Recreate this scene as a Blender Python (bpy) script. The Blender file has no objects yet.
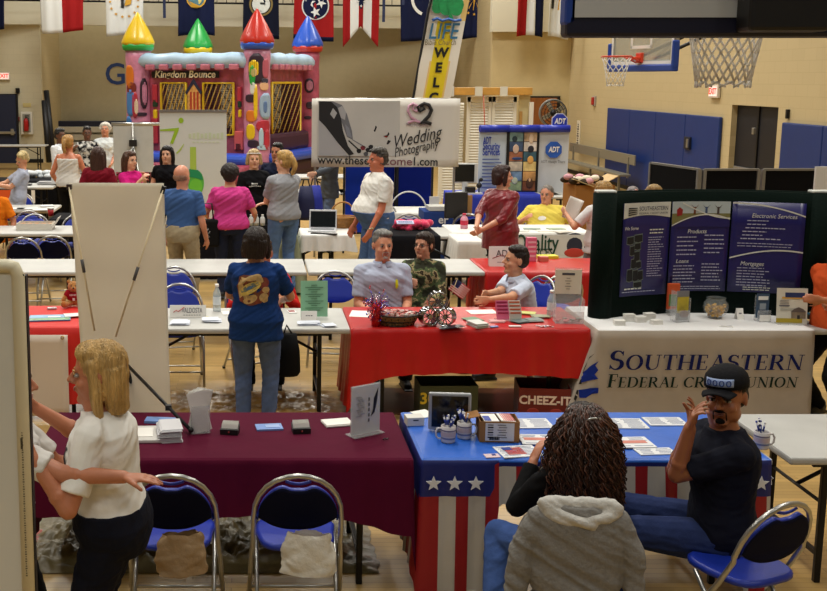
import bpy, bmesh, math, random
from math import sin, cos, pi, radians, sqrt
from mathutils import Vector as V, Matrix as MX, noise
random.seed(7)
scn = bpy.context.scene
COL = scn.collection
TMP = bpy.data.scenes.new('workshop')   # scratch scene used while shaping meshes, removed at the end
def evaluate(o):
    TMP.collection.objects.link(o); vl = TMP.view_layers[0]; vl.update(); dg = vl.depsgraph; dg.update()
    me = bpy.data.meshes.new_from_object(o.evaluated_get(dg)); bpy.data.objects.remove(o); return me
# ---------------------------------------------------------------- camera
F_PX, PITCH, CX, YH, CAMZ = 1080.0, radians(8.9), 250.0, 78.0, 2.71
CY = YH + F_PX*math.tan(PITCH)
def ray(px, py):
    u = (px-CX)/F_PX; v = (py-CY)/F_PX; c, s = cos(PITCH), sin(PITCH)
    return (u, c-v*s, -s-v*c)
def P(px, py, z=0.74):
    r = ray(px, py); t = (z-CAMZ)/r[2]; return (r[0]*t, r[1]*t)
def Q(px, py, Y):
    r = ray(px, py); t = Y/r[1]; return (r[0]*t, CAMZ+r[2]*t)
cd = bpy.data.cameras.new('camera'); cam = bpy.data.objects.new('camera', cd); COL.objects.link(cam)
cam.location = (0, 0, CAMZ); cam.rotation_euler = (pi/2-PITCH, 0, 0)
cd.sensor_width = 36; cd.lens = 36*F_PX/827; cd.shift_x = (413.5-CX)/827; cd.shift_y = -(295.5-CY)/827
cd.clip_end = 200
scn.camera = cam
# ---------------------------------------------------------------- materials
def lin(c):
    c = c/255.0
    return c/12.92 if c <= .04045 else ((c+.055)/1.055)**2.4
_m = {}
def M(col, rough=.6, metal=0., var=0., vs=6., bump=0., bs=30., trans=0., alpha=1., emit=0., stretch=None, col2=None, sheen=0., key=None):
    k = (tuple(col), rough, metal, var, vs, bump, bs, trans, alpha, emit, stretch, col2, sheen, key)
    if k in _m: return _m[k]
    m = bpy.data.materials.new('surface_%03d' % len(_m)); m.use_nodes = True; _m[k] = m
    nt = m.node_tree; b = nt.nodes['Principled BSDF']
    c = tuple(lin(x) for x in col)+(1,)
    b.inputs['Base Color'].default_value = c; b.inputs['Roughness'].default_value = rough
    b.inputs['Metallic'].default_value = metal
    if rough >= .8: b.inputs['Specular IOR Level'].default_value = .12
    if trans: b.inputs['Transmission Weight'].default_value = trans; b.inputs['IOR'].default_value = 1.3
    if alpha < 1: b.inputs['Alpha'].default_value = alpha
    if sheen: b.inputs['Sheen Weight'].default_value = sheen
    if emit: b.inputs['Emission Color'].default_value = c; b.inputs['Emission Strength'].default_value = emit
    if var or bump or col2:
        tc = nt.nodes.new('ShaderNodeTexCoord'); mp = nt.nodes.new('ShaderNodeMapping')
        nt.links.new(tc.outputs['Object'], mp.inputs['Vector'])
        if stretch: mp.inputs['Scale'].default_value = stretch
        n = nt.nodes.new('ShaderNodeTexNoise'); n.inputs['Scale'].default_value = vs; n.inputs['Detail'].default_value = 5
        nt.links.new(mp.outputs['Vector'], n.inputs['Vector'])
        if var or col2:
            r = nt.nodes.new('ShaderNodeValToRGB')
            if col2:
                c2 = tuple(lin(x) for x in col2)+(1,); r.color_ramp.elements[0].color = c2; r.color_ramp.elements[1].color = c
                r.color_ramp.elements[0].position = .42; r.color_ramp.elements[1].position = .58
            else:
                r.color_ramp.elements[0].color = tuple(x*(1-var) for x in c[:3])+(1,)
                r.color_ramp.elements[1].color = tuple(min(1, x*(1+var)) for x in c[:3])+(1,)
                r.color_ramp.elements[0].position = .3; r.color_ramp.elements[1].position = .7
            nt.links.new(n.outputs['Fac'], r.inputs['Fac']); nt.links.new(r.outputs['Color'], b.inputs['Base Color'])
        if bump:
            n2 = nt.nodes.new('ShaderNodeTexNoise'); n2.inputs['Scale'].default_value = bs; n2.inputs['Detail'].default_value = 4
            nt.links.new(mp.outputs['Vector'], n2.inputs['Vector'])
            bp = nt.nodes.new('ShaderNodeBump'); bp.inputs['Strength'].default_value = bump; bp.inputs['Distance'].default_value = .02
            nt.links.new(n2.outputs['Fac'], bp.inputs['Height']); nt.links.new(bp.outputs['Normal'], b.inputs['Normal'])
    return m
def translucent(col, amt=.5):
    m = M(col, .7, var=.05, vs=2., bump=.15, bs=3., key='cloth'); nt = m.node_tree; b = nt.nodes['Principled BSDF']; out = nt.nodes['Material Output']
    t = nt.nodes.new('ShaderNodeBsdfTranslucent'); t.inputs[0].default_value = tuple(lin(x) for x in col)+(1,); mx = nt.nodes.new('ShaderNodeMixShader'); mx.inputs[0].default_value = amt
    nt.links.new(b.outputs[0], mx.inputs[1]); nt.links.new(t.outputs[0], mx.inputs[2]); nt.links.new(mx.outputs[0], out.inputs[0]); return m
def brickmat(col, mortar, bw, bh, rough, swap=None, bump=.3, ms=.01, var=.12, off=.5):
    m = bpy.data.materials.new('surface_masonry'); m.use_nodes = True; nt = m.node_tree; b = nt.nodes['Principled BSDF']
    tc = nt.nodes.new('ShaderNodeTexCoord'); sp = nt.nodes.new('ShaderNodeSeparateXYZ'); cb = nt.nodes.new('ShaderNodeCombineXYZ')
    nt.links.new(tc.outputs['Object'], sp.inputs[0])
    a, c_ = swap or ('X', 'Y')
    nt.links.new(sp.outputs[a], cb.inputs[0]); nt.links.new(sp.outputs[c_], cb.inputs[1])
    br = nt.nodes.new('ShaderNodeTexBrick'); nt.links.new(cb.outputs[0], br.inputs['Vector'])
    br.inputs['Scale'].default_value = 1; br.inputs['Brick Width'].default_value = bw; br.inputs['Row Height'].default_value = bh
    br.inputs['Mortar Size'].default_value = ms; br.offset = off
    c = tuple(lin(x) for x in col)
    br.inputs['Color1'].default_value = tuple(x*(1-var) for x in c)+(1,); br.inputs['Color2'].default_value = tuple(min(1, x*(1+var)) for x in c)+(1,)
    br.inputs['Mortar'].default_value = tuple(lin(x) for x in mortar)+(1,)
    nt.links.new(br.outputs['Color'], b.inputs['Base Color']); b.inputs['Roughness'].default_value = rough
    if bump:
        bp = nt.nodes.new('ShaderNodeBump'); bp.inputs['Strength'].default_value = bump; bp.inputs['Distance'].default_value = .01; bp.invert = True
        nt.links.new(br.outputs['Fac'], bp.inputs['Height']); nt.links.new(bp.outputs['Normal'], b.inputs['Normal'])
    return m
WHITE = M((235, 232, 226), .6); BLACK = M((14, 14, 16), .5); CHROME = M((170, 172, 178), .12, 1.)
STEEL = M((178, 178, 174), .32, .85); DKMETAL = M((22, 22, 24), .4, .4)
PAPER = M((238, 236, 230), .7, var=.04); GREYPL = M((186, 186, 182), .5, var=.09, vs=3., bump=.05, bs=120)
BLUEV = M((22, 48, 158), .42, var=.12, bump=.06, bs=90); BLUEC = M((20, 46, 170), .7, bump=.3, bs=14)
# ---------------------------------------------------------------- mesh builder
class MB:
    def __init__(s): s.bm = bmesh.new(); s.mats = []
    def mi(s, m):
        if m is None: return 0
        if m not in s.mats: s.mats.append(m)
        return s.mats.index(m)
    def _fin(s, vs, mt, m, smooth=False):
        if mt is not None: bmesh.ops.transform(s.bm, matrix=mt, verts=vs)
        i = s.mi(m); fs = set()
        for v in vs:
            for f in v.link_faces: fs.add(f)
        for f in fs: f.material_index = i; f.smooth = smooth
        return vs
    def box(s, c, d, m=None, rz=0, bev=0, rot=None):
        r = bmesh.ops.create_cube(s.bm, size=1)
        for v in r['verts']: v.co = V((v.co.x*d[0], v.co.y*d[1], v.co.z*d[2]))
        vs = r['verts']
        if bev:
            es = list({e for v in vs for e in v.link_edges})
            rr = bmesh.ops.bevel(s.bm, geom=es, offset=bev, segments=2, affect='EDGES', profile=.5)
            vs = list({v for f in rr['faces'] for v in f.verts} | {v for v in vs if v.is_valid})
        R = rot.to_matrix().to_4x4() if rot is not None else MX.Rotation(rz, 4, 'Z')
        return s._fin(vs, MX.Translation(c) @ R, m)
    def cyl(s, a, b, r, m=None, r2=None, seg=10, smooth=True, caps=True):
        a = V(a); b = V(b); d = b-a
        if d.length < 1e-6: d = V((0, 0, 1e-5)); b = a+d
        r2 = r if r2 is None else r2; u = d.orthogonal().normalized(); w = d.normalized().cross(u); mi = s.mi(m); nv = s.bm.verts.new; nf = s.bm.faces.new
        A = [nv(a+(u*cos(2*pi*k/seg)+w*sin(2*pi*k/seg))*r) for k in range(seg)]; B = [nv(b+(u*cos(2*pi*k/seg)+w*sin(2*pi*k/seg))*r2) for k in range(seg)]
        for k in range(seg): f = nf((A[k], A[(k+1) % seg], B[(k+1) % seg], B[k])); f.material_index = mi; f.smooth = smooth
        if caps:
            for q in (A[::-1], B): f = nf(q); f.material_index = mi
    def sph(s, c, r, m=None, seg=14, rot=None):
        if not hasattr(r, '__len__'): r = (r, r, r)
        c = V(c); n = max(6, seg*2//3); mi = s.mi(m); nv = s.bm.verts.new; nf = s.bm.faces.new
        def pt(i, j):
            a = pi*i/n; b = 2*pi*j/seg; p = V((r[0]*sin(a)*cos(b), r[1]*sin(a)*sin(b), r[2]*cos(a))); return c+(rot @ p if rot is not None else p)
        top = nv(pt(0, 0)); bot = nv(pt(n, 0)); R = [[nv(pt(i, j)) for j in range(seg)] for i in range(1, n)]; fs = []
        for j in range(seg):
            k = (j+1) % seg; fs.append(nf((top, R[0][j], R[0][k]))); fs.append(nf((bot, R[-1][k], R[-1][j])))
            for A, B in zip(R, R[1:]): fs.append(nf((A[j], B[j], B[k], A[k])))
        for f in fs: f.material_index = mi; f.smooth = True
    def tube(s, pts, r, m=None, seg=8, closed=False, rads=None):
        pts = [V(p) for p in pts]; n = len(pts); rings = []; prev = None
        for i, p in enumerate(pts):
            if closed: t = pts[(i+1) % n]-pts[i-1]
            else: t = pts[min(i+1, n-1)]-pts[max(i-1, 0)]
            t.normalize()
            if prev is None:
                u = t.orthogonal().normalized()
            else:
                u = prev - t*prev.dot(t)
                u = u.normalized() if u.length > 1e-6 else t.orthogonal().normalized()
            prev = u; w = t.cross(u); rr = rads[i] if rads else r
            rings.append([s.bm.verts.new(p+(u*cos(2*pi*k/seg)+w*sin(2*pi*k/seg))*rr) for k in range(seg)])
        mi = s.mi(m)
        for i in range(n if closed else n-1):
            A = rings[i]; B = rings[(i+1) % n]
            for k in range(seg):
                f = s.bm.faces.new((A[k], A[(k+1) % seg], B[(k+1) % seg], B[k])); f.material_index = mi; f.smooth = True
        if not closed:
            f = s.bm.faces.new(rings[0][::-1]); f.material_index = mi
            f = s.bm.faces.new(rings[-1]); f.material_index = mi
    def loft(s, rings, m=None, caps=True, smooth=True):
        mi = s.mi(m); R = [[s.bm.verts.new(p) for p in r] for r in rings]; n = len(R[0])
        for A, B in zip(R, R[1:]):
            for k in range(n):
                f = s.bm.faces.new((A[k], A[(k+1) % n], B[(k+1) % n], B[k])); f.material_index = mi; f.smooth = smooth
        if caps:
            f = s.bm.faces.new(R[0][::-1]); f.material_index = mi; f = s.bm.faces.new(R[-1]); f.material_index = mi
    def lathe(s, prof, c, m=None, seg=20, smooth=True):
        s.loft([[V((c[0]+r*cos(2*pi*k/seg), c[1]+r*sin(2*pi*k/seg), c[2]+z)) for k in range(seg)] for r, z in prof], m, smooth=smooth)
    def poly(s, pts, ex, m=None):
        """flat polygon pts (3D) given a thickness along vector ex"""
        ex = V(ex); mi = s.mi(m); A = [s.bm.verts.new(V(p)) for p in pts]; B = [s.bm.verts.new(V(p)+ex) for p in pts]
        n = len(A); fs = [s.bm.faces.new(A), s.bm.faces.new(B[::-1])]
        for k in range(n): fs.append(s.bm.faces.new((A[k], B[k], B[(k+1) % n], A[(k+1) % n])))
        for f in fs: f.material_index = mi
    def quad(s, a, b, c, d, m=None):
        f = s.bm.faces.new([s.bm.verts.new(V(p)) for p in (a, b, c, d)]); f.material_index = s.mi(m)
    def grid(s, fn, nu, nv, m=None, smooth=True, mfn=None):
        g = [[s.bm.verts.new(V(fn(i/nu, j/nv))) for i in range(nu+1)] for j in range(nv+1)]; mi = s.mi(m)
        for j in range(nv):
            for i in range(nu):
                f = s.bm.faces.new((g[j][i], g[j][i+1], g[j+1][i+1], g[j+1][i])); f.smooth = smooth
                f.material_index = s.mi(mfn((i+.5)/nu, (j+.5)/nv)) if mfn else mi
    def cap(s, a, b, ra, rb, m=None, seg=10):
        s.cyl(a, b, ra, m, r2=rb, seg=seg); s.sph(a, ra, m, seg=seg); s.sph(b, rb, m, seg=seg)
    def build(s, name, m=None, parent=None, loc=None, rz=None, solid=0, fixn=True):
        if fixn: bmesh.ops.recalc_face_normals(s.bm, faces=s.bm.faces)
        me = bpy.data.meshes.new(name); s.bm.to_mesh(me); s.bm.free()
        if s.mats:
            for x in s.mats: me.materials.append(x)
        elif m: me.materials.append(m)
        o = bpy.data.objects.new(name, me); COL.objects.link(o)
        if parent: o.parent = parent
        if loc: o.location = loc
        if rz is not None: o.rotation_euler = (0, 0, rz)
        if solid:
            md = o.modifiers.new('thickness', 'SOLIDIFY'); md.thickness = solid; md.offset = 0
        return o
def tag(o, label=None, cat=None, group=None, kind=None):
    if label: o['label'] = label
    if cat: o['category'] = cat
    if group: o['group'] = group
    if kind: o['kind'] = kind
    return o
def empty(name, loc, rz=0, label=None, cat=None, group=None):
    o = bpy.data.objects.new(name, None); COL.objects.link(o); o.location = loc; o.rotation_euler = (0, 0, rz); o.empty_display_size = .1
    return tag(o, label, cat, group)
def cp(root, loc, rz=0, label=None, group=None):
    """a copy of a thing with copies of its parts and sub-parts"""
    def rec(o, par):
        c = o.copy(); COL.objects.link(c)
        if par: c.parent = par
        for ch in [x for x in COL.objects if x.parent == o]: rec(ch, c)
        return c
    r = rec(root, None); r.location = loc; r.rotation_euler = (0, 0, rz)
    if label: r['label'] = label
    if group: r['group'] = group
    return r
def struct(o, label=None):
    o['kind'] = 'structure'
    if label: o['label'] = label
    return o
def one(mb, name, label, cat, m=None, group=None, loc=None, rz=None, solid=0, kind=None):
    return tag(mb.build(name, m, None, loc, rz, solid), label, cat, group, kind)
# lettering ------------------------------------------------------------
_tc = {}
def text_mesh(s, size, ex=.0015, shear=0, sx=1, bold=0):
    k = (s, size, ex, shear, sx, bold)
    if k in _tc: return _tc[k]
    c = bpy.data.curves.new('lettering', 'FONT'); c.body = s; c.size = size; c.extrude = ex; c.align_x = 'CENTER'; c.align_y = 'CENTER'; c.shear = shear
    c.offset = bold; c.resolution_u = 3
    o = bpy.data.objects.new('tmp', c); me = evaluate(o); bpy.data.curves.remove(c)
    for v in me.vertices: v.co.x *= sx
    _tc[k] = me
    return me
def text(s, size, m, parent, loc, rot=(pi/2, 0, 0), name='lettering', fitw=None, **kw):
    me = text_mesh(s, size, **kw).copy()
    if fitw:
        xs = [v.co.x for v in me.vertices]; w = max(xs)-min(xs)
        for v in me.vertices: v.co.x *= fitw/w
    me.materials.clear(); me.materials.append(m)
    o = bpy.data.objects.new(name, me); COL.objects.link(o); o.parent = parent; o.location = loc; o.rotation_euler = rot
    return o
# serif capitals built from strokes (for the credit union cloth) ---------
def serif_letters(word, H, x0, mb, m, place, wscale=1.0):
    T, t, s_ = .17, .055, .05     # thick, thin, serif height (cap height = 1)
    def arc(cx, cy, rx, ry, a0, a1, n, wf):
        out = []
        for i in range(n):
            a = a0+(a1-a0)*i/n; b = a0+(a1-a0)*(i+1)/n
            wa, wb = wf(a), wf(b)
            out.append([(cx+(rx+wa/2)*cos(a), cy+(ry+wa/2)*sin(a)), (cx+(rx+wb/2)*cos(b), cy+(ry+wb/2)*sin(b)),
                        (cx+(rx-wb/2)*cos(b), cy+(ry-wb/2)*sin(b)), (cx+(rx-wa/2)*cos(a), cy+(ry-wa/2)*sin(a))])
        return out
    def st(x, y, x2, y2, w): return [[(x-w/2, y), (x+w/2, y), (x2+w/2, y2), (x2-w/2, y2)]]
    def hb(x, x2, y, w=t): return [[(x, y-w/2), (x2, y-w/2), (x2, y+w/2), (x, y+w/2)]]
    def sf(x, y, w=.34): return hb(x-w/2, x+w/2, y+(s_/2 if y < .5 else -s_/2), s_)
    rw = lambda a: t+(T-t)*abs(cos(a))
    D = {}
    D['I'] = (.30, st(.15, 0, .15, 1, T)+sf(.15, 0)+sf(.15, 1))
    D['L'] = (.58, st(.15, 0, .15, 1, T)+sf(.15, 0)+sf(.15, 1)+hb(.15, .56, .03)+st(.54, 0, .56, .26, .05))
    D['E'] = (.62, D['L'][1]+hb(.15, .52, .97)+st(.52, .78, .50, 1, .05)+hb(.15, .42, .52)+st(.42, .42, .42, .62, .04))
    D['F'] = (.58, D['I'][1]+hb(.15, .52, .97)+st(.53, .76, .51, 1, .05)+hb(.15, .42, .52)+st(.42, .42, .42, .62, .04))
    D['T'] = (.70, st(.35, 0, .35, 1, T)+sf(.35, 0)+hb(.02, .68, .97)+st(.03, .76, .05, 1, .05)+st(.67, .76, .65, 1, .05))
    D['H'] = (.84, st(.15, 0, .15, 1, T)+sf(.15, 0)+sf(.15, 1)+st(.69, 0, .69, 1, T)+sf(.69, 0)+sf(.69, 1)+hb(.15, .69, .51))
    D['N'] = (.86, st(.15, 0, .15, 1, t)+sf(.15, 0, .28)+sf(.12, 1, .26)+st(.71, 0, .13, 1, T)+st(.71, 0, .71, 1, t)+sf(.71, 1, .28))
    D['A'] = (.80, st(.10, 0, .40, 1, t)+st(.70, 0, .40, 1, T)+hb(.2, .6, .36)+sf(.10, 0, .24)+sf(.68, 0, .30))
    D['O'] = (.88, arc(.44, .5, .34, .47, 0, 2*pi, 26, rw))
    D['C'] = (.80, arc(.46, .5, .36, .47, .75, 2*pi-.75, 22, rw)+st(.73, .72, .74, .95, .05))
    D['D'] = (.86, st(.15, 0, .15, 1, T)+sf(.13, 0, .26)+sf(.13, 1, .26)+arc(.36, .5, .38, .47, -pi/2, pi/2, 16, rw)+hb(.15, .38, .97)+hb(.15, .38, .03))
    D['U'] = (.82, st(.15, .3, .15, 1, T)+sf(.15, 1)+st(.67, .3, .67, 1, t)+sf(.67, 1, .28)+arc(.41, .32, .26, .29, pi, 2*pi, 12, lambda a: T if cos(a) < -.5 else t+(T-t)*max(0, -cos(a))))
    D['R'] = (.78, st(.15, 0, .15, 1, T)+sf(.15, 0)+sf(.13, 1, .26)+arc(.34, .74, .23, .235, -pi/2, pi/2, 12, rw)+hb(.15, .36, .97)+hb(.15, .36, .5)+st(.70, 0, .38, .5, T)+sf(.72, 0, .2))
    D['S'] = (.58, arc(.29, .74, .2, .225, .35, 1.5*pi, 14, lambda a: t+(T-t)*max(.1, -cos(a)))+arc(.29, .28, .22, .245, -pi+.35, .5*pi, 14, lambda a: t+(T-t)*max(.1, cos(a)))+
              st(.50, .74, .49, .96, .045)+st(.07, .05, .06, .27, .045)+[[(.2, .60), (.26, .46), (.42, .42), (.34, .58)]])
    x = x0; mi = mb.mi(m)
    for i, ch in enumerate(word):
        if ch == ' ': x += .34*H*wscale; continue
        big = 1.0
        if ch.islower(): pass
        w, polys = D[ch.upper()]
        h = H*(1.28 if ch.isupper() and word[0] == ch and i == 0 else 1.0)
        for q, pg in enumerate(polys):
            f = mb.bm.faces.new([mb.bm.verts.new(V(place(x+px_*h*wscale+.12*py_*h, py_*h, .0002*(q % 9)))) for px_, py_ in pg]); f.material_index = mi
        x += (w+.07)*h*wscale
    return x
# ================================================================ people
def remesh(mb, voxel, smooth=4, wr=0., ws=6., keepmat=None):
    """fuse overlapping closed shapes into one continuous skin"""
    me = bpy.data.meshes.new('t'); mb.bm.to_mesh(me); mb.bm.free()
    o = bpy.data.objects.new('t', me)
    r = o.modifiers.new('r', 'REMESH'); r.mode = 'VOXEL'; r.voxel_size = voxel; r.use_smooth_shade = True
    if smooth:
        s = o.modifiers.new('s', 'SMOOTH'); s.factor = .5; s.iterations = smooth
    out = evaluate(o); bpy.data.meshes.remove(me)
    if wr:
        out.update()
        nv = [v.normal.copy() for v in out.vertices]
        for v, n in zip(out.vertices, nv):
            p = v.co*ws; q = V((p.x+1.7*p.z, p.y, p.z*.55+p.x*.4))
            d = noise.noise(q)+.5*noise.noise(q*2.3)
            d = 1-2*abs(d) if True else d
            v.co += n*wr*(d-.4)
    return out
def meshobj(name, me, mats, parent):
    me.name = name
    for x in mats: me.materials.append(x)
    for p in me.polygons: p.use_smooth = True
    o = bpy.data.objects.new(name, me); COL.objects.link(o); o.parent = parent
    return o
def ik(a, t, l1, l2, hint):
    a = V(a); t = V(t); d = t-a; L = d.length
    if L > (l1+l2)*.985: t = a+d*((l1+l2)*.985/L); d = t-a; L = d.length
    if L < abs(l1-l2)+.02: L = abs(l1-l2)+.02
    x = (l1*l1-l2*l2+L*L)/(2*L); hgt = sqrt(max(0, l1*l1-x*x)); n = d.normalized()
    h = V(hint)-n*V(hint).dot(n); h = h.normalized() if h.length > 1e-4 else n.orthogonal().normalized()
    return a+n*x+h*hgt, t
def hand(mb, W, D, N, side, k, curl, rf=.0085):
    D = D.normalized(); N = (N-D*N.dot(D)).normalized(); S = D.cross(N)*side
    pr = []
    for t, hw, th in ((-.01, .024, .020), (.02, .034, .017), (.055, .041, .015), (.088, .040, .013)):
        c = W+D*t*k; pr.append([c+(S*cos(2*pi*j/12)*hw+N*sin(2*pi*j/12)*th)*k for j in range(12)])
    mb.loft(pr)
    for j, (o, L) in enumerate(((.031, .068), (.011, .078), (-.010, .072), (-.030, .056))):
        p = W+(D*.085+S*o)*k; ang = curl*(.55+.12*j); d = D
        for seg, fr in enumerate((.45, .32, .26)):
            ang2 = ang*(.6+.5*seg)
            d = (D*cos(ang2)+N*sin(ang2)+S*o*2*(1-curl*.6)).normalized(); q = p+d*L*fr*k*1.02
            mb.cap(p, q, rf*k*(1-.08*seg), rf*k*(.94-.08*seg), seg=8); p = q
    p = W+(D*.022+S*.028)*k; q = p+(D*.036+S*.026+N*.010)*k; r = q+(D*.030+S*.006+N*.014*(1+curl))*k
    mb.cap(p, q, .0125*k, .0105*k, seg=8); mb.cap(q, r, .0105*k, .0085*k, seg=8)
def ellring(c, X, Y, rx, ry, n=20, e=2.3):
    out = []
    for j in range(n):
        a = 2*pi*j/n; ca, sa = cos(a), sin(a)
        out.append(c+X*(rx*math.copysign(abs(ca)**(2/e), ca))+Y*(ry*math.copysign(abs(sa)**(2/e), sa)))
    return out
EYE_W = M((160, 154, 146), .4); EYE_D = M((30, 20, 14), .2)
def person(label, px, pytop, Y, face=0., h=None, sit=False, lean=0., side=0., twist=0., head=(0, 0, 0), hl=None, hr=None, fl=None, fr=None,
           sex='m', bulk=1., belly=0., skin=(196, 140, 108), hair='short', hcol=(60, 42, 30), shirt=((200, 200, 200), 'short'), hem=-.12,
           pants=(40, 55, 95), shoes=(25, 22, 22), fine=0, curl=.6, collar=None, group=None, smile=0, gray=0, elbow=None, palm=None,
           sleeveless=False, hairlen=0, shirt_mat=None, pelvis=None, stubble=None, glasses=False, hlw=None, hrw=None, flw=None, frw=None, lip=(166, 98, 84), kscale=None, wr=.006, vneck=False, headband=None, pants_mat=None, skirt=False):
    ztop = Q(px, pytop, Y)[1]
    if sit:
        k = kscale or max(.86, min(1.06, (ztop-.52)/.779)); pz = ztop-.779*k+(1-cos(lean))*.6*k
    else:
        k = (h or ztop)/1.75 if not kscale else kscale; pz = ztop-.779*k+(1-cos(lean))*.6*k
        if kscale is None: pass
    if pelvis is not None: pz = pelvis
    up = V((0, 0, 1)); P0 = V((0, 0, pz))
    U = V((sin(side), -sin(lean), cos(lean)*cos(side))).normalized()
    Xt = V((cos(twist), sin(twist), 0)); Xt = (Xt-U*Xt.dot(U)).normalized(); Ft = U.cross(Xt)*-1   # Ft points to the chest side (-Y)
    if Ft.y > 0 and abs(twist) < 1.4: Ft = -Ft
    Xh = V((1, 0, 0))
    fem = sex == 'f'; B = bulk
    def tp(u, x=0, f=0): return P0+U*u*k+Xt*x*k+Ft*f*k
    prof = [(-.10, .125, .095, 0), (-.03, .165, .115, -.005), (.03, .178 if fem else .168, .120, -.005), (.10, .160, .112, 0), (.17, .138 if fem else .150, .100, .0), (.27, .145 if fem else .162, .104, 0),
            (.36, .150 if fem else .170, .112, 0), (.41, .148 if fem else .166, .105, -.005), (.445, .118 if fem else .132, .085, -.01), (.475, .088, .068, -.01), (.505, .064, .060, -.005), (.55, .058, .058, .01), (.58, .056, .058, .02)]
    def torso(mb, u0, u1, g, lo=None):
        rs = []
        for (u, rx, ry, f) in prof:
            if u < u0-1e-6 or u > u1+1e-6: continue
            t = max(0, min(1, (u+.02)/.4)); bb = B if u < .5 else 1+(B-1)*.4
            be = belly*math.exp(-((u-.13)/.11)**2) if belly else 0
            w = 1-max(0, min(1, u/.3)) if u < .3 else 0
            X = (Xt*(1-w)+Xh*w).normalized(); Fd = (Ft*(1-w)+V((0, -1, 0))*w).normalized()
            c = P0+U*u*k+Fd*(f+be*.6)*k
            rs.append(ellring(c, X, Fd, (rx*bb+g/k+be*.35)*k, (ry*(1+(bb-1)*1.2)+g/k+be*.7)*k))
        if lo:
            c = P0+U*lo[0]*k; rs.insert(0, ellring(c, Xh, V((0, -1, 0)), lo[1]*k*B, lo[2]*k*B))
        mb.loft(rs)
    hd = P0+U*.515*k+up*.138*k
    shw = (.150 if fem else .172)*(1+(B-1)*.6)
    SL = tp(.425, shw, 0); SR = tp(.425, -shw, 0)
    ua, fa = .285*k, .255*k
    _X0 = Q(px, pytop, Y)[0]; _Rz = MX.Rotation(radians(face), 3, 'Z'); _h = _Rz @ V((hd.x, hd.y, 0)); _rl = V((_X0-_h.x, Y-_h.y, 0))
    def toL(w): return _Rz.inverted() @ (V(w)-_rl)
    if hlw: hl = toL(hlw)
    if hrw: hr = toL(hrw)
    if flw: fl = toL(flw)
    if frw: fr = toL(frw)
    dl = V((.27*k*B, -.06, pz-.06*k)) ; dr = V((-.27*k*B, -.06, pz-.06*k))
    hlT = V(hl)*1 if hl else dl; hrT = V(hr)*1 if hr else dr
    eh = elbow or ((.4, .8, -.5), (-.4, .8, -.5))
    EL, WL = ik(SL, hlT, ua, fa, eh[0]); ER, WR = ik(SR, hrT, ua, fa, eh[1])
    th, sh = .43*k, .42*k
    HL = P0+V((.085*k*B, 0, -.02*k)); HR = P0+V((-.085*k*B, 0, -.02*k))
    if sit:
        flT = V(fl) if fl else V((.13*k, -.42*k, .09)); frT = V(fr) if fr else V((-.13*k, -.42*k, .09))
    else:
        flT = V(fl) if fl else V((.105*k, .0, .085*k)); frT = V(fr) if fr else V((-.105*k, .0, .085*k))
    KL, AL = ik(HL, flT, th, sh, (0.15, -1, .6)); KR, AR = ik(HR, frT, th, sh, (-.15, -1, .6))
    vox = (.0105, .0075, .0055)[fine]
    rf = (.0105, .009, .0085)[fine]
    # --- head frame
    hy, hp, hrll = head
    Rh = MX.Rotation(hy, 3, 'Z') @ MX.Rotation(-hp, 3, 'X') @ MX.Rotation(hrll, 3, 'Y')
    hk = 1.09*(k**.6)
    def hp_(x, y, z): return hd+Rh @ V((x, y, z))*hk
    # --- body
    mb = MB(); torso(mb, -.10, .58, 0)
    mb.cap(tp(.50), hd+Rh @ V((0, .02, -.05))*hk, .058*k, .056*k)
    mb.sph(hp_(0, .012, .024), tuple(x*hk for x in (.076, .094, .088)), seg=20, rot=Rh)
    mb.sph(hp_(0, -.020, -.038), tuple(x*hk for x in (.065, .066, .078)), seg=18, rot=Rh)
    mb.sph(hp_(0, -.066, -.098), tuple(x*hk for x in (.030, .022, .018)), seg=10, rot=Rh)
    mb.cap(hp_(0, -.086, .010), hp_(0, -.108, -.022), .008*hk, .012*hk, seg=8)
    mb.sph(hp_(-.012, -.094, -.027), .009*hk, seg=8); mb.sph(hp_(.012, -.094, -.027), .009*hk, seg=8)
    mb.cap(hp_(-.034, -.072, .025), hp_(.034, -.072, .025), .010*hk, .010*hk, seg=8)
    for s in (-1, 1):
        mb.sph(hp_(.038*s, -.056, -.032), .023*hk, seg=10)
        mb.sph(hp_(.078*s, .012, -.006), tuple(x*hk for x in (.009, .020, .032)), seg=10, rot=Rh)
        mb.sph(hp_(.046*s, -.01, -.07), tuple(x*hk for x in (.018, .045, .03)), seg=10, rot=Rh)
    mb.sph(hp_(0, -.080, -.058), tuple(x*hk for x in (.024, .012, .012)), seg=10, rot=Rh)
    pn = palm or (None, None)
    for s in (1, -1): mb.cap(tp(.462, s*.045, 0), (SL if s > 0 else SR), .036*k, .050*k, seg=10)
    for sd, S_, E_, W_, pnn in ((1, SL, EL, WL, pn[0]), (-1, SR, ER, WR, pn[1])):
        mb.cap(S_, E_, .052*k*(1+(B-1)*.6), .040*k, seg=12); mb.cap(E_, W_, .041*k, .027*k, seg=12)
        mb.sph(S_+(E_-S_)*.25, .054*k*(1+(B-1)*.6), seg=10); mb.sph(E_+(W_-E_)*.25, .043*k, seg=10)
        D = (W_-E_).normalized(); N = V(pnn) if pnn else V((-sd, -.3, 0))
        if abs(N.normalized().dot(D)) > .95: N = V((0, 0, -1))
        hand(mb, W_, D, N, sd, k*.98, curl, rf)
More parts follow.
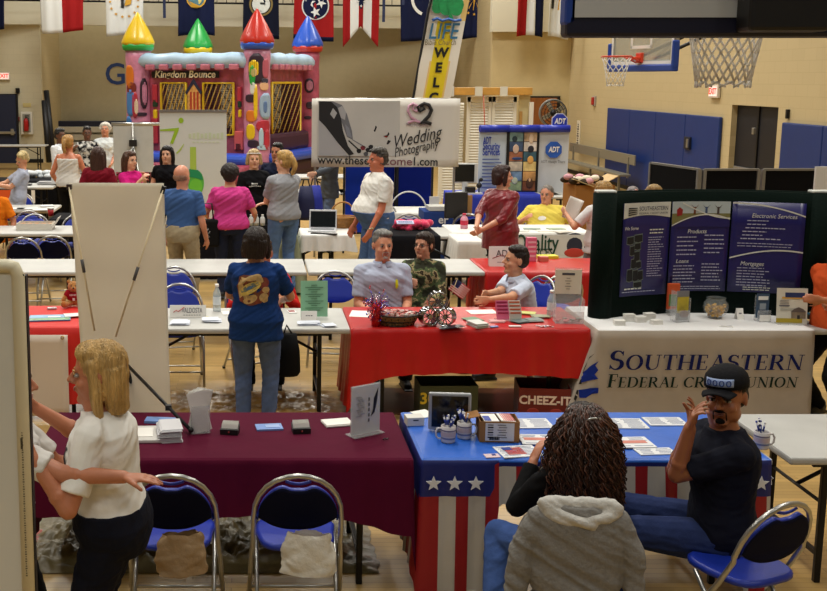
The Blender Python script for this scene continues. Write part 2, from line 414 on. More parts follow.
    for H_, K_, A_ in ((HL, KL, AL), (HR, KR, AR)):
        mb.cap(H_, K_, .085*k*B, .055*k, seg=14); mb.cap(K_, A_, .054*k, .036*k, seg=12); mb.sph(K_+(A_-K_)*.28+V((0, .012, 0)), .055*k, seg=10)
        mb.cap(A_+V((0, 0, -.03)), A_+V((0, -.12*k, -.05)), .035*k, .028*k, seg=8)
    me = remesh(mb, vox, 4)
    sk = M(skin, .45, var=.10, vs=9., bump=.05, bs=60)
    mats = [sk, EYE_W, EYE_D, M(lip, .4), M(hcol, .6)]
    bm = bmesh.new(); bm.from_mesh(me); m2 = MB(); m2.bm.free(); m2.bm = bm; m2.mats = list(mats)
    for f in bm.faces: f.material_index = 0
    for s in (-1, 1):
        m2.sph(hp_(.031*s, -.0738, .002), tuple(x*hk for x in (.0135, .0112, .0080)), EYE_W, seg=12, rot=Rh)
        m2.sph(hp_(.031*s, -.0822, .002), tuple(x*hk for x in (.0062, .0045, .0066)), EYE_D, seg=8, rot=Rh)
        m2.cap(hp_(.018*s, -.0865, .0105), hp_(.044*s, -.082, .0095), .003*hk, .0025*hk, mats[4], seg=6)
        m2.cap(hp_(.016*s, -.089, .0185), hp_(.046*s, -.080, .022), .0035*hk, .0026*hk, mats[4], seg=6)
    m2.sph(hp_(0, -.0905, -.053), tuple(x*hk for x in (.021, .005, .0036)), mats[3], seg=10, rot=Rh)
    m2.sph(hp_(0, -.0900, -.060), tuple(x*hk for x in (.018, .005, .0042)), mats[3], seg=10, rot=Rh)
    if smile: m2.sph(hp_(0, -.0935, -.0575), tuple(x*hk for x in (.018, .005, .0035)), EYE_W, seg=8, rot=Rh)
    me2 = bpy.data.meshes.new('person'); m2.bm.to_mesh(me2); bm.free()
    # root
    Rz = MX.Rotation(radians(face), 3, 'Z'); ho = Rz @ V((hd.x, hd.y, 0)); X0 = Q(px, pytop, Y)[0]
    root = meshobj('person', me2, mats, None)
    root.location = (X0-ho.x, Y-ho.y, 0); root.rotation_euler = (0, 0, radians(face)); tag(root, label, 'person', group)
    # --- shirt
    col, sl = shirt; sm = shirt_mat or M(col, .85, var=.05, bump=.25, bs=16)
    mb = MB(); g = .014
    top = .505 if not sleeveless else .41
    torso(mb, .03 if hem > -.05 else -.03, top, g*k*(1 if hem > -.05 else 1.3), lo=(hem, .190 if fem else .188, .140) if hem < -.1 else None)
    if fem:
        for s in (-1, 1): mb.sph(tp(.315, .065*s, .095), (.062*k, .055*k, .06*k), seg=12)
    if not sleeveless:
        for sd, S_, E_, W_ in ((1, SL, EL, WL), (-1, SR, ER, WR)):
            A = S_-(E_-S_)*.05; ra = .063*k*(1+(B-1)*.6)
            mb.sph(S_, ra, seg=12); mb.cap(tp(.468, sd*.05, .0), S_+(tp(.468)-tp(.45))*.0, .046*k, ra*.98, seg=10)
            if sl == 'short': mb.cyl(A, S_+(E_-S_)*.78, ra, r2=.064*k, seg=14)
            elif sl == 'cap': mb.cyl(A, S_+(E_-S_)*.45, ra, r2=.060*k, seg=14)
            elif sl == 'long':
                mb.cap(S_, E_, ra, .054*k, seg=12); mb.cyl(E_, W_-(W_-E_)*.06, .053*k, r2=.040*k, seg=12)
            elif sl == 'elbow':
                mb.cap(S_, E_, ra, .055*k, seg=12); mb.cyl(E_, E_+(W_-E_)*.3, .055*k, r2=.052*k, seg=12)
    else:
        for s in (-1, 1): mb.cap(tp(.39, .085*s, .11), tp(.468, .085*s, -.0), .014*k, .014*k, seg=8); mb.cap(tp(.468, .085*s, -.0), tp(.39, .085*s, -.11), .014*k, .014*k, seg=8)
    so = meshobj('shirt', remesh(mb, vox*1.05, 3, wr*k, 7.), [sm], root)
    if collar:
        mb = MB()
        n = 18
        for s in (-1, 1):
            def cf(u, v, s=s):
                a = -pi/2+s*(.22+u*(pi-.22)); r = (.067+.024*v)*k
                c = tp(.520-.022*v-(.03*v*(1-u)), 0, .002)
                return c+Xt*cos(a)*r*1.08+Ft*(-sin(a))*r
            mb.grid(cf, n, 3)
        mb.build('collar', M(collar, .8), so, solid=.004)
    # --- trousers
    pm = pants_mat or M(pants, .85, var=.12, vs=20., bump=.25, bs=30)
    mb = MB(); torso(mb, -.10, .10 if hem > -.05 else .03, g*k*(1.5 if hem > -.05 else .2))
    for H_, K_, A_ in ((HL, KL, AL), (HR, KR, AR)):
        mb.cap(H_, K_, .096*k*B, .072*k, seg=14); mb.cap(K_, K_+(A_-K_)*.35, .072*k, .071*k, seg=12); mb.cyl(K_, A_+V((0, 0, -.02)), .072*k, r2=.060*k, seg=14)
    meshobj('trousers', remesh(mb, vox*1.05, 3, .005*k, 8.), [pm], root)
    for A_, K_ in ((AL, KL), (AR, KR)):
        mb = MB(); zf = A_.z-.085*k
        mb.cap(A_+V((0, .035*k, -.035*k)), A_+V((0, -.12*k, -.052*k)), .042*k, .036*k, seg=12)
        mb.cyl(A_+V((0, 0, -.05*k)), A_+V((0, .0, .01)), .044*k, r2=.042*k, seg=12)
        mb.box(A_+V((0, -.045*k, -.077*k)), (.082*k, .26*k, .016), bev=.006)
        meshobj('shoe', remesh(mb, .009, 2), [M(shoes, .5)], root)
    # --- hair
    hm = M(hcol, .42, var=.35, vs=14., bump=.9, bs=46, stretch=(3, 3, .35))
    mb = MB()
    def E_(c, r, sg=16): mb.sph(hp_(*c), tuple(x*hk for x in r), seg=sg, rot=Rh)
    if hair in ('short', 'bald', 'crop'):
        g = .002 if hair == 'crop' else .0
        if hair == 'bald':
            E_((0, .030, -.012), (.080, .082, .050))
        else:
            E_((0, .022, .040), (.081, .092, .084)); E_((0, .036, .0), (.0815, .080, .066))
            if hair == 'short': E_((.012, -.018, .095), (.062, .058, .034)); E_((0, .02, .09), (.07, .075, .045))
    elif hair in ('bob', 'long', 'pony', 'curly', 'puff', 'bun'):
        E_((0, .022, .038), (.086, .096, .090)); E_((0, .034, -.006), (.086, .084, .08)); E_((0, -.014, .080), (.070, .066, .044))
        if hair == 'puff':
            for q in range(70):
                a = q*2.4; el = 1.5-1.9*(q/70); r = .088*cos(el); sy = sin(a)
                if el < .35 and sy < -.35: continue
                E_((cos(a)*r, .022+sy*r, .035+.085*sin(el)), (.027, .027, .025), 8)
        L = {'bob': .16, 'long': .30, 'curly': .30}.get(hair, 0)+hairlen
        if L:
            bk = []
            for i in range(9):
                t = i/8; z = .03-t*L; w = (.088+.012*sin(t*3))*(1-.25*t*t if hair != 'curly' else 1+.35*t); d = .060*(1-.3*t)
                bk.append(ellring(hp_(0, .052+.012*t, z), Rh @ V((1, 0, 0)), Rh @ V((0, 1, 0)), w*hk, d*hk, 18))
            mb.loft(bk)
            for s in (-1, 1):
                mb.cap(hp_(.074*s, -.012, .05), hp_(.084*s, .0, -.05), .022*hk, .024*hk); mb.cap(hp_(.084*s, .0, -.05), hp_(.086*s, .005, .03-L*.95), .026*hk, .018*hk)
        if hair == 'pony':
            for i in range(7): t = i/6; E_((.01, .11+.035*sin(t*3), .03-t*.15), (.036*(1-.25*t), .036*(1-.3*t), .034))
        if hair == 'bun': E_((0, .115, .0), (.036, .03, .04))
    hme = remesh(mb, vox*.95, 2)
    hme.update(); nn = [v.normal.copy() for v in hme.vertices]
    for v, n in zip(hme.vertices, nn):
        q = (Rh.inverted() @ (v.co-hd)); a = math.atan2(q.x, q.y-.02)
        v.co += n*(.0022*sin(a*46+3*noise.noise(q*18))+.0035*noise.noise(V((a*5, q.z*6, .3))))*hk
        if hair == 'bald': v.co -= n*.0005
    ho_ = meshobj('hair', hme, [hm], root)
    if stubble:
        mb = MB(); bmz = M(stubble, .8, bump=.6, bs=120)
        mb.sph(hp_(0, -.0915, -.043), tuple(x*hk for x in (.026, .005, .0055)), seg=10, rot=Rh)
        mb.sph(hp_(0, -.078, -.090), tuple(x*hk for x in (.021, .0125, .014)), seg=10, rot=Rh)
        for s in (-1, 1): mb.cap(hp_(.026*s, -.0865, -.047), hp_(.027*s, -.080, -.080), .0022*hk, .0030*hk, seg=6)
        mb.build('beard', bmz, root)
    if glasses:
        mb = MB()
        for s in (-1, 1):
            mb.tube([hp_(.032*s+.019*cos(a*pi/6), -.096, .013*sin(a*pi/6)) for a in range(12)], .0015*hk, closed=True, seg=6)
            mb.cyl(hp_(.050*s, -.094, .003), hp_(.080*s, .0, .006), .0015*hk, seg=6)
        mb.cyl(hp_(-.013, -.096, .002), hp_(.013, -.096, .002), .0015*hk, seg=6); mb.build('glasses', DKMETAL, root)
    if headband:
        mb = MB(); mb.tube([hp_(.086*cos(a*pi/12), .018+.097*sin(a*pi/12), .062+.012*sin(-a*pi/12)) for a in range(24)], .0065*hk, closed=True, seg=8); mb.build('headband', M(headband, .8), root)
    return dict(root=root, hd=hd, Rh=Rh, hk=hk, hp=hp_, k=k, tp=tp, SL=SL, SR=SR, EL=EL, ER=ER, WL=WL, WR=WR, KL=KL, KR=KR, pz=pz, shirt=so, hair=ho_, Xt=Xt, Ft=Ft)
def world(p, v):
    """local point of a person to world"""
    r = p['root']; a = r.rotation_euler[2]
    return MX.Rotation(a, 3, 'Z') @ V(v)+V(r.location)
# ================================================================ the hall
wood = brickmat((182, 150, 92), (140, 106, 60), 1.1, .057, .3, bump=.05, ms=.002, var=.13)
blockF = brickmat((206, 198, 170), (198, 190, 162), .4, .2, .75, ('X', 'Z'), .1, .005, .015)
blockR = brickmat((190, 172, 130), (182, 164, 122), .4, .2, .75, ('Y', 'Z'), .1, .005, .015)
cream = M((214, 208, 184), .7)
def slab(name, c, d, m, label=None):
    mb = MB(); mb.box((0, 0, 0), d, m); o = mb.build(name); o.location = c; return struct(o, label)
slab('floor', (1, 18, -.05), (26, 44, .1), wood)
slab('ceiling', (1, 18, 8.55), (26, 44, .1), M((96, 96, 92), .8))
XR = 9.3; YB = 38.5; YR = 31.8
xjog = Q(491, 78, YR)[0]; xl = Q(41, 78, 35)[0]
def wallbox(name, x0, x1, y0, y1, z0, z1, m):
    return slab(name, ((x0+x1)/2, (y0+y1)/2, (z0+z1)/2), (x1-x0, y1-y0, z1-z0), m)
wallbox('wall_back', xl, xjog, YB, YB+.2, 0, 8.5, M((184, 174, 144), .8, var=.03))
wallbox('wall_back_left', -12, xl, 35, 35.2, 0, 8.5, blockF)
wallbox('wall_recess_left', xl-.2, xl, 35.2, YB+.2, 0, 8.5, blockR)
wallbox('wall_back_right', xjog, XR+.2, YR, YR+.2, 0, 8.5, M((206, 188, 142), .78, var=.03))
wallbox('wall_recess_right', xjog, xjog+.2, YR+.2, YB+.2, 0, 8.5, blockR)
wallbox('wall_left', -12.2, -12, -3.9, 35.2, 0, 8.5, blockR)
# right wall with a doorway at Y 19.2..21.1
yd0, yd1, zd = 19.15, 21.0, 2.2
mb = MB(); 
for (a, b, z0, z1) in ((-3.9, yd0, 0, 8.5), (yd1, YR, 0, 8.5), (yd0, yd1, zd, 8.5)): mb.box((XR+.1, (a+b)/2, (z0+z1)/2), (.2, b-a, z1-z0), blockR)
struct(mb.build('wall_right'))
wallbox('wall_doorway_reveal', XR+.2, XR+.55, yd1, yd1+.15, 0, zd, blockR)
wallbox('wall_doorway_side', XR+.2, XR+.55, yd0-.15, yd0, 0, zd, blockR)
wallbox('wall_doorway_lintel', XR+.2, XR+.55, yd0, yd1, zd, zd+.15, blockR)
mb = MB(); mb.box((XR+.15, (yd0+yd1)/2, zd/2), (.08, yd1-yd0, zd), M((12, 14, 24), .5)); d = struct(mb.build('door_1'))
mb = MB()
for s in (-.46, .46): mb.box((XR+.07, (yd0+yd1)/2+s, 1.0), (.05, .7, .07), STEEL, bev=.01)
mb.build('push_bar', None, d)
mb = MB(); mb.box((XR+.10, (yd0+yd1)/2, zd/2), (.03, .05, zd), DKMETAL); mb.build('mullion', None, d)
# upper gallery face
def gallery(name, xa, ya, xb, yb, h, ztop=8.5, th=.25):
    mb = MB(); mb.poly([(xa, ya, h), (xb, yb, h), (xb, yb, ztop), (xa, ya, ztop)], (0, th, 0), cream); struct(mb.build(name))
hG = 4.38
xa = Q(-60, 25, 34)[0]; xb = Q(491, 31, 38.2)[0]
gallery('wall_gallery', xa-3, 34-.5, xb, 38.2, hG)
gallery('wall_gallery_right', xjog-.1, 31.5, XR, 31.5, 4.02)
mb = MB()
gz = Q(300, 4, 36.3)[1]
mb.cyl((xa, 33.3, gz-.05), (xb, 37.6, gz-.02), .03, DKMETAL)
for i in range(60):
    t = i/59; mb.cyl((xa+(xb-xa)*t, 33.3+4.3*t, gz-.04), (xa+(xb-xa)*t, 33.3+4.3*t, gz+1.0), .012, DKMETAL, seg=6)
struct(mb.build('trim_1'), 'dark metal gallery railing above the cream wall')
mb = MB(); mb.box(((xl-12)/2, 34.97, .06), (12+xl, .05, .12), BLACK); struct(mb.build('baseboard_left'))
mb = MB(); mb.box(((xjog+XR)/2, YR-.03, .06), (XR-xjog, .05, .12), BLACK); struct(mb.build('baseboard_back'))
mb = MB()
for a, b in ((-3.9, yd0-.1), (yd1+.15, YR)): mb.box((XR-.02, (a+b)/2, .05), (.05, b-a, .1), BLACK)
struct(mb.build('baseboard_right'))
# wall lettering
wl = text('GU', 1.05, M((38, 66, 128), .6), None, (Q(126, 75, YB)[0], YB-.01, Q(126, 75, YB)[1]), name='wall_lettering', bold=.012); struct(wl, 'blue capital letters painted on the shaded back wall'); 
# left door
x0, z1 = Q(-16, 86, 34.9); x1, _ = Q(15.5, 86, 34.9); z1 = 2.18
mb = MB(); mb.box(((x0+x1)/2, 34.9, z1/2), (x1-x0+.12, .08, z1+.06), BLACK); mb.box(((x0+x1)/2, 34.85, z1/2), (x1-x0, .08, z1), M((24, 34, 62), .5)); d = struct(mb.build('door_2'))
mb = MB(); mb.box(((x0+x1)/2+.1, 34.75, .98), (x1-x0-.25, .07, .08), STEEL, bev=.01); mb.box((x1-.12, 34.77, 1.0), (.1, .08, .2), STEEL, bev=.01); mb.build('push_bar', None, d)
# brown door at the back right
x0 = Q(527, 98, YR)[0]; x1 = Q(558, 98, YR)[0]
mb = MB(); mb.box(((x0+x1)/2, YR-.03, 1.09), (x1-x0+.1, .08, 2.2), BLACK); mb.box(((x0+x1)/2-.03, YR-.06, 1.07), (x1-x0-.04, .08, 2.14), M((142, 84, 36), .45, var=.2, vs=3, stretch=(6, 6, .6))); d = struct(mb.build('door_3'))
mb = MB(); mb.cyl((x1-.16, YR-.2, 1.0), (x1-.28, YR-.2, 1.0), .015, STEEL); mb.cyl((x1-.16, YR-.1, 1.0), (x1-.16, YR-.2, 1.0), .02, STEEL); mb.build('door_handle', None, d)
# exit signs
def exitsign(x, y, z, rz, label):
    e = empty('exit_sign', (x, y, z), rz, label, 'exit sign')
    mb = MB(); mb.box((0, -.03, 0), (.42, .06, .26), M((215, 205, 190), .5), bev=.01); mb.build('housing', None, e)
    mb = MB(); mb.box((0, -.065, 0), (.36, .008, .19), M((250, 225, 215), .5, emit=.5)); mb.build('face_plate', None, e)
    text('EXIT', .17, M((235, 60, 40), .5, emit=.6), e, (0, -.073, 0), bold=.004)
x, z = Q(3, 76, 34.9); exitsign(x, 34.98, z, 0, 'lit red exit sign above the navy door on the left')
x, z = Q(702, 91.5, 21.6); exitsign(XR-.01, 21.75, z, -pi/2, 'small lit exit sign beside the dark doorway on the right wall')
# blue wall pads on the right wall
padm = M((9, 44, 110), .5, var=.05, bump=.03, bs=40)
def wallpad(ya, yb, n, label):
    e = empty('wall_pad', (XR-.04, (ya+yb)/2, .1), 0, label, 'wall padding', 'blue pads on the right wall')
    w = (yb-ya)/n
    for i in range(n):
        mb = MB(); mb.box((0, -(yb-ya)/2+w*(i+.5), .925), (.07, w-.012, 1.85), padm, bev=.02); mb.build('pad_panel', None, e)
wallpad(yd1+.35, 28.1, 4, 'long blue wall pad between the bench corner and the dark doorway')
wallpad(12.0, yd0-.3, 5, 'blue wall pad to the right of the dark doorway')
def onwall(px, py, w, h, m, name, label, cat, d=.05):
    Y = XR*1080/(px-250); Y = Y*1.0; 
    for _ in range(5):
        X = Q(px, py, Y)[0]; Y *= XR/X
    z = Q(px, py, Y)[1]; mb = MB(); mb.box((XR-d/2-(.07 if z < 1.9 and Y < 28 else 0), Y, z), (d, w, h), m, bev=.008); return tag(mb.build(name), label, cat), Y, z
o, Y, z = onwall(595, 101, .22, .26, M((170, 160, 150), .5), 'fire_alarm', 'small fire alarm horn with red strobe on the tan wall under the far hoop', 'fire alarm')
mb = MB(); mb.box((XR-.07, Y-.02, z), (.05, .13, .2), M((176, 40, 32), .4), bev=.01); mb.build('strobe', None, o)
o, Y, z = onwall(692, 143, .30, .26, M((20, 24, 40), .5), 'outlet_plate', 'dark outlet plate with a steel cover set in the long blue pad', 'outlet')
mb = MB(); mb.box((XR-.14, Y-.10, z), (.02, .1, .18), STEEL); mb.build('cover', None, o)
onwall(789, 114, .07, .16, DKMETAL, 'switch', 'small dark switch box above the blue pad right of the doorway', 'switch')
onwall(759, 131, .08, .12, STEEL, 'wall_switch', 'pale light switch beside the dark doorway', 'switch')
o, Y, z = onwall(579, 134, .28, .75, M((222, 214, 190), .6), 'notice_board', 'tall narrow cream notice on the tan wall above the bench end', 'sign', .03)
mb = MB()
for i in range(9): mb.box((XR-.035, Y, z+.27-.065*i), (.01, .06+.05*((i*7) % 3), .03), M((70, 60, 50), .6))
mb.build('lettering', None, o)
# left wall things
def onleft(px, py, w, h, d, m, name, label, cat):
    x, z = Q(px, py, 34.9); mb = MB(); mb.box((x, 34.99-d/2, z), (w, d, h), m, bev=.01); return tag(mb.build(name), label, cat), x, z
o, x, z = onleft(26.8, 123, .37, .72, .12, M((226, 224, 214), .5), 'extinguisher_cabinet', 'white wall cabinet holding a red fire extinguisher left of the recess', 'cabinet')
mb = MB(); mb.box((x, 34.86, z), (.25, .01, .58), M((150, 150, 142), .4)); mb.build('window', None, o)
e = empty('fire_extinguisher', (x, 34.78, z-.26), 0, 'red fire extinguisher inside the white wall cabinet', 'fire extinguisher')
mb = MB(); mb.lathe([(.001, 0), (.075, .01), (.08, .04), (.08, .33), (.05, .4), (.02, .42), (.001, .42)], (0, 0, 0), M((176, 26, 26), .3)); mb.build('cylinder', None, e)
mb = MB(); mb.cyl((0, 0, .42), (0, 0, .47), .022, BLACK); mb.box((.03, 0, .49), (.13, .03, .03), BLACK); mb.tube([(0, 0, .45), (.08, 0, .42), (.09, 0, .25), (.085, 0, .15)], .012, BLACK); mb.build('valve', None, e)
onleft(17.4, 90.5, .12, .16, .1, DKMETAL, 'wall_lamp', 'small dark alarm light beside the navy door on the left', 'alarm light')
onleft(17.8, 119, .09, .13, .08, M((150, 50, 40), .5), 'alarm_pull', 'small red alarm pull between the navy door and the cabinet', 'fire alarm')
onleft(26.5, 105, .26, .12, .02, M((206, 190, 130), .5), 'wall_plaque', 'small tan plaque above the extinguisher cabinet', 'sign')
# navy strip (folded bleacher) and leaning poles in the recess
x0, z0 = Q(58, 129, 38); x1, z1 = Q(131, 121, 38)
e = empty('folded_bleacher', ((x0+x1)/2, 38.1, 0), 0, 'folded bleacher with a navy top band along the recessed back wall', 'bleacher')
mb = MB(); mb.box((.3, 0, (z0+z1)/2), (x1-x0+.6, .35, z1-z0), M((24, 30, 54), .5), bev=.02); mb.build('top_rail', None, e)
mb = MB(); 
for i in range(4): mb.box((.3, -.05*(i % 2), .12+.27*i), (x1-x0+.6, .3, .2), M((196, 190, 172), .5), bev=.01)
mb.build('bench_board', None, e)
for i, (xa_, ya_, xb_, yb_) in enumerate(((47, 87, 57, 150), (45, 97, 54, 150))):
    A = Q(xa_, ya_, 35.6 if i else 35.9); B = Q(xb_, yb_, 34.5)
    mb = MB(); mb.tube([(A[0]*.96, 34.3-.3*i, A[1]*.96), (B[0], 33.9-.3*i, 0.12)], .09, M((20, 20, 24), .5), seg=8)
    one(mb, 'rolled_mat', ('tall dark roll leaning in the corner of the recess, the longer one', 'tall dark roll leaning in the corner of the recess, the shorter one')[i], 'rolled mat')
# hanging straps from the gallery
for px, lb in ((164.5, 'dark blue strap hanging from the gallery between the white and navy flags'), (383.5, 'dark strap hanging from the gallery right of the swallow-tailed flag'), (403, 'dark narrow pennant hanging from the gallery beside the navy flag with the wreath')):
    x, z = Q(px, 18 if px < 200 else (22 if px < 390 else 5), 33.2); mb = MB(); mb.box((x, 33.2, z+.8), (.085, .03, 1.6), M((22, 34, 70), .7)); one(mb, 'hanging_strap', lb, 'strap')
# ---------------------------------------------------------------- flags
def flag(pa, pb, pbot, Y, cols, label, deco=None, tail=False, ph=0.):
    x0 = Q(pa, pbot, Y)[0]; x1 = Q(pb, pbot, Y)[0]; zb = Q((pa+pb)/2, pbot, Y)[1]; zt = 6.0; w = x1-x0; H = zt-zb
    e = empty('hanging_flag', ((x0+x1)/2, Y, zt), 0, label, 'flag', 'flags hung along the gallery')
    mb = MB()
    def fy(u, v): return .05*sin(u*9+ph+2*v)*(.3+.7*v)+.02*sin(u*23+ph)
    def fn(u, v):
        sag = .05*sin(u*pi+ph)*v; b = 0
        if tail: b = .42*(1-abs(2*u-1))*v-.22*v*abs(2*u-1)
        return ((u-.5)*w*(1+.03*sin(3*v+ph)), fy(u, v), -H*v-sag-b*-1 if not tail else -H*v-b*-1)
    nu = 30; mb.grid(fn, nu, 16, None, True, lambda u, v: cols(u, v) if callable(cols) else cols)
    mb.build('cloth', None, e, solid=.008)
    if deco:
        d = MB(); deco(d, w, H); 
        for v in d.bm.verts:
            u = v.co.x/w+.5; t = -v.co.z/H; v.co.y += fy(u, t)-.03
        d.build('emblem', None, e)
    return e
NAVY = M((20, 26, 56), .8); RED = M((150, 28, 30), .8); WHT = M((214, 216, 214), .8); GOLD = M((200, 150, 40), .6)
def disc(mb, x, z, r, m, n=28, y=-.0): mb.poly([(x+r*cos(2*pi*i/n), y, z+r*sin(2*pi*i/n)) for i in range(n)], (0, .006, 0), m)
def ringp(mb, x, z, r, r2, m, y=0, n=28, a0=0, a1=2*pi):
    for i in range(n):
        a = a0+(a1-a0)*i/n; b = a0+(a1-a0)*(i+1)/n
        mb.poly([(x+r*cos(a), y, z+r*sin(a)), (x+r*cos(b), y, z+r*sin(b)), (x+r2*cos(b), y, z+r2*sin(b)), (x+r2*cos(a), y, z+r2*sin(a))], (0, .004, 0), m)
def star(mb, x, z, r, m, y=0, rot=0, ex=.004):
    mb.poly([(x+(r if i % 2 == 0 else r*.4)*sin(rot+i*pi/5), y, z+(r if i % 2 == 0 else r*.4)*cos(rot+i*pi/5)) for i in range(10)], (0, ex, 0), m)
flag(-30, 5, 30, 33.0, NAVY, 'navy flag cut by the left edge of the picture', ph=.5)
flag(41, 84, 32, 33.0, lambda u, v: WHT if u < .5 else RED, 'flag half white and half red', ph=1.2)
def d_ri(mb, w, H):
    for i in range(13):
        a = i*2*pi/13+.2; star(mb, .0+.42*cos(a), -H+.95+.42*sin(a), .055, GOLD)
    mb.poly([(-.1, 0, -H+.8), (-.02, 0, -H+.78), (-.0, 0, -H+1.5), (-.08, 0, -H+1.5)], (0, .005, 0), BLACK)
    mb.poly([(0, 0, -H+.85), (.2, 0, -H+.9), (.24, 0, -H+1.2), (.05, 0, -H+1.1)], (0, .005, 0), GOLD)
flag(106, 144, 35, 33.0, WHT, 'white flag with a ring of small gold stars', d_ri, ph=2.)
def d_seal(mb, w, H): disc(mb, 0, -H+1.12, .30, GOLD); disc(mb, 0, -H+1.12, .25, M((70, 110, 120), .7), y=-.008); disc(mb, .04, -H+1.05, .12, M((210, 190, 110), .7), y=-.016)
flag(178, 215, 36, 33.2, NAVY, 'navy flag with a green and gold round seal behind the green cone', d_seal, ph=3.)
def d_ky(mb, w, H): ringp(mb, 0, -H+1.0, .36, .30, M((110, 90, 40), .6)); disc(mb, 0, -H+1.0, .27, M((190, 190, 182), .7), y=-.004); mb.box((0, -.014, -H+1.02), (.26, .006, .06), BLACK)
flag(243, 279, 38, 33.4, M((16, 20, 36), .8), 'near black flag with a pale round seal behind the red cone', d_ky, ph=4.1)
def d_tn(mb, w, H):
    disc(mb, .05, -H+1.02, .42, WHT); disc(mb, .05, -H+1.02, .38, NAVY, y=-.008)
    for a in (.5, 2.6, 4.7): star(mb, .05+.19*cos(a), -H+1.02+.19*sin(a), .17, WHT, y=-.016, rot=a)
flag(294, 333, 40, 33.6, lambda u, v: RED if v < .92 else (WHT if v < .94 else NAVY), 'red flag with three white stars in a round navy field', d_tn, ph=5.)
def oh(u, v):
    a = abs(u-.5)
    if a < .25*(1-(v-.2)/.55) and v < .84: return NAVY
    return RED if a < .07 else (WHT if a < .29 else RED)
def d_oh(mb, w, H):
    for x, z in ((-.1, -H+1.15), (.1, -H+1.15), (0, -H+1.02)): star(mb, x, z, .05, WHT)
flag(343, 378, 40, 33.8, oh, 'red and white swallow-tailed flag with a navy triangle', d_oh, tail=True, ph=.3)
def d_la(mb, w, H):
    ringp(mb, .05, -H+1.25, .55, .46, WHT, a0=2.6, a1=4.3); mb.poly([(.35, 0, -H+1.0), (.6, 0, -H+.95), (.62, 0, -H+1.5), (.3, 0, -H+1.5)], (0, .004, 0), M((190, 180, 150), .7)); mb.poly([(.25, 0, -H+1.1), (.42, 0, -H+1.1), (.4, 0, -H+1.45)], (0, .004, 0), GOLD)
flag(400, 452, 40, 33.9, NAVY, 'navy flag with a white ribbon scroll left of the tall church banner', d_la, ph=1.5)
def d_in(mb, w, H):
    mb.poly([(-.02, 0, -H+.9), (.06, 0, -H+1.5), (-.06, 0, -H+1.5)], (0, .004, 0), GOLD)
    for i in range(9):
        a = pi+i*pi/8; star(mb, .5*cos(a), -H+1.25+.5*sin(a), .05, GOLD)
    for i in range(7):
        a = pi+.2+i*pi/7.5; mb.poly([(.1*cos(a), 0, -H+1.25+.1*sin(a)), (.38*cos(a), 0, -H+1.25+.38*sin(a)), (.38*cos(a+.06), 0, -H+1.25+.38*sin(a+.06))], (0, .004, 0), GOLD)
flag(456, 491, 39, 34.0, NAVY, 'navy flag with a gold torch and gold stars right of the church banner', d_in, ph=2.4)
flag(516, 543, 37, 30.6, lambda u, v: RED if u < .36 else (WHT if u < .68 else NAVY), 'flag with a red, a white and a navy vertical stripe', ph=3.3)
flag(548, 568, 38, 30.6, WHT, 'narrow white flag with a gold and black emblem beside the near backboard', lambda mb, w, H: (mb.poly([(-.05, 0, -H+.75), (.08, 0, -H+.8), (.1, 0, -H+1.4), (0, 0, -H+1.4)], (0, .004, 0), GOLD), mb.poly([(-.22, 0, -H+.8), (-.16, 0, -H+.8), (-.12, 0, -H+1.4), (-.2, 0, -H+1.4)], (0, .004, 0), BLACK)), ph=4.4)
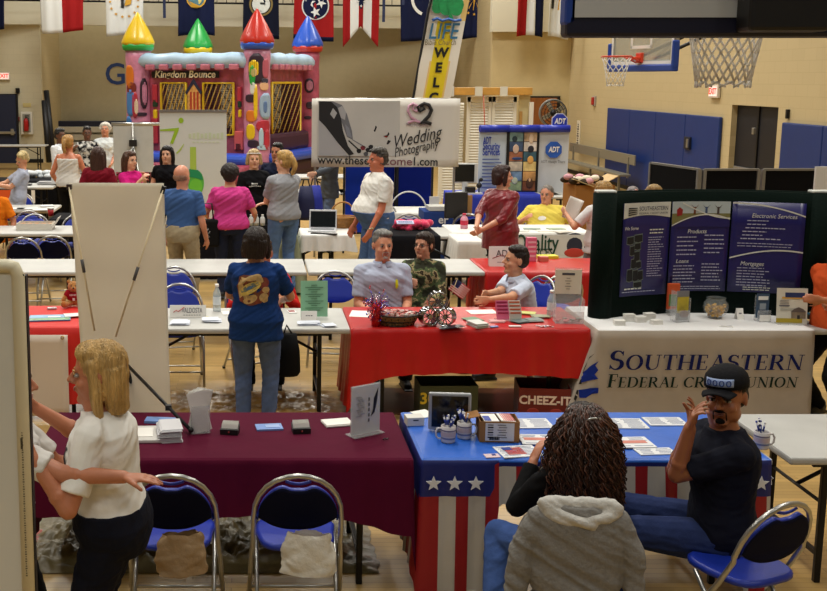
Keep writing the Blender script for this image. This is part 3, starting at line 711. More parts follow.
# ---------------------------------------------------------------- basketball hoops
def net(mb, c, m, r0=.225, L=.42, r1=.13, th=.006, n=12):
    rows = 6
    def pt(i, j):
        t = j/rows; r = r0+(r1-r0)*(t**.7); a = 2*pi*(i+.5*j)/n
        return V(c)+V((r*cos(a), r*sin(a), -L*t))
    for i in range(n):
        for d in (1, -1):
            mb.tube([pt(i, 0)]+[pt(i+(0 if d > 0 else -j), j) for j in range(1, rows+1)], th, m, seg=5)
    for i in range(n): mb.tube([pt(i, rows), pt(i, rows)+V((0, 0, -.03)), pt(i+1, rows)], th, m, seg=5)
def hoop(name, bc, nrm, label, thick=1., glass=True, pole=None):
    """bc = centre of the board's bottom edge; nrm = angle of the playing side"""
    e = empty(name, bc, nrm, label, 'basketball hoop')    # local -Y is the playing side
    pm = M((24, 62, 150), .5); dk = M((14, 18, 44), .5)
    gl = M((190, 198, 200), .12, trans=.55, alpha=.55); gl.use_backface_culling = False
    mb = MB(); mb.box((0, 0, .53), (1.76, .02, 1.0), gl); mb.build('glass', None, e)
    mb = MB()
    mb.box((0, .03, 0.045), (1.83, .06, .09), M((190, 194, 196), .4)); mb.box((0, .03, 1.06), (1.83, .05, .05), STEEL)
    for s in (-1, 1): mb.box((s*.90, .03, .53), (.05, .05, 1.06), STEEL)
    mb.box((0, -.014, .30), (.61, .006, .05), WHITE); mb.box((0, -.014, .76), (.61, .006, .05), WHITE)
    for s in (-1, 1): mb.box((s*.28, -.014, .53), (.05, .006, .5), WHITE)
    mb.box((0, -.014, .05), (1.76, .006, .05), WHITE)
    for s in (-1, 1): mb.box((s*.86, -.014, .53), (.05, .006, 1.0), WHITE)
    mb.build('board_frame', None, e)
    mb = MB(); mb.box((0, 0, -.035), (1.90, .11, .11), dk if thick > 1 else pm, bev=.02)
    for s in (-1, 1): mb.box((s*.925, 0, .17), (.06, .11, .42), dk if thick > 1 and s < 0 else pm, bev=.02)  # near board: lit side keeps the blue, shade put into the rest's colour
    mb.build('edge_padding', None, e)
    rc = V((0, -.15-.229-.06, .15)); org = M((206, 62, 30), .4)
    mb = MB(); mb.tube([rc+V((.229*cos(a*pi/16), .229*sin(a*pi/16), 0)) for a in range(32)], .011, org, closed=True)
    mb.box((0, -.03, .13), (.16, .05, .16), org, bev=.01); mb.box((0, -.13, .12), (.12, .18, .05), org, bev=.01)
    for s in (-1, 1): mb.cyl((s*.07, -.04, .05), rc+V((s*.12, .19, 0)), .010, org)
    for i in range(12):
        a = 2*pi*i/12; p = rc+V((.229*cos(a), .229*sin(a), -.012)); mb.cyl(p, p+V((0, 0, -.022)), .005, org, seg=6)
    rim = mb.build('rim', None, e)
    mb = MB(); net(mb, rc+V((0, 0, -.02)), translucent((240, 238, 232), .5)); mb.build('net', None, e)
    mb = MB()
    if thick > 1:
        mb.box((.0, .14, .10), (.36, .16, .34), BLACK, bev=.02); mb.box((0, .16, .75), (.22, .16, 1.2), BLACK, bev=.02); mb.box((-.16, .10, .12), (.12, .06, .22), DKMETAL)
        for s in (-1, 1): mb.cyl((s*.12, .16, .2), (s*.75, .1, .95), .03, BLACK)
        mb.cyl((0, .2, 1.2), (0, 1.4, 4.8), .06, BLACK); mb.cyl((-.06, .06, .12), (-.06, .0, .12), .02, STEEL)
    else:
        mb.box((0, .12, -.05), (.34, .1, .08), BLACK)
        for s in (-1, 1): mb.cyl((s*.3, .05, .9), (s*.3, 1.9, 1.1), .035, BLACK); mb.cyl((s*.3, .05, .1), (s*.3, 1.9, .9), .03, BLACK)
    mb.build('mounting_arm', None, e)
    return e
# near hoop: seen from behind its board
Xb = 2.385; hoop('basketball_hoop', (Xb+.02, 5.12, 2.985), pi, 'near basketball hoop seen from behind its padded glass board', thick=1.5)
Xf, Zf = Q(641, 64, 17.6); hoop('basketball_hoop', (Xf, 17.6, 2.9), radians(-78), 'far basketball hoop with a blue padded board on the right wall')
# ---------------------------------------------------------------- bouncy castle
def castle():
    YC = 28.; XC = Q(257, 78, YC)[0]; ph = radians(24.6); a = 3.5
    e1 = V((-cos(ph), sin(ph), 0)); e2 = V((sin(ph), cos(ph), 0)); O = V((0, 0, 0))
    e = empty('bouncy_castle', (XC, YC, 0), 0, 'pink inflatable bouncy castle with four coloured cone towers', 'bouncy castle')
    brick = M((168, 78, 102), .35, var=.28, vs=5., bump=.25, bs=8); red = M((178, 48, 66), .35, var=.2, vs=3.); lilac = M((198, 130, 160), .35, var=.25, vs=4.)
    yel = M((226, 190, 30), .3); blu = M((40, 84, 190), .3); grn = M((40, 160, 70), .3); rdd = M((190, 46, 34), .3); sky = M((176, 206, 232), .4, var=.15, vs=2.)
    drk = M((46, 26, 44), .5); dkp = M((60, 22, 50), .5); orange = M((214, 120, 40), .4); skin_ = M((226, 180, 140), .5)
    C = {'r': O, 'y': e1*a, 'b': e2*a, 'g': e1*a+e2*a}
    for key, cone, band, body in (('y', yel, grn, lilac), ('r', rdd, blu, lilac), ('b', blu, rdd, brick), ('g', grn, yel, brick)):
        c = C[key]; mb = MB(); seg = 28
        rings = []
        for i in range(15):
            z = .25+3.2*i/14; r = .33+.018*abs(sin(i*1.3)); rings.append([c+V((r*cos(2*pi*k/seg), r*sin(2*pi*k/seg), z)) for k in range(seg)])
        mb.loft(rings, body); t = mb.build('tower', None, e)
        mb = MB(); rings = []
        for i, (r, z) in enumerate(((.36, 3.43), (.41, 3.46), (.43, 3.53), (.425, 3.60))): rings.append([c+V((r*cos(2*pi*k/seg), r*sin(2*pi*k/seg), z)) for k in range(seg)])
        mb.loft(rings, band); mb.build('cone_band', None, e)
        mb = MB(); rings = []
        for r, z in ((.425, 3.58), (.435, 3.66), (.38, 3.80), (.25, 4.06), (.12, 4.29), (.03, 4.43), (.008, 4.45)): rings.append([c+V(((r*(1+.025*cos(8*2*pi*k/seg*1))*cos(2*pi*k/seg)), (r*(1+.025*cos(8*2*pi*k/seg))*sin(2*pi*k/seg)), z)) for k in range(seg)])
        mb.loft(rings, cone); mb.build('tower_cone', None, e)
    # walls as puffy tubes with openings; (dir, origin, openings)
    def face(o, d, n_, wins, nm):
        """n_ = outward normal"""
        out = n_*.05
        segs = []; us = [.30]+[w for p in wins for w in p[:2]]+[a-.30]
        mb = MB(); z0, z1 = .55, 3.05
        def pan(u0, u1, za, zb, m, off=0., th=.25):
            p = [o+d*u0+n_*off, o+d*u1+n_*off]; mb.poly([p[0]+V((0, 0, za)), p[1]+V((0, 0, za)), p[1]+V((0, 0, zb)), p[0]+V((0, 0, zb))], -n_*th, m)
        cur = .25
        for (u0, u1, zb_, zt_) in wins:
            pan(cur, u0, z0, z1, brick); pan(u0, u1, z0, zb_, brick); pan(u0, u1, zt_, z1, brick); cur = u1
        pan(cur, a-.25, z0, z1, brick)
        mb.build(nm, None, e)
        for (u0, u1, zb_, zt_) in wins:
            mb = MB(); A = o+d*u0+out; B = o+d*u1+out
            mb.tube([A+V((0, 0, zb_)), (A+B)/2+V((0, 0, zb_-.04)), B+V((0, 0, zb_)), B+V((0, 0, zt_)), A+V((0, 0, zt_))], .04, yel, closed=True)
            w = mb.build('window_frame', None, e)
            mb = MB()
            for i in range(11):
                t0 = -.6+1.6*i/10
                def clip(t): return max(0, min(1, t))
                ua, ub = clip(t0), clip(t0+.6)
                if ub-ua < .02: continue
                za = zb_+(zt_-zb_)*((ua-t0)/.6); zc = zb_+(zt_-zb_)*((ub-t0)/.6)
                mb.cyl(A+(B-A)*ua+V((0, 0, za)), A+(B-A)*ub+V((0, 0, zc)), .018, M((190, 150, 60), .5), seg=5)
            for i in range(22):
                z = zb_+(zt_-zb_)*(i+.5)/22; mb.cyl(A+V((0, 0, z)), B+V((0, 0, z)), .006, drk, seg=4)
            for i in range(18):
                t = (i+.5)/18; mb.cyl(A+(B-A)*t+V((0, 0, zb_)), A+(B-A)*t+V((0, 0, zt_)), .006, drk, seg=4)
            mb.build('net', None, e)
    nf = -e2; nr = -e1
    face(C['y'], -e1, nf, ((.72, 1.47, 1.25, 2.58), (1.98, 2.86, 1.25, 2.58)), 'front_wall')
    face(C['r'], e2, nr, ((.85, 2.85, 1.2, 2.58),), 'side_wall')
    face(C['b'], e1, e2, ((.7, 2.8, 1.25, 2.58),), 'back_wall'); face(C['g'], -e2, e1, ((.7, 2.8, 1.25, 2.58),), 'far_side_wall')
    # roof
    mb = MB()
    for o, d, n_ in ((C['y'], -e1, nf), (C['r'], e2, nr), (C['b'], e1, e2), (C['g'], -e2, e1)):
        pts = [o+d*(.1+(a-.2)*i/12)+n_*.10+V((0, 0, 3.16+.02*sin(i*2))) for i in range(13)]; mb.tube(pts, .20, sky, seg=12)
    mb.poly([C['y']+V((0, 0, 3.2)), C['r']+V((0, 0, 3.2)), C['b']+V((0, 0, 3.2)), C['g']+V((0, 0, 3.2))], (0, 0, .12), sky); mb.build('roof', None, e)
    mb = MB()
    for o, d, n_ in ((C['y'], -e1, nf), (C['r'], e2, nr)):
        for i in range(0):
            c = o+d*(.52+.41*i)+n_*.28+V((0, 0, 2.99)); mb.box(c, (.27, .1, .15), M((190, 110, 130), .4, var=.2, vs=6.), rz=math.atan2(d.y, d.x), bev=.03)
    mb.bm.free()
    for o, d, n_ in ((C['y'], -e1, nf), (C['r'], e2, nr)):
        for i in range(7): mb = MB(); mb.box(o+d*(.52+.41*i)+n_*.28+V((0, 0, 2.99)), (.27, .1, .15), M((190, 110, 130), .4, var=.2, vs=6.), rz=math.atan2(d.y, d.x), bev=.03); mb.build('crenel', None, e)
    # black name strip on the front
    c = C['y']-e1*1.45+nf*.06+V((0, 0, 2.80)); rz = math.atan2((-e1).y, (-e1).x)
    mb = MB(); mb.box(c, (2.0, .04, .17), M((22, 18, 22), .5), rz=rz, bev=.01); s = mb.build('name_strip', None, e)
    text('Kingdom Bounce', .26, M((235, 228, 200), .5), s, c+nf*.03, (pi/2, 0, rz), shear=.15, bold=.006, fitw=1.8)
    # little painted house between the front windows
    def fp(u, z, off=.09): return C['y']-e1*u+nf*off+V((0, 0, z))
    mb = MB(); mb.poly([fp(1.54, 1.8), fp(1.92, 1.8), fp(1.92, 2.38), fp(1.73, 2.62), fp(1.54, 2.38)], nf*.02, M((214, 160, 90), .5, var=.3, vs=12.))
    mb.poly([fp(1.48, 2.34, .11), fp(1.73, 2.70, .11), fp(1.98, 2.34, .11), fp(1.94, 2.28, .11), fp(1.73, 2.56, .11), fp(1.52, 2.28, .11)], nf*.02, M((36, 40, 70), .5))
    for u in (1.62, 1.72, 1.82): mb.poly([fp(u, 1.82, .11), fp(u+.05, 1.82, .11), fp(u+.05, 2.35, .11), fp(u, 2.35, .11)], nf*.01, M((176, 60, 36), .5))
    mb.build('painted_house', None, e)
    # painted figures and stones on the towers: plain coloured patches
    def patch(c, r, mlist, sd):
        mb = MB(); rnd = random.Random(sd)
        for (ang, z, w, h, m) in mlist:
            def fn(u, v):
                aa = ang+(u-.5)*w/r; q = (1-abs(2*v-1)**2.5)
                aa = ang+(u-.5)*w/r*(.35+.65*sqrt(max(0, q)))
                return (c.x+(r+.012)*cos(aa), c.y+(r+.012)*sin(aa), z+(v-.5)*h)
            mb.grid(fn, 8, 8, m)
        mb.build('painted_pattern', None, e, solid=.01)
    f0 = -pi/2
    patch(C['r'], .352, [(f0-.05, 2.95, .42, .75, drk), (f0-.35, 2.78, .16, .5, grn), (f0-.25, 2.95, .26, .42, yel), (f0-.22, 2.85, .15, .2, skin_), (f0-.3, 2.45, .15, .3, M((210, 214, 210), .5)),
        (f0+.65, 2.95, .2, .5, M((180, 90, 110), .4)), (f0+.7, 2.0, .38, .66, M((150, 176, 206), .4)), (f0+.62, 1.98, .12, .3, M((90, 120, 170), .4)), (f0+.55, 2.5, .26, .2, skin_), (f0+.6, 2.64, .2, .12, M((60, 60, 80), .4)),
        (f0-.1, 2.1, .1, .9, yel), (f0-.45, 1.75, .3, .3, orange), (f0-.5, 1.35, .25, .4, yel), (f0+.5, 1.5, .4, .3, red), (f0-.5, 2.2, .3, .2, drk), (f0+.3, 1.2, .12, .5, M((170, 200, 220), .4)), (f0+.5, .95, .35, .12, M((170, 200, 220), .4)), (f0-.3, 1.05, .3, .2, drk), (f0+.8, 1.15, .2, .5, red)], 3)
    patch(C['y'], .352, [(f0-.65, 2.75, .28, .6, orange), (f0-.5, 2.45, .3, .3, M((120, 40, 30), .5)), (f0-.6, 2.05, .28, .7, M((70, 130, 200), .4)), (f0-.2, 2.0, .16, .7, red), (f0-.1, 1.95, .1, .4, M((226, 210, 180), .5)),
        (f0-.8, 1.3, .25, .8, M((60, 120, 190), .4)), (f0+.5, 2.3, .22, .8, drk), (f0+.55, 2.3, .14, .6, lilac), (f0+.3, 1.75, .3, .1, drk), (f0+.45, 1.5, .3, .1, drk), (f0+.3, 1.25, .3, .1, drk), (f0+.4, 1.0, .35, .3, red), (f0-.2, 1.1, .3, .2, drk)], 4)
    patch(C['b'], .352, [(f0+.1, 2.5, .26, .4, drk), (f0+.12, 2.5, .18, .28, lilac), (f0+.2, 1.95, .24, .2, drk), (f0, 1.6, .2, .1, drk)], 5)
    for (u, z, w, h, m) in ((.52, 2.3, .16, .5, red), (.52, 2.05, .14, .22, M((30, 60, 40), .4)), (.52, 1.75, .12, .25, yel), (.5, 1.3, .2, .7, red), (3.02, 2.3, .12, .4, red), (3.02, 2.05, .1, .2, M((30, 60, 40), .4)), (3.03, 1.8, .09, .2, yel), (3.0, 1.1, .26, .5, M((206, 90, 90), .4)), (3.0, .95, .2, .2, drk)):
        mb = MB(); mb.box(fp(u, z, .03), (w, .08, h), m, rz=rz, bev=.03); mb.build('painted_stone', None, e)
    mb = MB()   # inflated base and step
    mb.box((C['y']+C['b'])/2+V((0, 0, .33)), (a+.9, a+.9, .5), dkp, rz=-ph, bev=.15); mb.build('base', None, e)
    mb = MB(); mb.box((C['y']+C['r'])/2+nf*.75+V((0, 0, .30)), (a+.5, 1.1, .5), M((150, 60, 80), .4, var=.25), rz=-ph, bev=.15); mb.build('step', None, e)
    mb = MB(); mb.box((C['y']+C['r'])/2+nf*.62+V((0, 0, .66)), (a+.3, .85, .26), M((44, 84, 200), .35), rz=-ph, bev=.1); mb.box((C['r']+C['b'])/2+nr*.35+V((0, 0, .64)), (.5, a, .26), M((44, 84, 200), .35), rz=-ph, bev=.1); mb.build('step_cushion', None, e)
    mb = MB(); mb.box((C['r']+C['b'])/2+nr*.10+V((0, 0, 1.0)), (.3, a-.8, .5), dkp, rz=-ph, bev=.1); mb.build('lower_roll', None, e)
castle()
# ================================================================ furniture kinds
def folding_table(x0, x1, y0, y1, label, group=None, top=None, z=.74, rz=0, cloth_covered=False):
    w, d = x1-x0, y1-y0; e = empty('folding_table', ((x0+x1)/2, (y0+y1)/2, 0), rz, label, 'table', group)
    mb = MB(); mb.box((0, 0, z-.022), (w, d, .044), top or GREYPL, bev=.014); mb.build('tabletop', None, e)
    for s in (-1, 1):
        X = s*(w/2-.24)
        for q in (-1, 1):
            mb = MB(); mb.box((X, q*(d/2-.10), (z-.045)/2), (.034, .034, z-.045), DKMETAL, bev=.006); mb.build('leg', None, e)
        mb = MB(); mb.box((X, 0, .16), (.025, d-.2, .025), DKMETAL); mb.build('cross_bar', None, e); mb = MB(); mb.box((X, 0, z-.06), (.03, d-.2, .03), DKMETAL); mb.cyl((X, 0, .45), (X-s*.42, 0, z-.06), .012, DKMETAL); mb.cyl((X, -d/2+.1, .45), (X, d/2-.1, .45), .010, DKMETAL); mb.build('leg_brace', None, e)
    for q in (-1, 1): mb = MB(); mb.box((0, q*(d/2-.06), z-.055), (w-.3, .02, .03), DKMETAL); mb.build('apron_rail', None, e)
    return e
def build_chair():
    e = empty('folding_chair', (0, 0, 0), 0, 'proto', 'chair')
    mb = MB(); pts = []
    L = [(-.235, -.21, .012), (-.225, -.03, .30), (-.215, .06, .44), (-.212, .13, .56)]
    for i in range(13):
        a = pi-pi*i/12; x = .212*cos(a); h = sin(a)**.85 if 0 < a < pi else 0; pts.append((x, .13+.085*h, .58+.235*h))
    mb.tube(L+pts+[(-x, y, z) for x, y, z in L[::-1]], .0125, STEEL, seg=10); mb.build('frame', None, e)
    for s in (-1, 1):
        mb = MB(); mb.tube([(s*.195, -.10, .43), (s*.195, .05, .25), (s*.195, .24, .012)], .011, STEEL, seg=8); mb.cyl((s*.195, .24, .02), (s*.195, .245, 0), .015, BLACK); mb.build('rear_leg', None, e)
    mb = MB(); mb.cyl((-.195, .19, .09), (.195, .19, .09), .008, STEEL, seg=8); mb.build('stretcher', None, e); mb = MB(); mb.cyl((-.225, -.14, .12), (.225, -.14, .12), .008, STEEL, seg=8); mb.build('stretcher', None, e)
    mb = MB()
    n = 28; ring = []
    def out(r):
        o = []
        for i in range(n):
            a = 2*pi*i/n; ca, sa = cos(a), sin(a); w = .20*r; dpt = .195*r
            o.append((w*math.copysign(abs(ca)**.55, ca)*(1-.07*(sa > 0)), -.02-dpt*math.copysign(abs(sa)**.6, -sa)*1.0))
        return o
    mb.loft([[V((x, y, .432)) for x, y in out(.93)], [V((x, y, .438)) for x, y in out(1)], [V((x, y, .455)) for x, y in out(1)], [V((x, y, .466)) for x, y in out(.93)]], BLUEV); mb.build('seat', None, e)
    mb = MB()   # padded back, arched like the frame with a grip gap at the crown
    def bp(u, v, off):
        x = -1+2*u; X = x*.196; top = .775-.20*(1-sqrt(max(0, 1-min(1, abs(x)**2.3)))) - (.028*math.exp(-(x/.30)**4)); bot = .555+.045*abs(x)**3-.02*(1-x*x)
        z = bot+(top-bot)*v; y = .13+.085*max(0, (z-.58)/.235)+off+.012*(1-x*x)
        return (X, y, z)
    mb.grid(lambda u, v: bp(u, v, 0), 26, 10, BLUEV); b = mb.build('backrest', None, e, solid=.022)
    mb = MB(); mb.grid(lambda u, v: bp(.02+.96*u, .02+.96*v, .0155), 26, 10, M((10, 14, 40), .82)); mb.build('back_shell', None, e, solid=.006)
    mb = MB(); mb.tube([(-.06+.12*i/8, .205, .786-.012*sin(pi*i/8)) for i in range(9)], .007, BLUEV, seg=6); mb.build('grip', None, e)
    for o in COL.objects:
        if o.parent == e:
            for v in o.data.vertices: v.co.z *= 1.05
    return e
CH = build_chair(); _cf = [0]
def chair(x, y, face, label, group='blue folding chairs'):
    """face: same sense as a sitter's face angle (0 = looks at the camera)"""
    if not _cf[0]:
        _cf[0] = 1; CH.location = (x, y, 0); CH.rotation_euler = (0, 0, radians(face)); CH['label'] = label; CH['group'] = group; return CH
    return cp(CH, (x, y, 0), radians(face), label, group)
def drape(name, label, x0, x1, y0, y1, drops, mat, z=.745, amp=.02, fold=.16, flare=.03, cat='tablecloth', cb=None, corner=.08, group=None, rows=10, ph=0., topmat=None, sag=None, sflare={}):
    """a cloth lying on a table; drops = (front, right, back, left) overhang"""
    r = .035; per = []
    def seg(a, b, side):
        L = (V(b)-V(a)).length; n = max(4, int(L/.022))
        for i in range(n): per.append((V(a)+(V(b)-V(a))*i/n, side, i/n, L))
    c = [(x0, y0), (x1, y0), (x1, y1), (x0, y1)]
    nor = [V((0, -1)), V((1, 0)), V((0, 1)), V((-1, 0))]
    for s in range(4): seg(c[s], c[(s+1) % 4], s)
    e = MB(); N = len(per); ringsP = []
    cum = 0; info = []
    for i, (p, s, t, L) in enumerate(per):
        n = nor[s].copy(); dr = drops[s]
        k = .06/L
        if t < k: w = .5+.5*t/k; n = (nor[s]*w+nor[s-1]*(1-w)).normalized(); dr = drops[s]*w+drops[s-1]*(1-w)+corner*(1-w)*2*min(1, max(drops[s], drops[s-1]))
        if t > 1-k: w = .5+.5*(1-t)/k; n = (nor[s]*w+nor[(s+1) % 4]*(1-w)).normalized(); dr = drops[s]*w+drops[(s+1) % 4]*(1-w)+corner*(1-w)*2*min(1, max(drops[s], drops[(s+1) % 4]))
        if sag: dr += sag(s, t)
        info.append((p, n, dr, s, t, cum)); cum += L/ max(1, int(L/.022))
    mats_i = []
    for j in range(rows+2):
        ring = []
        for (p, n, dr, s, t, cu) in info:
            if j == 0: q = p-n*.012; zz = z+.002
            elif j == 1: q = p+n*.004; zz = z-.006
            else:
                v = (j-1)/rows; wv = sin(cu*2*pi/fold+ph+1.3*sin(cu*3.1))*.6+.4*sin(cu*2*pi/fold*2.3+2*ph)
                q = p+n*(.006+sflare.get(s, flare)*v+amp*wv*v**.8*(1-.0)); zz = z-.006-dr*v
                if zz < .008: zz = .008
            ring.append(V((q.x, q.y, zz)))
        ringsP.append(ring)
    R = [[e.bm.verts.new(p) for p in r] for r in ringsP]
    dm = e.mi(mat); tm = e.mi(topmat or mat)
    for j in range(len(R)-1):
        for k in range(N):
            f = e.bm.faces.new((R[j][k], R[j+1][k], R[j+1][(k+1) % N], R[j][(k+1) % N])); f.smooth = j > 0
            p, n, dr, s, t, cu = info[k]
            f.material_index = (e.mi(cb(s, t, (z-(R[j][k].co.z+R[j+1][k].co.z)/2), cu)) if cb and j > 0 else (tm if j == 0 else dm))
    f = e.bm.faces.new(R[0]); f.material_index = tm
    return tag(e.build(name, None, None, fixn=True), label, cat, group)
def sheet(px, py, w, d, label, cat, name='leaflet', m=PAPER, h=.004, rz=0., z=.752, parts=None, bev=0, group=None, xy=None):
    X, Y = xy or P(px, py, z); mb = MB(); mb.box((0, 0, h/2), (w, d, h), m, bev=bev); o = mb.build(name, None, None, (X, Y, z), rz); tag(o, label, cat, group)
    if parts:
        for nm, (x, y, ww, dd, mm) in parts: mb = MB(); mb.box((x, y, h+.0012), (ww, dd, .002), mm); mb.build(nm, None, o)
    return o
def stack(px, py, w, d, n, label, cat, name='leaflet_stack', m=PAPER, t=.004, jit=.01, z=.752, rz=0.):
    X, Y = P(px, py, z); mb = MB(); rnd = random.Random(px*7+py)
    for i in range(n): mb.box((rnd.uniform(-jit, jit), rnd.uniform(-jit, jit), t*(i+.5)), (w, d, t*.8), m, rz=rz+rnd.uniform(-.08, .08)*(jit*60))
    return tag(mb.build(name, None, None, (X, Y, z)), label, cat)
def bottle(px, py, label, h=.2, r=.032, m=None, capm=None, z=.752, Y=None, group=None, lab=None):
    X, YY = P(px, py, z); e = empty('bottle', (X, YY, z), 0, label, 'bottle', group)
    mb = MB(); mb.lathe([(.001, 0), (r, .002), (r, h*.62), (r*.8, h*.74), (r*.4, h*.86), (r*.4, h*.92), (.001, h*.92)], (0, 0, 0), m or M((200, 214, 220), .12, alpha=.5)); mb.build('body', None, e)
    mb = MB(); mb.cyl((0, 0, h*.9), (0, 0, h), r*.5, capm or WHITE, seg=12); mb.build('cap', None, e)
    mb = MB(); mb.cyl((0, 0, h*.25), (0, 0, h*.55), r*1.03, lab or M((215, 222, 226), .5), seg=16, caps=False); mb.build('label_band', None, e)
    return e
# ================================================================ rows of tables
T3 = (10.93, 11.75); T2 = (8.38, 9.18); T1 = (5.41, 6.19)
drk_cloth = M((20, 20, 24), .9, bump=.2, bs=12); white_cloth = M((222, 220, 214), .85, var=.03, bump=.2, bs=9); red_cloth = M((186, 22, 20), .36, var=.06, bump=.15, bs=10)
# far left tables
def at_table(pa, pb, py_front, Yd, label, group=None, z=.74, legs=True):
    Yf = P(pa, py_front, z)[1]; xa = P(pa, py_front, z)[0]; xb = P(pb, py_front, z)[0]
    return folding_table(xa, xb, Yf, Yf+Yd, label, group), xa, xb, Yf
G3 = 'grey folding tables of the third row'
folding_table(.60, 2.42, *T3, 'grey folding table end between the camouflage sitter and the red-clothed table', G3)
folding_table(-1.24, .585, *T3, 'long grey folding table behind the woman in the blue shirt with the nut print', G3)
folding_table(-3.08, -1.255, *T3, 'grey folding table behind the teddy bear, third row at the left', G3)
folding_table(2.44, 4.27, *T3, 'folding table under the red cloth with the tent sign', G3)
drape('tablecloth', 'red tablecloth under the white tent sign in the third row', 2.43, 4.28, T3[0]-.01, T3[1]+.01, (.6, .3, .3, .66), red_cloth, amp=.025, cat='tablecloth')
t4, xa, xb, Y4 = at_table(-14, 84, 233.5, .76, 'grey folding table carrying the open white donut box')
t5, *_ = at_table(-40, 53, 210.5, .76, 'folding table with loose papers behind the donut box table')
t6, xa6, xb6, Y6 = at_table(-40, 53, 187, .76, 'folding table with the orange and black banner on its front')
t7, xa7, xb7, Y7 = at_table(-22, 72, 181, .76, 'dark covered table with crumpled white bags, far left')
drape('tablecloth', 'black tablecloth under the crumpled white bags at the far left', xa7, xb7, Y7, Y7+.76, (.68, .6, .3, .6), drk_cloth)
t8, *_ = at_table(-30, 45, 145.5, .6, 'bare grey table far away before the left wall door')
# mid tables
tq, xq0, xq1, Yq = at_table(452, 592, 233, .76, 'table of the yellow shirted man, behind the green lettered banner')
drape('tablecloth', 'white tablecloth behind the green lettered banner', xq0+.01, xq1, Yq-.01, Yq+.77, (.5, .3, .3, .35), white_cloth)
tb, xb0, xb1, Yb = at_table(393, 460, 236, .8, 'table under black cloth with the pink feather boa')
drape('tablecloth', 'black tablecloth under the pink feather boa', xb0-.3, xb1-.25, Yb-.01, Yb+.81, (.72, .7, .3, .5), drk_cloth)
tl, xl0, xl1, Yl = at_table(303, 352, 235, .6, 'small table with the open laptop under a white plastic cloth')
drape('tablecloth', 'white plastic cloth hanging in folds below the open laptop', xl0-.02, xl1+.02, Yl-.01, Yl+.61, (.2, .2, .2, .24), M((225, 225, 222), .4, bump=.3, bs=10), amp=.03, fold=.22)
tw, xw0, xw1, Yw = at_table(392, 451, 213, .76, 'folding table under white cloth before the navy screen')
drape('tablecloth', 'white tablecloth with drooping edge before the navy screen', xw0, xw1, Yw-.01, Yw+.77, (.22, .22, .3, .3), white_cloth)
tk, xk0, xk1, Yk = at_table(240, 300, 226, .7, 'table with bottles under black cloth between the pink and grey shirts')
drape('tablecloth', 'black tablecloth under the white bottles between the pink and grey shirts', xk0-.7, xk1, Yk-.01, Yk+.71, (.72, .5, .3, .7), drk_cloth)
ta, xa0, xa1, Ya = at_table(452, 562, 195, .76, 'table carrying the tall security company display')
drape('tablecloth', 'royal blue tablecloth under the tall security company display', xa0, xa1-.35, Ya-.01, Ya+.77, (.68, .5, .3, .6), BLUEC)
folding_table(Q(562, 195, Ya)[0]-.3, Q(604, 195, Ya)[0], Ya-.25, Ya+.51, 'grey table end with cartons right of the security display')
for i, (pa, pb, pf, lb) in enumerate(((262, 346, 177, 'long white table far behind the blue bags'), (286, 348, 193, 'white table directly behind the blue bags'), (340, 400, 193, 'white table half hidden by the blue screens'), (95, 160, 168, 'white table far behind the flip chart'))):
    at_table(pa, pb, pf, .7, lb)
# row 2
folding_table(-1.02, .80, *T2, 'bare grey folding table with the green sign standing on it')
folding_table(.83, 2.66, *T2, 'folding table under the bright red plastic cloth with the basket')
def sagr(s, t):
    if s == 0: return -.06+.14*(1-min(1, t/.16))**1.4-.05*sin(pi*t)
    return 0
drape('tablecloth', 'bright red plastic tablecloth with the basket and chrome wheels on it', .81, 2.70, T2[0]-.01, T2[1]+.01, (.46, .36, .3, .66), red_cloth, amp=.022, fold=.32, flare=.04, ph=.7, sag=sagr)
folding_table(2.78, 4.60, T2[0]-.03, T2[1]+.03, 'folding table under the white credit union cloth')
folding_table(-3.1, -1.2, T2[0]+.05, T2[1]+.05, 'folding table under the red cloth with the teddy bear')
drape('tablecloth', 'red tablecloth under the teddy bear', -3.12, -1.18, T2[0]+.04, T2[1]+.06, (.62, .5, .3, .5), M((206, 30, 22), .6, bump=.15, bs=9), amp=.012)
# row 1
folding_table(-1.02, .83, T1[0], T1[1], 'folding table under the maroon cloth in the foreground')
def sagm(s, t): return -.32+.12*max(0, t-.8)*5 if s == 0 else 0
drape('tablecloth', 'maroon tablecloth with a sagging front edge in the foreground', -1.14, .85, T1[0]-.01, T1[1]+.01, (.62, .50, .2, .5), M((82, 10, 40), .85, var=.05, bump=.35, bs=5), amp=.016, sag=sagm, fold=.3)
folding_table(.92, 2.74, T1[0], T1[1], 'folding table under the stars and stripes cloth')
folding_table(2.84, 4.66, T1[0]+.02, T1[1]+.0, 'bare grey folding table right of the man in the cap')
# stars and stripes cloth
SB = M((34, 96, 196), .42, var=.08, bump=.2, bs=8); SNV = M((16, 30, 104), .5, bump=.15, bs=10); SR_ = M((150, 20, 28), .5, bump=.15, bs=10); SW = M((186, 180, 170), .5, bump=.15, bs=10)
def fcb(s, t, dz, cu):
    if s == 0 and .20 < t < .93 and dz > .035: return SR_ if int(cu/.078) % 2 == 0 else SW
    if dz < .20: return SNV if dz > .012 else SB
    return SR_ if int(cu/.078) % 2 == 0 else SW
fx0, fx1, fy0, fy1 = .90, 2.72, T1[0]-.01, T1[1]+.01
fc = drape('tablecloth', 'stars and stripes tablecloth with a bright blue top', fx0, fx1, fy0, fy1, (.71, .6, .2, .62), SNV, amp=.014, fold=.17, flare=.035, sag=lambda s, t: (-.48*min(1, (t-.2)/.02, (.93-t)/.02) if s == 0 and .2 < t < .93 else 0), cb=fcb, topmat=SB, rows=22)
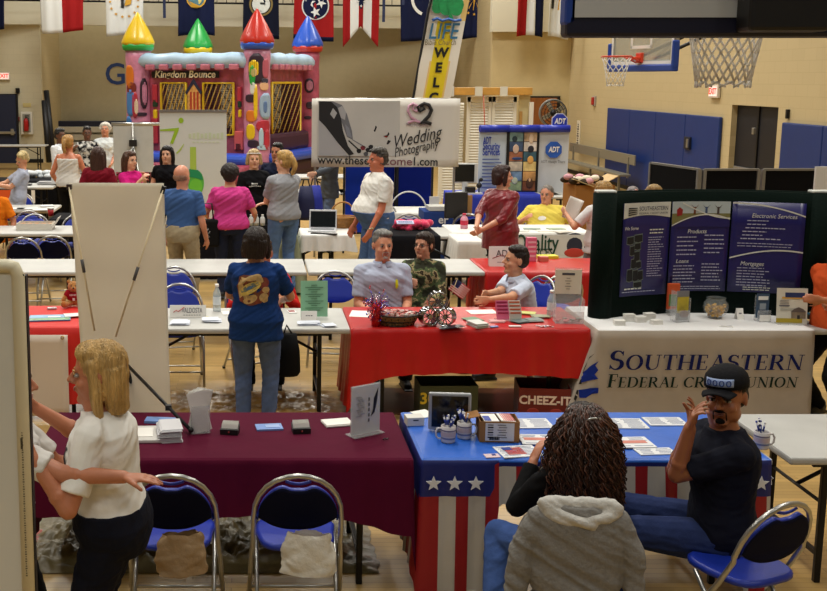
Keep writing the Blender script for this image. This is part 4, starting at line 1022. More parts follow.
for x in (fx0+.055, fx0+.165, fx0+.275, fx1-.06):
    mb = MB(); mb.poly([(x+(.042 if q % 2 == 0 else .018)*sin(q*pi/5), fy0-.042, .625+(.042 if q % 2 == 0 else .018)*cos(q*pi/5)) for q in range(10)], (0, .004, 0), M((220, 222, 226), .5)); mb.build('star', None, fc)
for i in range(7):
    y = fy0+.07+i*.11
    for X, sg in ((fx0-.040, 1), (fx1+.036, 1)):
        mb = MB(); mb.poly([(X, y+(.038 if q % 2 == 0 else .016)*sin(q*pi/5), .615+(.038 if q % 2 == 0 else .016)*cos(q*pi/5)) for q in range(10)], (.004, 0, 0), M((220, 222, 226), .5)); mb.build('star', None, fc)
# credit union cloth
cuc = drape('tablecloth', 'white credit union tablecloth with large navy lettering', 2.76, 4.46, T2[0]-.05, T2[1]+.04, (.70, .7, .3, .70), M((176, 166, 154), .85, var=.04, bump=.2, bs=5), amp=.006, fold=.5, flare=.015, topmat=M((224, 224, 224), .8), corner=0, sflare={3: .26})  # one white cloth: front shade put into the skirt colour, top left paler
navyt = M((22, 30, 92), .8); dgt = M((22, 44, 38), .8)
yf = T2[0]-.05-.036
def plc(x, z, e=0): return (x, yf-e, z)
mb = MB(); xs = Q(608, 366, yf)[0]; zs = Q(608, 370, yf)[1]; H1 = (Q(608, 355, yf)[1]-Q(608, 370, yf)[1])*1.02
xe = serif_letters('SOUTHEASTERN', H1, 0, MB(), navyt, lambda x, z, e=0: (x, 0, z), 1.0)
wanted = Q(804, 366, yf)[0]-xs; ws = wanted/xe
serif_letters('SOUTHEASTERN', H1, 0, mb, navyt, lambda x, z, e=0: (xs+x, yf-e, zs+z), ws)
zs2 = Q(608, 387.5, yf)[1]; H2 = Q(608, 377, yf)[1]-zs2; words = 'FEDERAL CREDIT UNION'
xe = serif_letters(words, H2, 0, MB(), dgt, lambda x, z, e=0: (x, 0, z), 1.0)
ws2 = (Q(798, 382, yf)[0]-xs)/xe
serif_letters(words, H2, 0, mb, dgt, lambda x, z, e=0: (xs+x, yf-e, zs2+z), ws2)
mb.build('lettering', None, cuc, fixn=False)
BE = M((26, 50, 150), .8); mb = MB()
for m_, pg in ((BE, [(600.6, 363.8), (587.8, 374), (584.4, 384), (600, 381.5)]), (BE, [(600, 390.3), (581.7, 391), (582.4, 399), (590.5, 399.7), (599.3, 395.7)]),
    (BLACK, [(598.6, 355), (589, 362.5), (581.7, 376), (587, 372), (591.8, 362.5)]), (BLACK, [(586.4, 379.4), (575, 384.2), (585, 385.8)]), (BLACK, [(581.7, 391.6), (572.9, 388.2), (580.3, 396.3)]), (BLACK, [(570.8, 391.6), (580.3, 397.7), (577.6, 402.4)])):
    f = mb.bm.faces.new([mb.bm.verts.new(V((Q(x_, y_, T2[0]-.15)[0], T2[0]-.15, Q(x_, y_, T2[0]-.15)[1]))) for x_, y_ in pg]); f.material_index = mb.mi(m_)
bmesh.ops.triangulate(mb.bm, faces=mb.bm.faces[:]); bmesh.ops.subdivide_edges(mb.bm, edges=mb.bm.edges[:], cuts=3)
em = mb.build('emblem', None, cuc, fixn=False); md = em.modifiers.new('lay', 'SHRINKWRAP'); md.target = cuc; md.wrap_method = 'NEAREST_SURFACEPOINT'; md.wrap_mode = 'ABOVE_SURFACE'; md.offset = .007
# ================================================================ tent signs, books, small things on row 1
MTOP = .7475
def cardholder(px, py, label, rz):
    X, Y = P(px, py, MTOP); e = empty('card_holder', (X, Y, MTOP), rz, label, 'card holder')
    mb = MB(); mb.poly([(-.05, -.032, 0), (-.05, .032, 0), (-.05, .032, .05), (-.05, -.032, .022)], (.10, 0, 0), BLACK); mb.box((0, -.033, .015), (.1, .006, .03), BLACK); mb.build('holder', None, e)
    mb = MB()
    for i in range(6): mb.box((0, -.012+.007*i, .034+.002*i), (.09, .0015, .040), PAPER, rot=MX.Rotation(-.25, 3, 'X').to_euler())
    mb.build('card', None, e); mb = MB(); mb.sph((0, -.037, .016), .006, M((150, 40, 40), .4), seg=8); mb.build('badge', None, e)
cardholder(230, 433, 'black card holder with white cards, left one on the maroon cloth', -.18)
cardholder(301, 432, 'black card holder with white cards, next to the white card stack', .12)
bluebk = M((112, 146, 206), .5, var=.05)
o = sheet(269, 428, .15, .10, 'light blue booklet lying between the two black card holders', 'booklet', 'booklet', bluebk, .010, .12, MTOP, [('title_strip', (.02, .0, .08, .05, M((150, 176, 220), .5)))])
o = sheet(160, 421.5, .17, .085, 'light blue booklet lying behind the stacked envelopes', 'booklet', 'booklet', bluebk, .014, -.1, MTOP)
stack(337, 424, .16, .11, 5, 'small stack of white cards beside the clear sign stand', 'cards', 'card_stack', PAPER, .003, .004, MTOP, .25)
stack(169, 437, .115, .19, 20, 'stack of grey-white envelopes beside the white tray', 'envelopes', 'envelope_stack', M((206, 206, 210), .6), .0035, .012, MTOP, .15)
X, Y = P(146, 436, MTOP); e = empty('tray', (X, Y, MTOP), .05, 'white plastic tray with a paper at the left end of the maroon cloth', 'tray')
mb = MB(); mb.box((0, 0, .010), (.19, .25, .020), M((210, 208, 204), .4), bev=.005); mb.build('tray_base', None, e)
mb = MB(); mb.box((-.01, .0, .022), (.10, .15, .004), PAPER); mb.build('paper', None, e)
# acrylic brochure holder with folded white paper
X, Y = P(200, 432, MTOP); e = empty('brochure_holder', (X, Y, MTOP), .2, 'clear upright holder full of folded white brochures on the maroon cloth', 'brochure holder')
ac = M((220, 224, 226), .08, alpha=.25)
mb = MB(); mb.box((0, -.03, .08), (.105, .003, .16), ac); mb.box((-.052, 0, .08), (.003, .06, .16), ac); mb.box((.052, 0, .08), (.003, .06, .16), ac); mb.box((0, 0, .003), (.105, .06, .005), ac); mb.build('holder', None, e)
mb = MB()
for i in range(9): mb.box((.004*(i-4)*.4, -.022+.005*i, .125+.003*(i % 3)), (.092, .002, .235), PAPER, rot=MX.Rotation(.06*(i-4), 3, 'Y').to_euler())
mb.build('brochure', None, e)
# clear acrylic sign stand
X, Y = P(365, 434, MTOP); e = empty('sign_stand', (X, Y, MTOP), .55, 'clear acrylic sign stand with a white printed sheet on the maroon cloth', 'sign stand')
mb = MB(); mb.box((0, 0, .004), (.21, .09, .007), ac, bev=.002); mb.box((0, 0, .145), (.20, .008, .28), M((214, 220, 222), .1, alpha=.35)); mb.build('stand', None, e)
mb = MB(); mb.box((0, 0, .145), (.19, .005, .27), M((222, 222, 222), .6)); pp = mb.build('printed_sheet', None, e)
mb = MB(); mb.poly([(.035, -.006, .10), (.05, -.006, .14), (.055, -.006, .20), (.085, -.006, .26), (.075, -.006, .18), (.06, -.006, .12)], (0, .001, 0), BLACK)
for i in range(10): mb.box((-.05+.01*(i % 3), -.0065, .22-.012*i), (.04, .0015, .003), M((120, 120, 126), .6))
for i in range(5): mb.box((.02, -.0065, .20-.03*i), (.008, .0015, .018), M((60, 60, 66), .6))
mb.build('print_mark', None, pp)
X, Y = P(383, 441, MTOP); mb = MB(); mb.tube([(0, 0, .008), (.01, .008, .012), (.022, .004, .008), (.03, .012, .012)], .004, BLACK); one(mb, 'binder_clip', 'tiny dark clip lying near the right end of the maroon cloth', 'clip', loc=(X, Y, MTOP))
# ---- things on the stars and stripes cloth
X, Y = P(449, 431, MTOP); e = empty('monitor', (X, Y, MTOP), radians(-6), 'small grey framed flat screen standing on the blue cloth', 'screen')
mb = MB(); mb.box((0, 0, .115), (.235, .03, .215), M((168, 172, 176), .35, .3), bev=.008); mb.build('housing', None, e)
mb = MB(); mb.box((0, -.016, .117), (.20, .004, .178), M((6, 7, 10), .15)); mb.build('screen', None, e)
mb = MB(); mb.box((0, .03, .006), (.16, .13, .012), M((90, 94, 100), .4), bev=.004); mb.box((0, .03, .05), (.05, .03, .09), M((90, 94, 100), .4)); mb.build('stand', None, e)
def mug(px, py, label, rz, col, pens, z=MTOP):
    X, Y = P(px, py, z); e = empty('mug', (X, Y, z), rz, label, 'mug')
    mm = M(col, .25)
    mb = MB(); mb.lathe([(.001, 0), (.036, .001), (.039, .01), (.040, .092), (.037, .094), (.035, .09), (.034, .012), (.001, .010)], (0, 0, 0), mm, seg=24); mb.tube([(.038, 0, .078), (.058, 0, .078), (.068, 0, .060), (.066, 0, .035), (.054, 0, .020), (.038, 0, .02)], .0058, mm); mb.build('cup', None, e)
    mb = MB()
    for k, (z0, z1, c) in enumerate(((.024, .034, (110, 116, 150)), (.040, .064, (190, 170, 168)), (.068, .076, (120, 110, 130)))): mb.cyl((0, 0, z0), (0, 0, z1), .0408, M(c, .4), seg=24, caps=False)
    mb.build('printed_band', None, e)
    rnd = random.Random(px)
    for i in range(pens):
        a = rnd.uniform(0, 6.28); t = rnd.uniform(.02, .045); L = rnd.uniform(.13, .16); b0 = V((-.012*cos(a), -.012*sin(a), .014)); tp_ = V((t*cos(a), t*sin(a), L)); c = ((36, 60, 150), (226, 226, 230), (30, 34, 60))[i % 3]
        mb = MB(); mb.cyl(b0, tp_, .0045, M((222, 222, 226), .3), seg=8); mb.cyl(b0.lerp(tp_, .62), b0.lerp(tp_, .86), .0052, M((34, 56, 140), .3), seg=8); mb.sph(tp_, .0065, M(c, .3), seg=8)
        tag(mb.build('pen', None, None, (X, Y, z)), 'blue and white pen standing in the mug %s' % ('before the small screen' if px < 455 else ('beside the carton' if px < 600 else 'right of the man in the cap')), 'pen', 'pens in the mug %s' % ('before the small screen' if px < 455 else ('beside the carton' if px < 600 else 'right of the man in the cap')))
mug(448, 442, 'white souvenir mug of pens in front of the small screen', pi, (206, 200, 200), 8)
mug(464, 438, 'white souvenir mug of pens behind the other, beside the carton', 0, (206, 202, 200), 5)
mug(761, 448, 'white mug of pens right of the man in the cap', 0, (200, 196, 196), 6)
X, Y = P(497, 438, MTOP); e = empty('carton', (X, Y, MTOP), -.06, 'open brown carton with a shipping label on the stars and stripes cloth', 'carton')
crd = M((150, 108, 66), .8, var=.08)
mb = MB(); 
for c, d in (((0, -.075, .06), (.21, .004, .115)), ((0, .075, .06), (.21, .004, .115)), ((-.105, 0, .06), (.004, .15, .115)), ((.105, 0, .06), (.004, .15, .115)), ((0, 0, .003), (.21, .15, .005))): mb.box(c, d, crd)
mb.box((-.14, .02, .125), (.08, .11, .004), crd, rot=MX.Rotation(-.2, 3, 'Y').to_euler()); mb.build('box', None, e)
mb = MB(); mb.box((0, -.0785, .06), (.155, .002, .10), M((206, 206, 206), .6)); l = mb.build('shipping_label', None, e)
mb = MB()
for i in range(6):
    mb.box((-.05+.0*i, -.0805, .10-.014*i), (.03, .001, .004+.003*(i % 2)), BLACK); mb.box((.01+.006*(i % 2), -.0805, .10-.014*i), (.045, .001, .003), BLACK)
for i in range(14): mb.box((-.055+.008*i*.5, -.0805, .025), (.002+.001*(i % 3), .001, .018), BLACK)
mb.build('lettering', None, l)
for i, (dx, c1) in enumerate(((-.045, 0), (.045, 1))):
    mb = MB(); mb.box((X+dx, Y, MTOP+.115), (.08, .13, .006), PAPER, rot=MX.Rotation(.1*i, 3, 'Y').to_euler()); o = one(mb, 'pamphlet', ('pamphlet with a blue corner lying in the open carton', 'pamphlet with red stripes lying in the open carton')[i], 'pamphlet')
    mb = MB()
    if i == 0: mb.box((X+dx-.02, Y-.02, MTOP+.1195), (.035, .08, .002), M((30, 60, 160), .5))
    else:
        for q in range(7): mb.box((X+dx-.034+.011*q, Y, MTOP+.1195), (.0055, .125, .002), M((190, 50, 46), .5), rot=V((0, 0, 0)) and None)
    mb.build('printed_pattern', None, o)
X, Y = P(414, 424, MTOP); mb = MB(); mb.box((0, 0, .025), (.10, .08, .05), M((216, 214, 208), .6), bev=.003); o = one(mb, 'small_box', 'small white box at the back left corner of the blue cloth', 'box', loc=(X, Y, MTOP), rz=.1)
mb = MB(); mb.box((.0, -.041, .035), (.03, .002, .006), BLACK); mb.build('slot', None, o)
sheet(424, 414, .11, .13, 'white envelope on the small white box corner of the blue cloth', 'envelope', 'envelope', PAPER, .003, .5, MTOP+.001)
# flag papers spread over the cloth
def newspaper(px, py, w, d, rz, label, kind, z=MTOP):
    X, Y = P(px, py, z); mb = MB(); mb.box((0, 0, .003), (w, d, .005), M((224, 226, 228), .7)); o = mb.build('newspaper', None, None, (X, Y, z), rz); tag(o, label, 'newspaper', 'papers spread on the stars and stripes cloth')
    mb = MB(); rnd = random.Random(int(px)); tx = M((140, 148, 176), .7); rd = M((206, 130, 116), .7)
    n = int(d/.022)
    for i in range(n):
        y = d/2-.02-.021*i
        if kind == 'red' and .35 < i/n < .72: continue
        for c in (-.25, .25): mb.box((c*w, y, .0062), (w*.42*rnd.uniform(.7, 1), .006, .001), tx)
    mb.build('print', None, o)
    if kind == 'red': mb = MB(); mb.box((0, 0, .0065), (w*.8, d*.26, .001), rd); mb.build('red_picture', None, o)
    if kind == 'flag':
        mb = MB()
        for i in range(6): mb.box((-.02, -.045+.018*i, .0075), (w*.45, .009, .001), M((196, 44, 40), .6))
        mb.box((-.05, .035, .0085), (.05, .04, .001), M((40, 60, 140), .6)); mb.build('flag_print', None, o)
newspaper(518, 452, .22, .17, .15, 'white leaflet with a striped flag print, nearest to the carton', 'flag', MTOP)
newspaper(528, 424, .26, .17, .04, 'newspaper spread behind the curly haired woman, left of her head', 'text', MTOP)
newspaper(540, 440, .22, .16, -.05, 'newspaper with a reddish picture left of the curly hair', 'red', MTOP+.006)
newspaper(622, 424, .26, .18, -.03, 'newspaper spread right of the curly hair, near the back edge', 'text', MTOP)
newspaper(628, 443, .25, .17, .05, 'newspaper with a reddish picture between the two sitters', 'red', MTOP+.006)
newspaper(665, 422, .22, .15, .0, 'newspaper reaching towards the capped man at the back edge', 'text', MTOP)
newspaper(578, 424, .2, .18, .02, 'newspaper directly behind the curly haired woman', 'text', MTOP+.001)
newspaper(655, 452, .2, .10, .08, 'newspaper near the elbow of the capped man', 'text', MTOP)
o = sheet(492, 456, .08, .055, 'small card with a flag print lying before the carton', 'card', 'postcard', M((214, 190, 196), .6), .003, .1, MTOP, [('blue_field', (.012, .008, .02, .02, M((50, 60, 140), .6)))])
o = sheet(508, 425, .05, .10, 'bright blue card edge lying behind the carton', 'card', 'postcard', M((40, 90, 190), .6), .003, .3, MTOP)
# floor things between the rows
tarp = M((104, 92, 58), .38, var=.25, vs=5., bump=.7, bs=7)
def tarpmesh(x0, x1, y0, y1, h, label, m, seed):
    mb = MB()
    def fn(u, v):
        x = x0+(x1-x0)*u; y = y0+(y1-y0)*v; q = V((x*5+seed, y*9, seed)); n = 1-abs(noise.noise(q)); n2 = 1-abs(noise.noise(q*2.7))
        ed = min(1, 6*min(u, 1-u, v, 1-v)); return (x+.02*noise.noise(q*2), y, .006+h*ed*(.45*n**2+.35*n2**3+.25*noise.noise(q*.4)**2))
    mb.grid(fn, int((x1-x0)/.018), int((y1-y0)/.018), m)
    return one(mb, 'crumpled_tarp', label, 'tarp')
tarpmesh(-1.35, .72, 5.62, 6.45, .16, 'crumpled shiny olive tarp on the floor under the maroon table', tarp, 3.3)
tarpmesh(-1.1, .80, 8.3, 9.15, .07, 'crumpled brown plastic sheet on the floor under the grey table with the green sign', M((150, 118, 64), .3, var=.25, vs=6., bump=.6, bs=7), 8.1)
X0 = P(425, 393, 0); mb = MB(); mb.box((2.0, 8.85, .003), (1.9, .75, .006), M((92, 54, 32), .3, var=.1)); one(mb, 'court_band', 'dark brown band on the floor behind the small screen', 'floor marking')  # brown paint band of the court, built as a thin slab
# cartons on floor behind row 1
def floorbox(px, py, w, d, h, rz, label, side, txt, tm, fs, topm=None, lift=0):
    X, Y = P(px, py, 0); e = empty('carton', (X, Y, lift), rz, label, 'carton')
    mb = MB()
    for c, dd in (((0, -d/2, h/2), (w, .006, h)), ((0, d/2, h/2), (w, .006, h)), ((-w/2, 0, h/2), (.006, d, h)), ((w/2, 0, h/2), (.006, d, h)), ((0, 0, .005), (w, d, .008))): mb.box(c, dd, side)
    mb.build('box', None, e)
    mb = MB(); mb.box((0, 0, h*.7), (w*.92, d*.9, .01), topm or BLACK); mb.build('contents', None, e)
    text(txt, fs, tm, e, (-.17 if txt == '30' else 0, -d/2-.006, h*.62), bold=.003)
    return e
e = floorbox(541, 414, .40, .32, .26, -.12, 'dark red cracker carton on the floor behind the table', M((110, 22, 20), .5), 'CHEEZ-IT', M((236, 214, 200), .5), .095)
mb = MB()
for s in (-1, 1): mb.sph((s*.09, -.162, .07), (.05, .006, .03), M((150, 40, 24), .5), seg=10)
mb.build('printed_pattern', None, e)
e = floorbox(445, 414, .46, .3, .28, .0, 'dark green carton with a yellow number, behind the small screen', M((60, 64, 34), .6), '30', M((214, 180, 40), .5), .13)
e.children[0] if False else None
# ================================================================ things on row 2
ZT = .7475
# green sign with small card before it
X, Y = P(314, 317, .742); e = empty('sign_stand', (X, Y, .742), .05, 'pale green printed sign standing on the bare grey table', 'sign')
mb = MB(); mb.box((0, 0, .155), (.225, .006, .30), M((140, 196, 160), .6), rot=MX.Rotation(-.08, 3, 'X').to_euler()); s = mb.build('sign_sheet', None, e)
mb = MB()
for i in range(12): mb.box((0, -.004-.0008*i*0, .27-.019*i), (.05+.1*((i*5) % 3)/2, .002, .004), M((60, 110, 84), .6), rot=MX.Rotation(-.08, 3, 'X').to_euler())
for v in mb.bm.verts: v.co.y += .08*(v.co.z-.155)-.002
mb.build('lettering', None, s)
mb = MB(); mb.box((0, .03, .07), (.06, .09, .005), M((150, 190, 160), .6), rot=V((1.2, 0, 0)) and MX.Rotation(1.0, 3, 'X').to_euler()); mb.build('back_strut', None, e)
def tentcard(px, py, w, h, label, lines, col=(230, 228, 222), z=.742, rz=0., name='tent_card'):
    X, Y = P(px, py, z); e = empty(name, (X, Y, z), rz, label, 'sign'); m = M(col, .6)
    mb = MB(); mb.poly([(-w/2, -.03, 0), (w/2, -.03, 0), (w/2, .0, h), (-w/2, .0, h)], (0, .003, 0), m); mb.poly([(-w/2, .03, 0), (w/2, .03, 0), (w/2, .003, h), (-w/2, .003, h)], (0, .003, 0), m); s = mb.build('card', None, e)
    tilt = pi/2-math.atan2(.03, h)
    for (t, x, zz, sz, mm, fw) in lines:
        if t == '~':
            mb = MB(); n_ = max(1, int(fw/.02))
            for i in range(n_): mb.box((x-fw/2+fw*(i+.5)/n_, -.03+.03*zz/h-.0015, zz), (fw/n_*.75, .001, sz*.35), mm)
            mb.build('small_print', None, s); continue
        text(t, sz, mm, s, (x, -.03+.03*zz/h-.002, zz), (tilt, 0, 0), fitw=fw, ex=.0008)
    return e
tentcard(309+0, 320, .13, .075, 'small white card in front of the pale green sign', [('~', 0, .04, .02, M((120, 120, 120), .6), .06)])
e = tentcard(188, 317, .30, .10, 'white tent sign with grey lettering at the banner edge of the grey table', [('VALDOSTA', .035, .058, .06, M((110, 110, 116), .6), .17), ('~', .035, .022, .018, M((150, 150, 150), .6), .15)])
mb = MB(); mb.tube([(-.12, -.021, .045), (-.095, -.014, .06), (-.08, -.02, .05), (-.03, -.008, .085)], .003, M((190, 50, 50), .5)); mb.build('emblem', None, e)
bottle(217, 311, 'clear water bottle standing on the grey table left of the nut print shirt', h=.235, r=.034, z=.742)
def fan_stack(px, py, n, w, d, label, z=.742, m=None, rz=0.): return stack(px, py, w, d, n, label, 'leaflets', 'leaflet_stack', m or M((214, 220, 232), .6), .003, .022, z, rz)
fan_stack(180, 323, 6, .12, .14, 'loose white leaflets in front of the tent sign on the grey table')
fan_stack(212, 321, 7, .13, .12, 'pale blue leaflets left of the woman in the nut print shirt')
fan_stack(308, 324, 6, .16, .09, 'pale blue leaflets lying before the pale green sign')
fan_stack(327, 326, 5, .10, .08, 'leaflets fanned right of the pale green sign', rz=.3)
sheet(229, 313, .12, .14, 'white sheet lying at the left elbow of the nut print shirt', 'paper', 'paper_sheet', PAPER, .004, .15, .742)
sheet(200, 317, .14, .03, 'yellow and green ribbon lying beside the tent sign', 'ribbon', 'ribbon', M((196, 190, 110), .5), .006, -.1, .742)
sheet(292, 312, .07, .10, 'small red and white card beside the nut print shirt', 'card', 'postcard', M((226, 222, 220), .5), .004, .2, .742, [('red_patch', (0, .015, .05, .04, RED))])
# basket of sweets
X, Y = P(396, 324, ZT); e = empty('basket', (X, Y, ZT), 0, 'dark woven basket filled with sweets on the red table', 'basket')
mb = MB(); bk1 = M((120, 84, 40), .6, var=.2, vs=30.); bk2 = M((40, 28, 18), .6)
N = 40
for j in range(7):
    r = .105+.006*j; z = .008+.013*j; mb.tube([((r+.004*(1 if (i+j) % 2 else -1))*cos(2*pi*i/N)*1.3, (r+.004*(1 if (i+j) % 2 else -1))*sin(2*pi*i/N)*.95, z) for i in range(N)], .0065, bk1 if j not in (2, 6) else bk2, closed=True, seg=6)
for i in range(0, N, 2):
    a = 2*pi*i/N; mb.cyl((.105*cos(a)*1.3, .105*sin(a)*.95, 0), (.142*cos(a)*1.3, .142*sin(a)*.95, .09), .005, bk2, seg=6)
mb.cyl((0, 0, .0), (0, 0, .008), .12, bk2, seg=24); mb.build('wicker', None, e)
mb = MB(); rnd = random.Random(4)
for i in range(150):
    a = rnd.uniform(0, 6.28); q = sqrt(rnd.random())*.12; mb.box((q*cos(a)*1.25, q*sin(a)*.9, .085+.02*(1-q/.12)+rnd.uniform(0, .01)), (.026, .016, .012), M(((226, 190, 180), (214, 206, 200), (196, 90, 80))[i % 3], .35), rz=rnd.uniform(0, 3))
one(mb, 'sweets', 'wrapped sweets heaped in the dark woven basket', 'sweets', loc=(X, Y, ZT), kind='stuff')
# tinsel centrepiece
X, Y = P(376, 326, ZT); e = empty('tinsel_centrepiece', (X, Y, ZT), 0, 'red, silver and blue tinsel centrepiece beside the basket', 'decoration')
fr_ = M((186, 24, 34), .12, .8); fb_ = M((40, 60, 190), .15, .8); fs_ = M((220, 220, 226), .1, .9)
mb = MB(); mb.lathe([(.001, 0), (.036, 0), (.040, .05), (.034, .12), (.044, .18), (.001, .17)], (0, 0, 0), M((178, 22, 30), .2, .6, bump=1., bs=40), seg=16); mb.build('foil_base', None, e)
mb = MB(); rnd = random.Random(9)
for i in range(170):
    a = rnd.uniform(0, 6.28); el = rnd.uniform(-.2, 1.4); L = rnd.uniform(.04, .13); z0 = rnd.uniform(.03, .2); p = V((.03*cos(a), .03*sin(a), z0)); d = V((cos(a)*cos(el), sin(a)*cos(el), sin(el)))
    if z0 < .12: L *= .4
    q = p+d*L; mb.tube([p, p+d*L*.5+V((0, 0, .01)), q+V((0, 0, -.01))], .0022, (fr_, fb_, fs_, fr_)[i % 4], seg=4)
    if i % 3 == 0: mb.sph(q, .006, (fr_, fb_, fs_)[i % 3 if i % 2 else 1], seg=6)
mb.build('tinsel', None, e)
# chrome wheels trophy
X, Y = P(437, 326, ZT); e = empty('wheel_ornament', (X, Y, ZT), -.15, 'ornament of three small chrome spoked wheels stacked in a pyramid', 'ornament')
for (x, z, rr_, rz) in ((-.068, .078, .074, .5), (.068, .078, .074, -.35), (0.0, .205, .080, .1)):
    mb = MB(); N = 28
    def W(x_, y_, z_, rz=rz, x=x, z=z): a = MX.Rotation(rz, 3, 'Z') @ V((x_, y_, z_)); return a+V((x, 0, z))
    prof = [(.70, -.045), (1.0, -.045), (1.0, -.035), (.90, -.025), (.90, .025), (1.0, .035), (1.0, .045), (.7, .045)]
    mb.loft([[W(r*rr_*cos(2*pi*k/N), y_, r*rr_*sin(2*pi*k/N)) for k in range(N)] for r, y_ in [(.82, -.03), (.90, -.045), (1., -.045), (1., -.036), (.93, -.028), (.93, .028), (1., .036), (1., .045), (.9, .045), (.82, .03), (.82, -.03)]], CHROME, caps=False)
    mb.build('wheel_rim', None, e)
    mb = MB(); mb.cyl(W(0, -.03, 0), W(0, .03, 0), .016, CHROME, seg=14)
    for k in range(10): a = 2*pi*k/10; mb.cap(W(.010*cos(a), -.022, .010*sin(a)), W(.84*rr_*cos(a), -.026, .84*rr_*sin(a)), .0055, .004, CHROME, seg=6)
    mb.build('spokes', None, e)
# cards fanned before the trophy
X, Y = P(451, 328.5, ZT); mb = MB()
for i in range(8): mb.box((.018*i-.06, .004*(i % 3), .004+.0025*i), (.055, .085, .002), M((44, 48, 60), .3), rz=-.5+.12*i)
one(mb, 'fanned_cards', 'fan of dark cards lying before the chrome wheels', 'cards', loc=(X, Y, ZT))
# small US flag on a stick
def stickflag(px, py, z0, X, Y, label, w=.14, h=.10, tilt=.45):
    e = empty('small_flag', (X, Y, z0), 0, label, 'flag')
    mb = MB(); mb.cyl((0, 0, 0), (.10, 0, .30), .003, M((200, 180, 140), .5)); mb.build('stick', None, e)
    mb = MB(); R_ = MX.Rotation(tilt, 3, 'Y'); o0 = V((.10, 0, .30))
    def c(u, v):
        if u < .42 and v < .54: return M((26, 34, 90), .6)
        return M((196, 44, 50), .6) if int(v*13) % 2 == 0 else M((226, 220, 214), .6)
    mb.grid(lambda u, v: o0+R_ @ V((w*u-.01, .008*sin(u*7), -h*v)), 26, 13, None, True, c); mb.build('cloth', None, e, solid=.0015)
Xf_, Yf_ = P(447, 318, ZT); stickflag(0, 0, ZT+.02, Xf_-.02, Yf_+.03, 'small striped flag on a stick behind the chrome wheels', .15, .11, .62)
# pink phone and grey handset held by camo sitter
X, Z = Q(425, 294, 9.0); mb = MB(); mb.box((0, 0, 0), (.055, .02, .12), M((196, 120, 130), .4), bev=.012, rot=MX.Rotation(.25, 3, 'Y').to_euler()); one(mb, 'pink_pouch', 'pink pouch standing against the chrome wheels', 'pouch', loc=(X, Y+.10, ZT+.062))
# papers
sheet(360, 314, .16, .24, 'white sheet at the left back corner of the red table', 'paper', 'paper_sheet', PAPER, .003, -.2, ZT)
sheet(412, 314, .12, .20, 'white sheet behind the basket and the chrome wheels', 'paper', 'paper_sheet', PAPER, .003, .1, ZT)
sheet(482, 312, .24, .16, 'white sheet under the forearm of the man in the pale shirt', 'paper', 'paper_sheet', PAPER, .003, .1, ZT)
stack(478, 326, .11, .16, 8, 'thick stack of white and green leaflets, left of the pink holder', 'leaflets', 'leaflet_stack', M((206, 208, 204), .6), .0045, .008, ZT, .3)
stack(473, 320, .12, .13, 4, 'green and white leaflets behind the thick stack', 'leaflets', 'leaflet_stack', M((120, 150, 120), .6), .003, .015, ZT, .4)
stack(497, 322, .12, .08, 4, 'red and white leaflets lying before the pink holder', 'leaflets', 'leaflet_stack', M((214, 160, 160), .6), .003, .014, ZT)
for i, (px, py, c, lb) in enumerate(((521, 322, (96, 110, 110), 'grey-green leaflets fanned in the middle of the red table'), (533, 321, (120, 126, 124), 'grey leaflets fanned right of the middle of the red table'), (541, 317, (150, 150, 120), 'olive leaflets beside the clear box on the red table'), (526, 314, (206, 206, 120), 'yellow and grey leaflets behind the fanned ones'))):
    stack(px, py, .13, .10, 5, lb, 'leaflets', 'leaflet_stack', M(c, .5), .003, .02, ZT, .5-.3*i)
sheet(515, 327, .10, .035, 'small white keyring pack at the front of the red table', 'packet', 'packet', M((228, 226, 226), .4), .012, 0, ZT, bev=.005)
sheet(494, 327.5, .07, .03, 'small blue and white packet at the front of the red table', 'packet', 'packet', M((120, 140, 200), .4), .012, .3, ZT, bev=.004)
for i, (px, rz) in enumerate(((541, -.7), (544, .5), (548, -.5))):
    X, Y = P(px, 327, ZT); mb = MB(); mb.cyl((-.045, 0, .006), (.045, 0, .006), .0045, M((226, 226, 230), .3)); mb.cyl((.01, 0, .006), (.03, 0, .006), .005, M((40, 60, 160) if i == 1 else (190, 60, 60), .3)); one(mb, 'pen', 'slim pen lying before the clear box on the red table', 'pen', group='pens before the clear box', loc=(X, Y, ZT), rz=rz)
# pink/white stepped holder
X, Y = P(508, 320, ZT); e = empty('leaflet_holder', (X, Y, ZT), .03, 'stepped holder of pink and white leaflets on the red table', 'leaflet holder')
for j, (x0, c, st) in enumerate(((-.052, (222, 120, 160), (160, 40, 80)), (.052, (222, 220, 210), (196, 90, 50)))):
    for k in range(4):
        mb = MB(); mb.box((x0, -.03+.018*k, .045+.026*k), (.10, .004, .07), M(c, .5)); o = mb.build('leaflet', None, e)
        mb = MB(); mb.box((x0, -.033+.018*k, .066+.026*k), (.085, .002, .012), M(st, .5)); mb.build('print', None, o)
mb = MB(); mb.box((0, .0, .004), (.21, .09, .006), ac); mb.build('base', None, e)
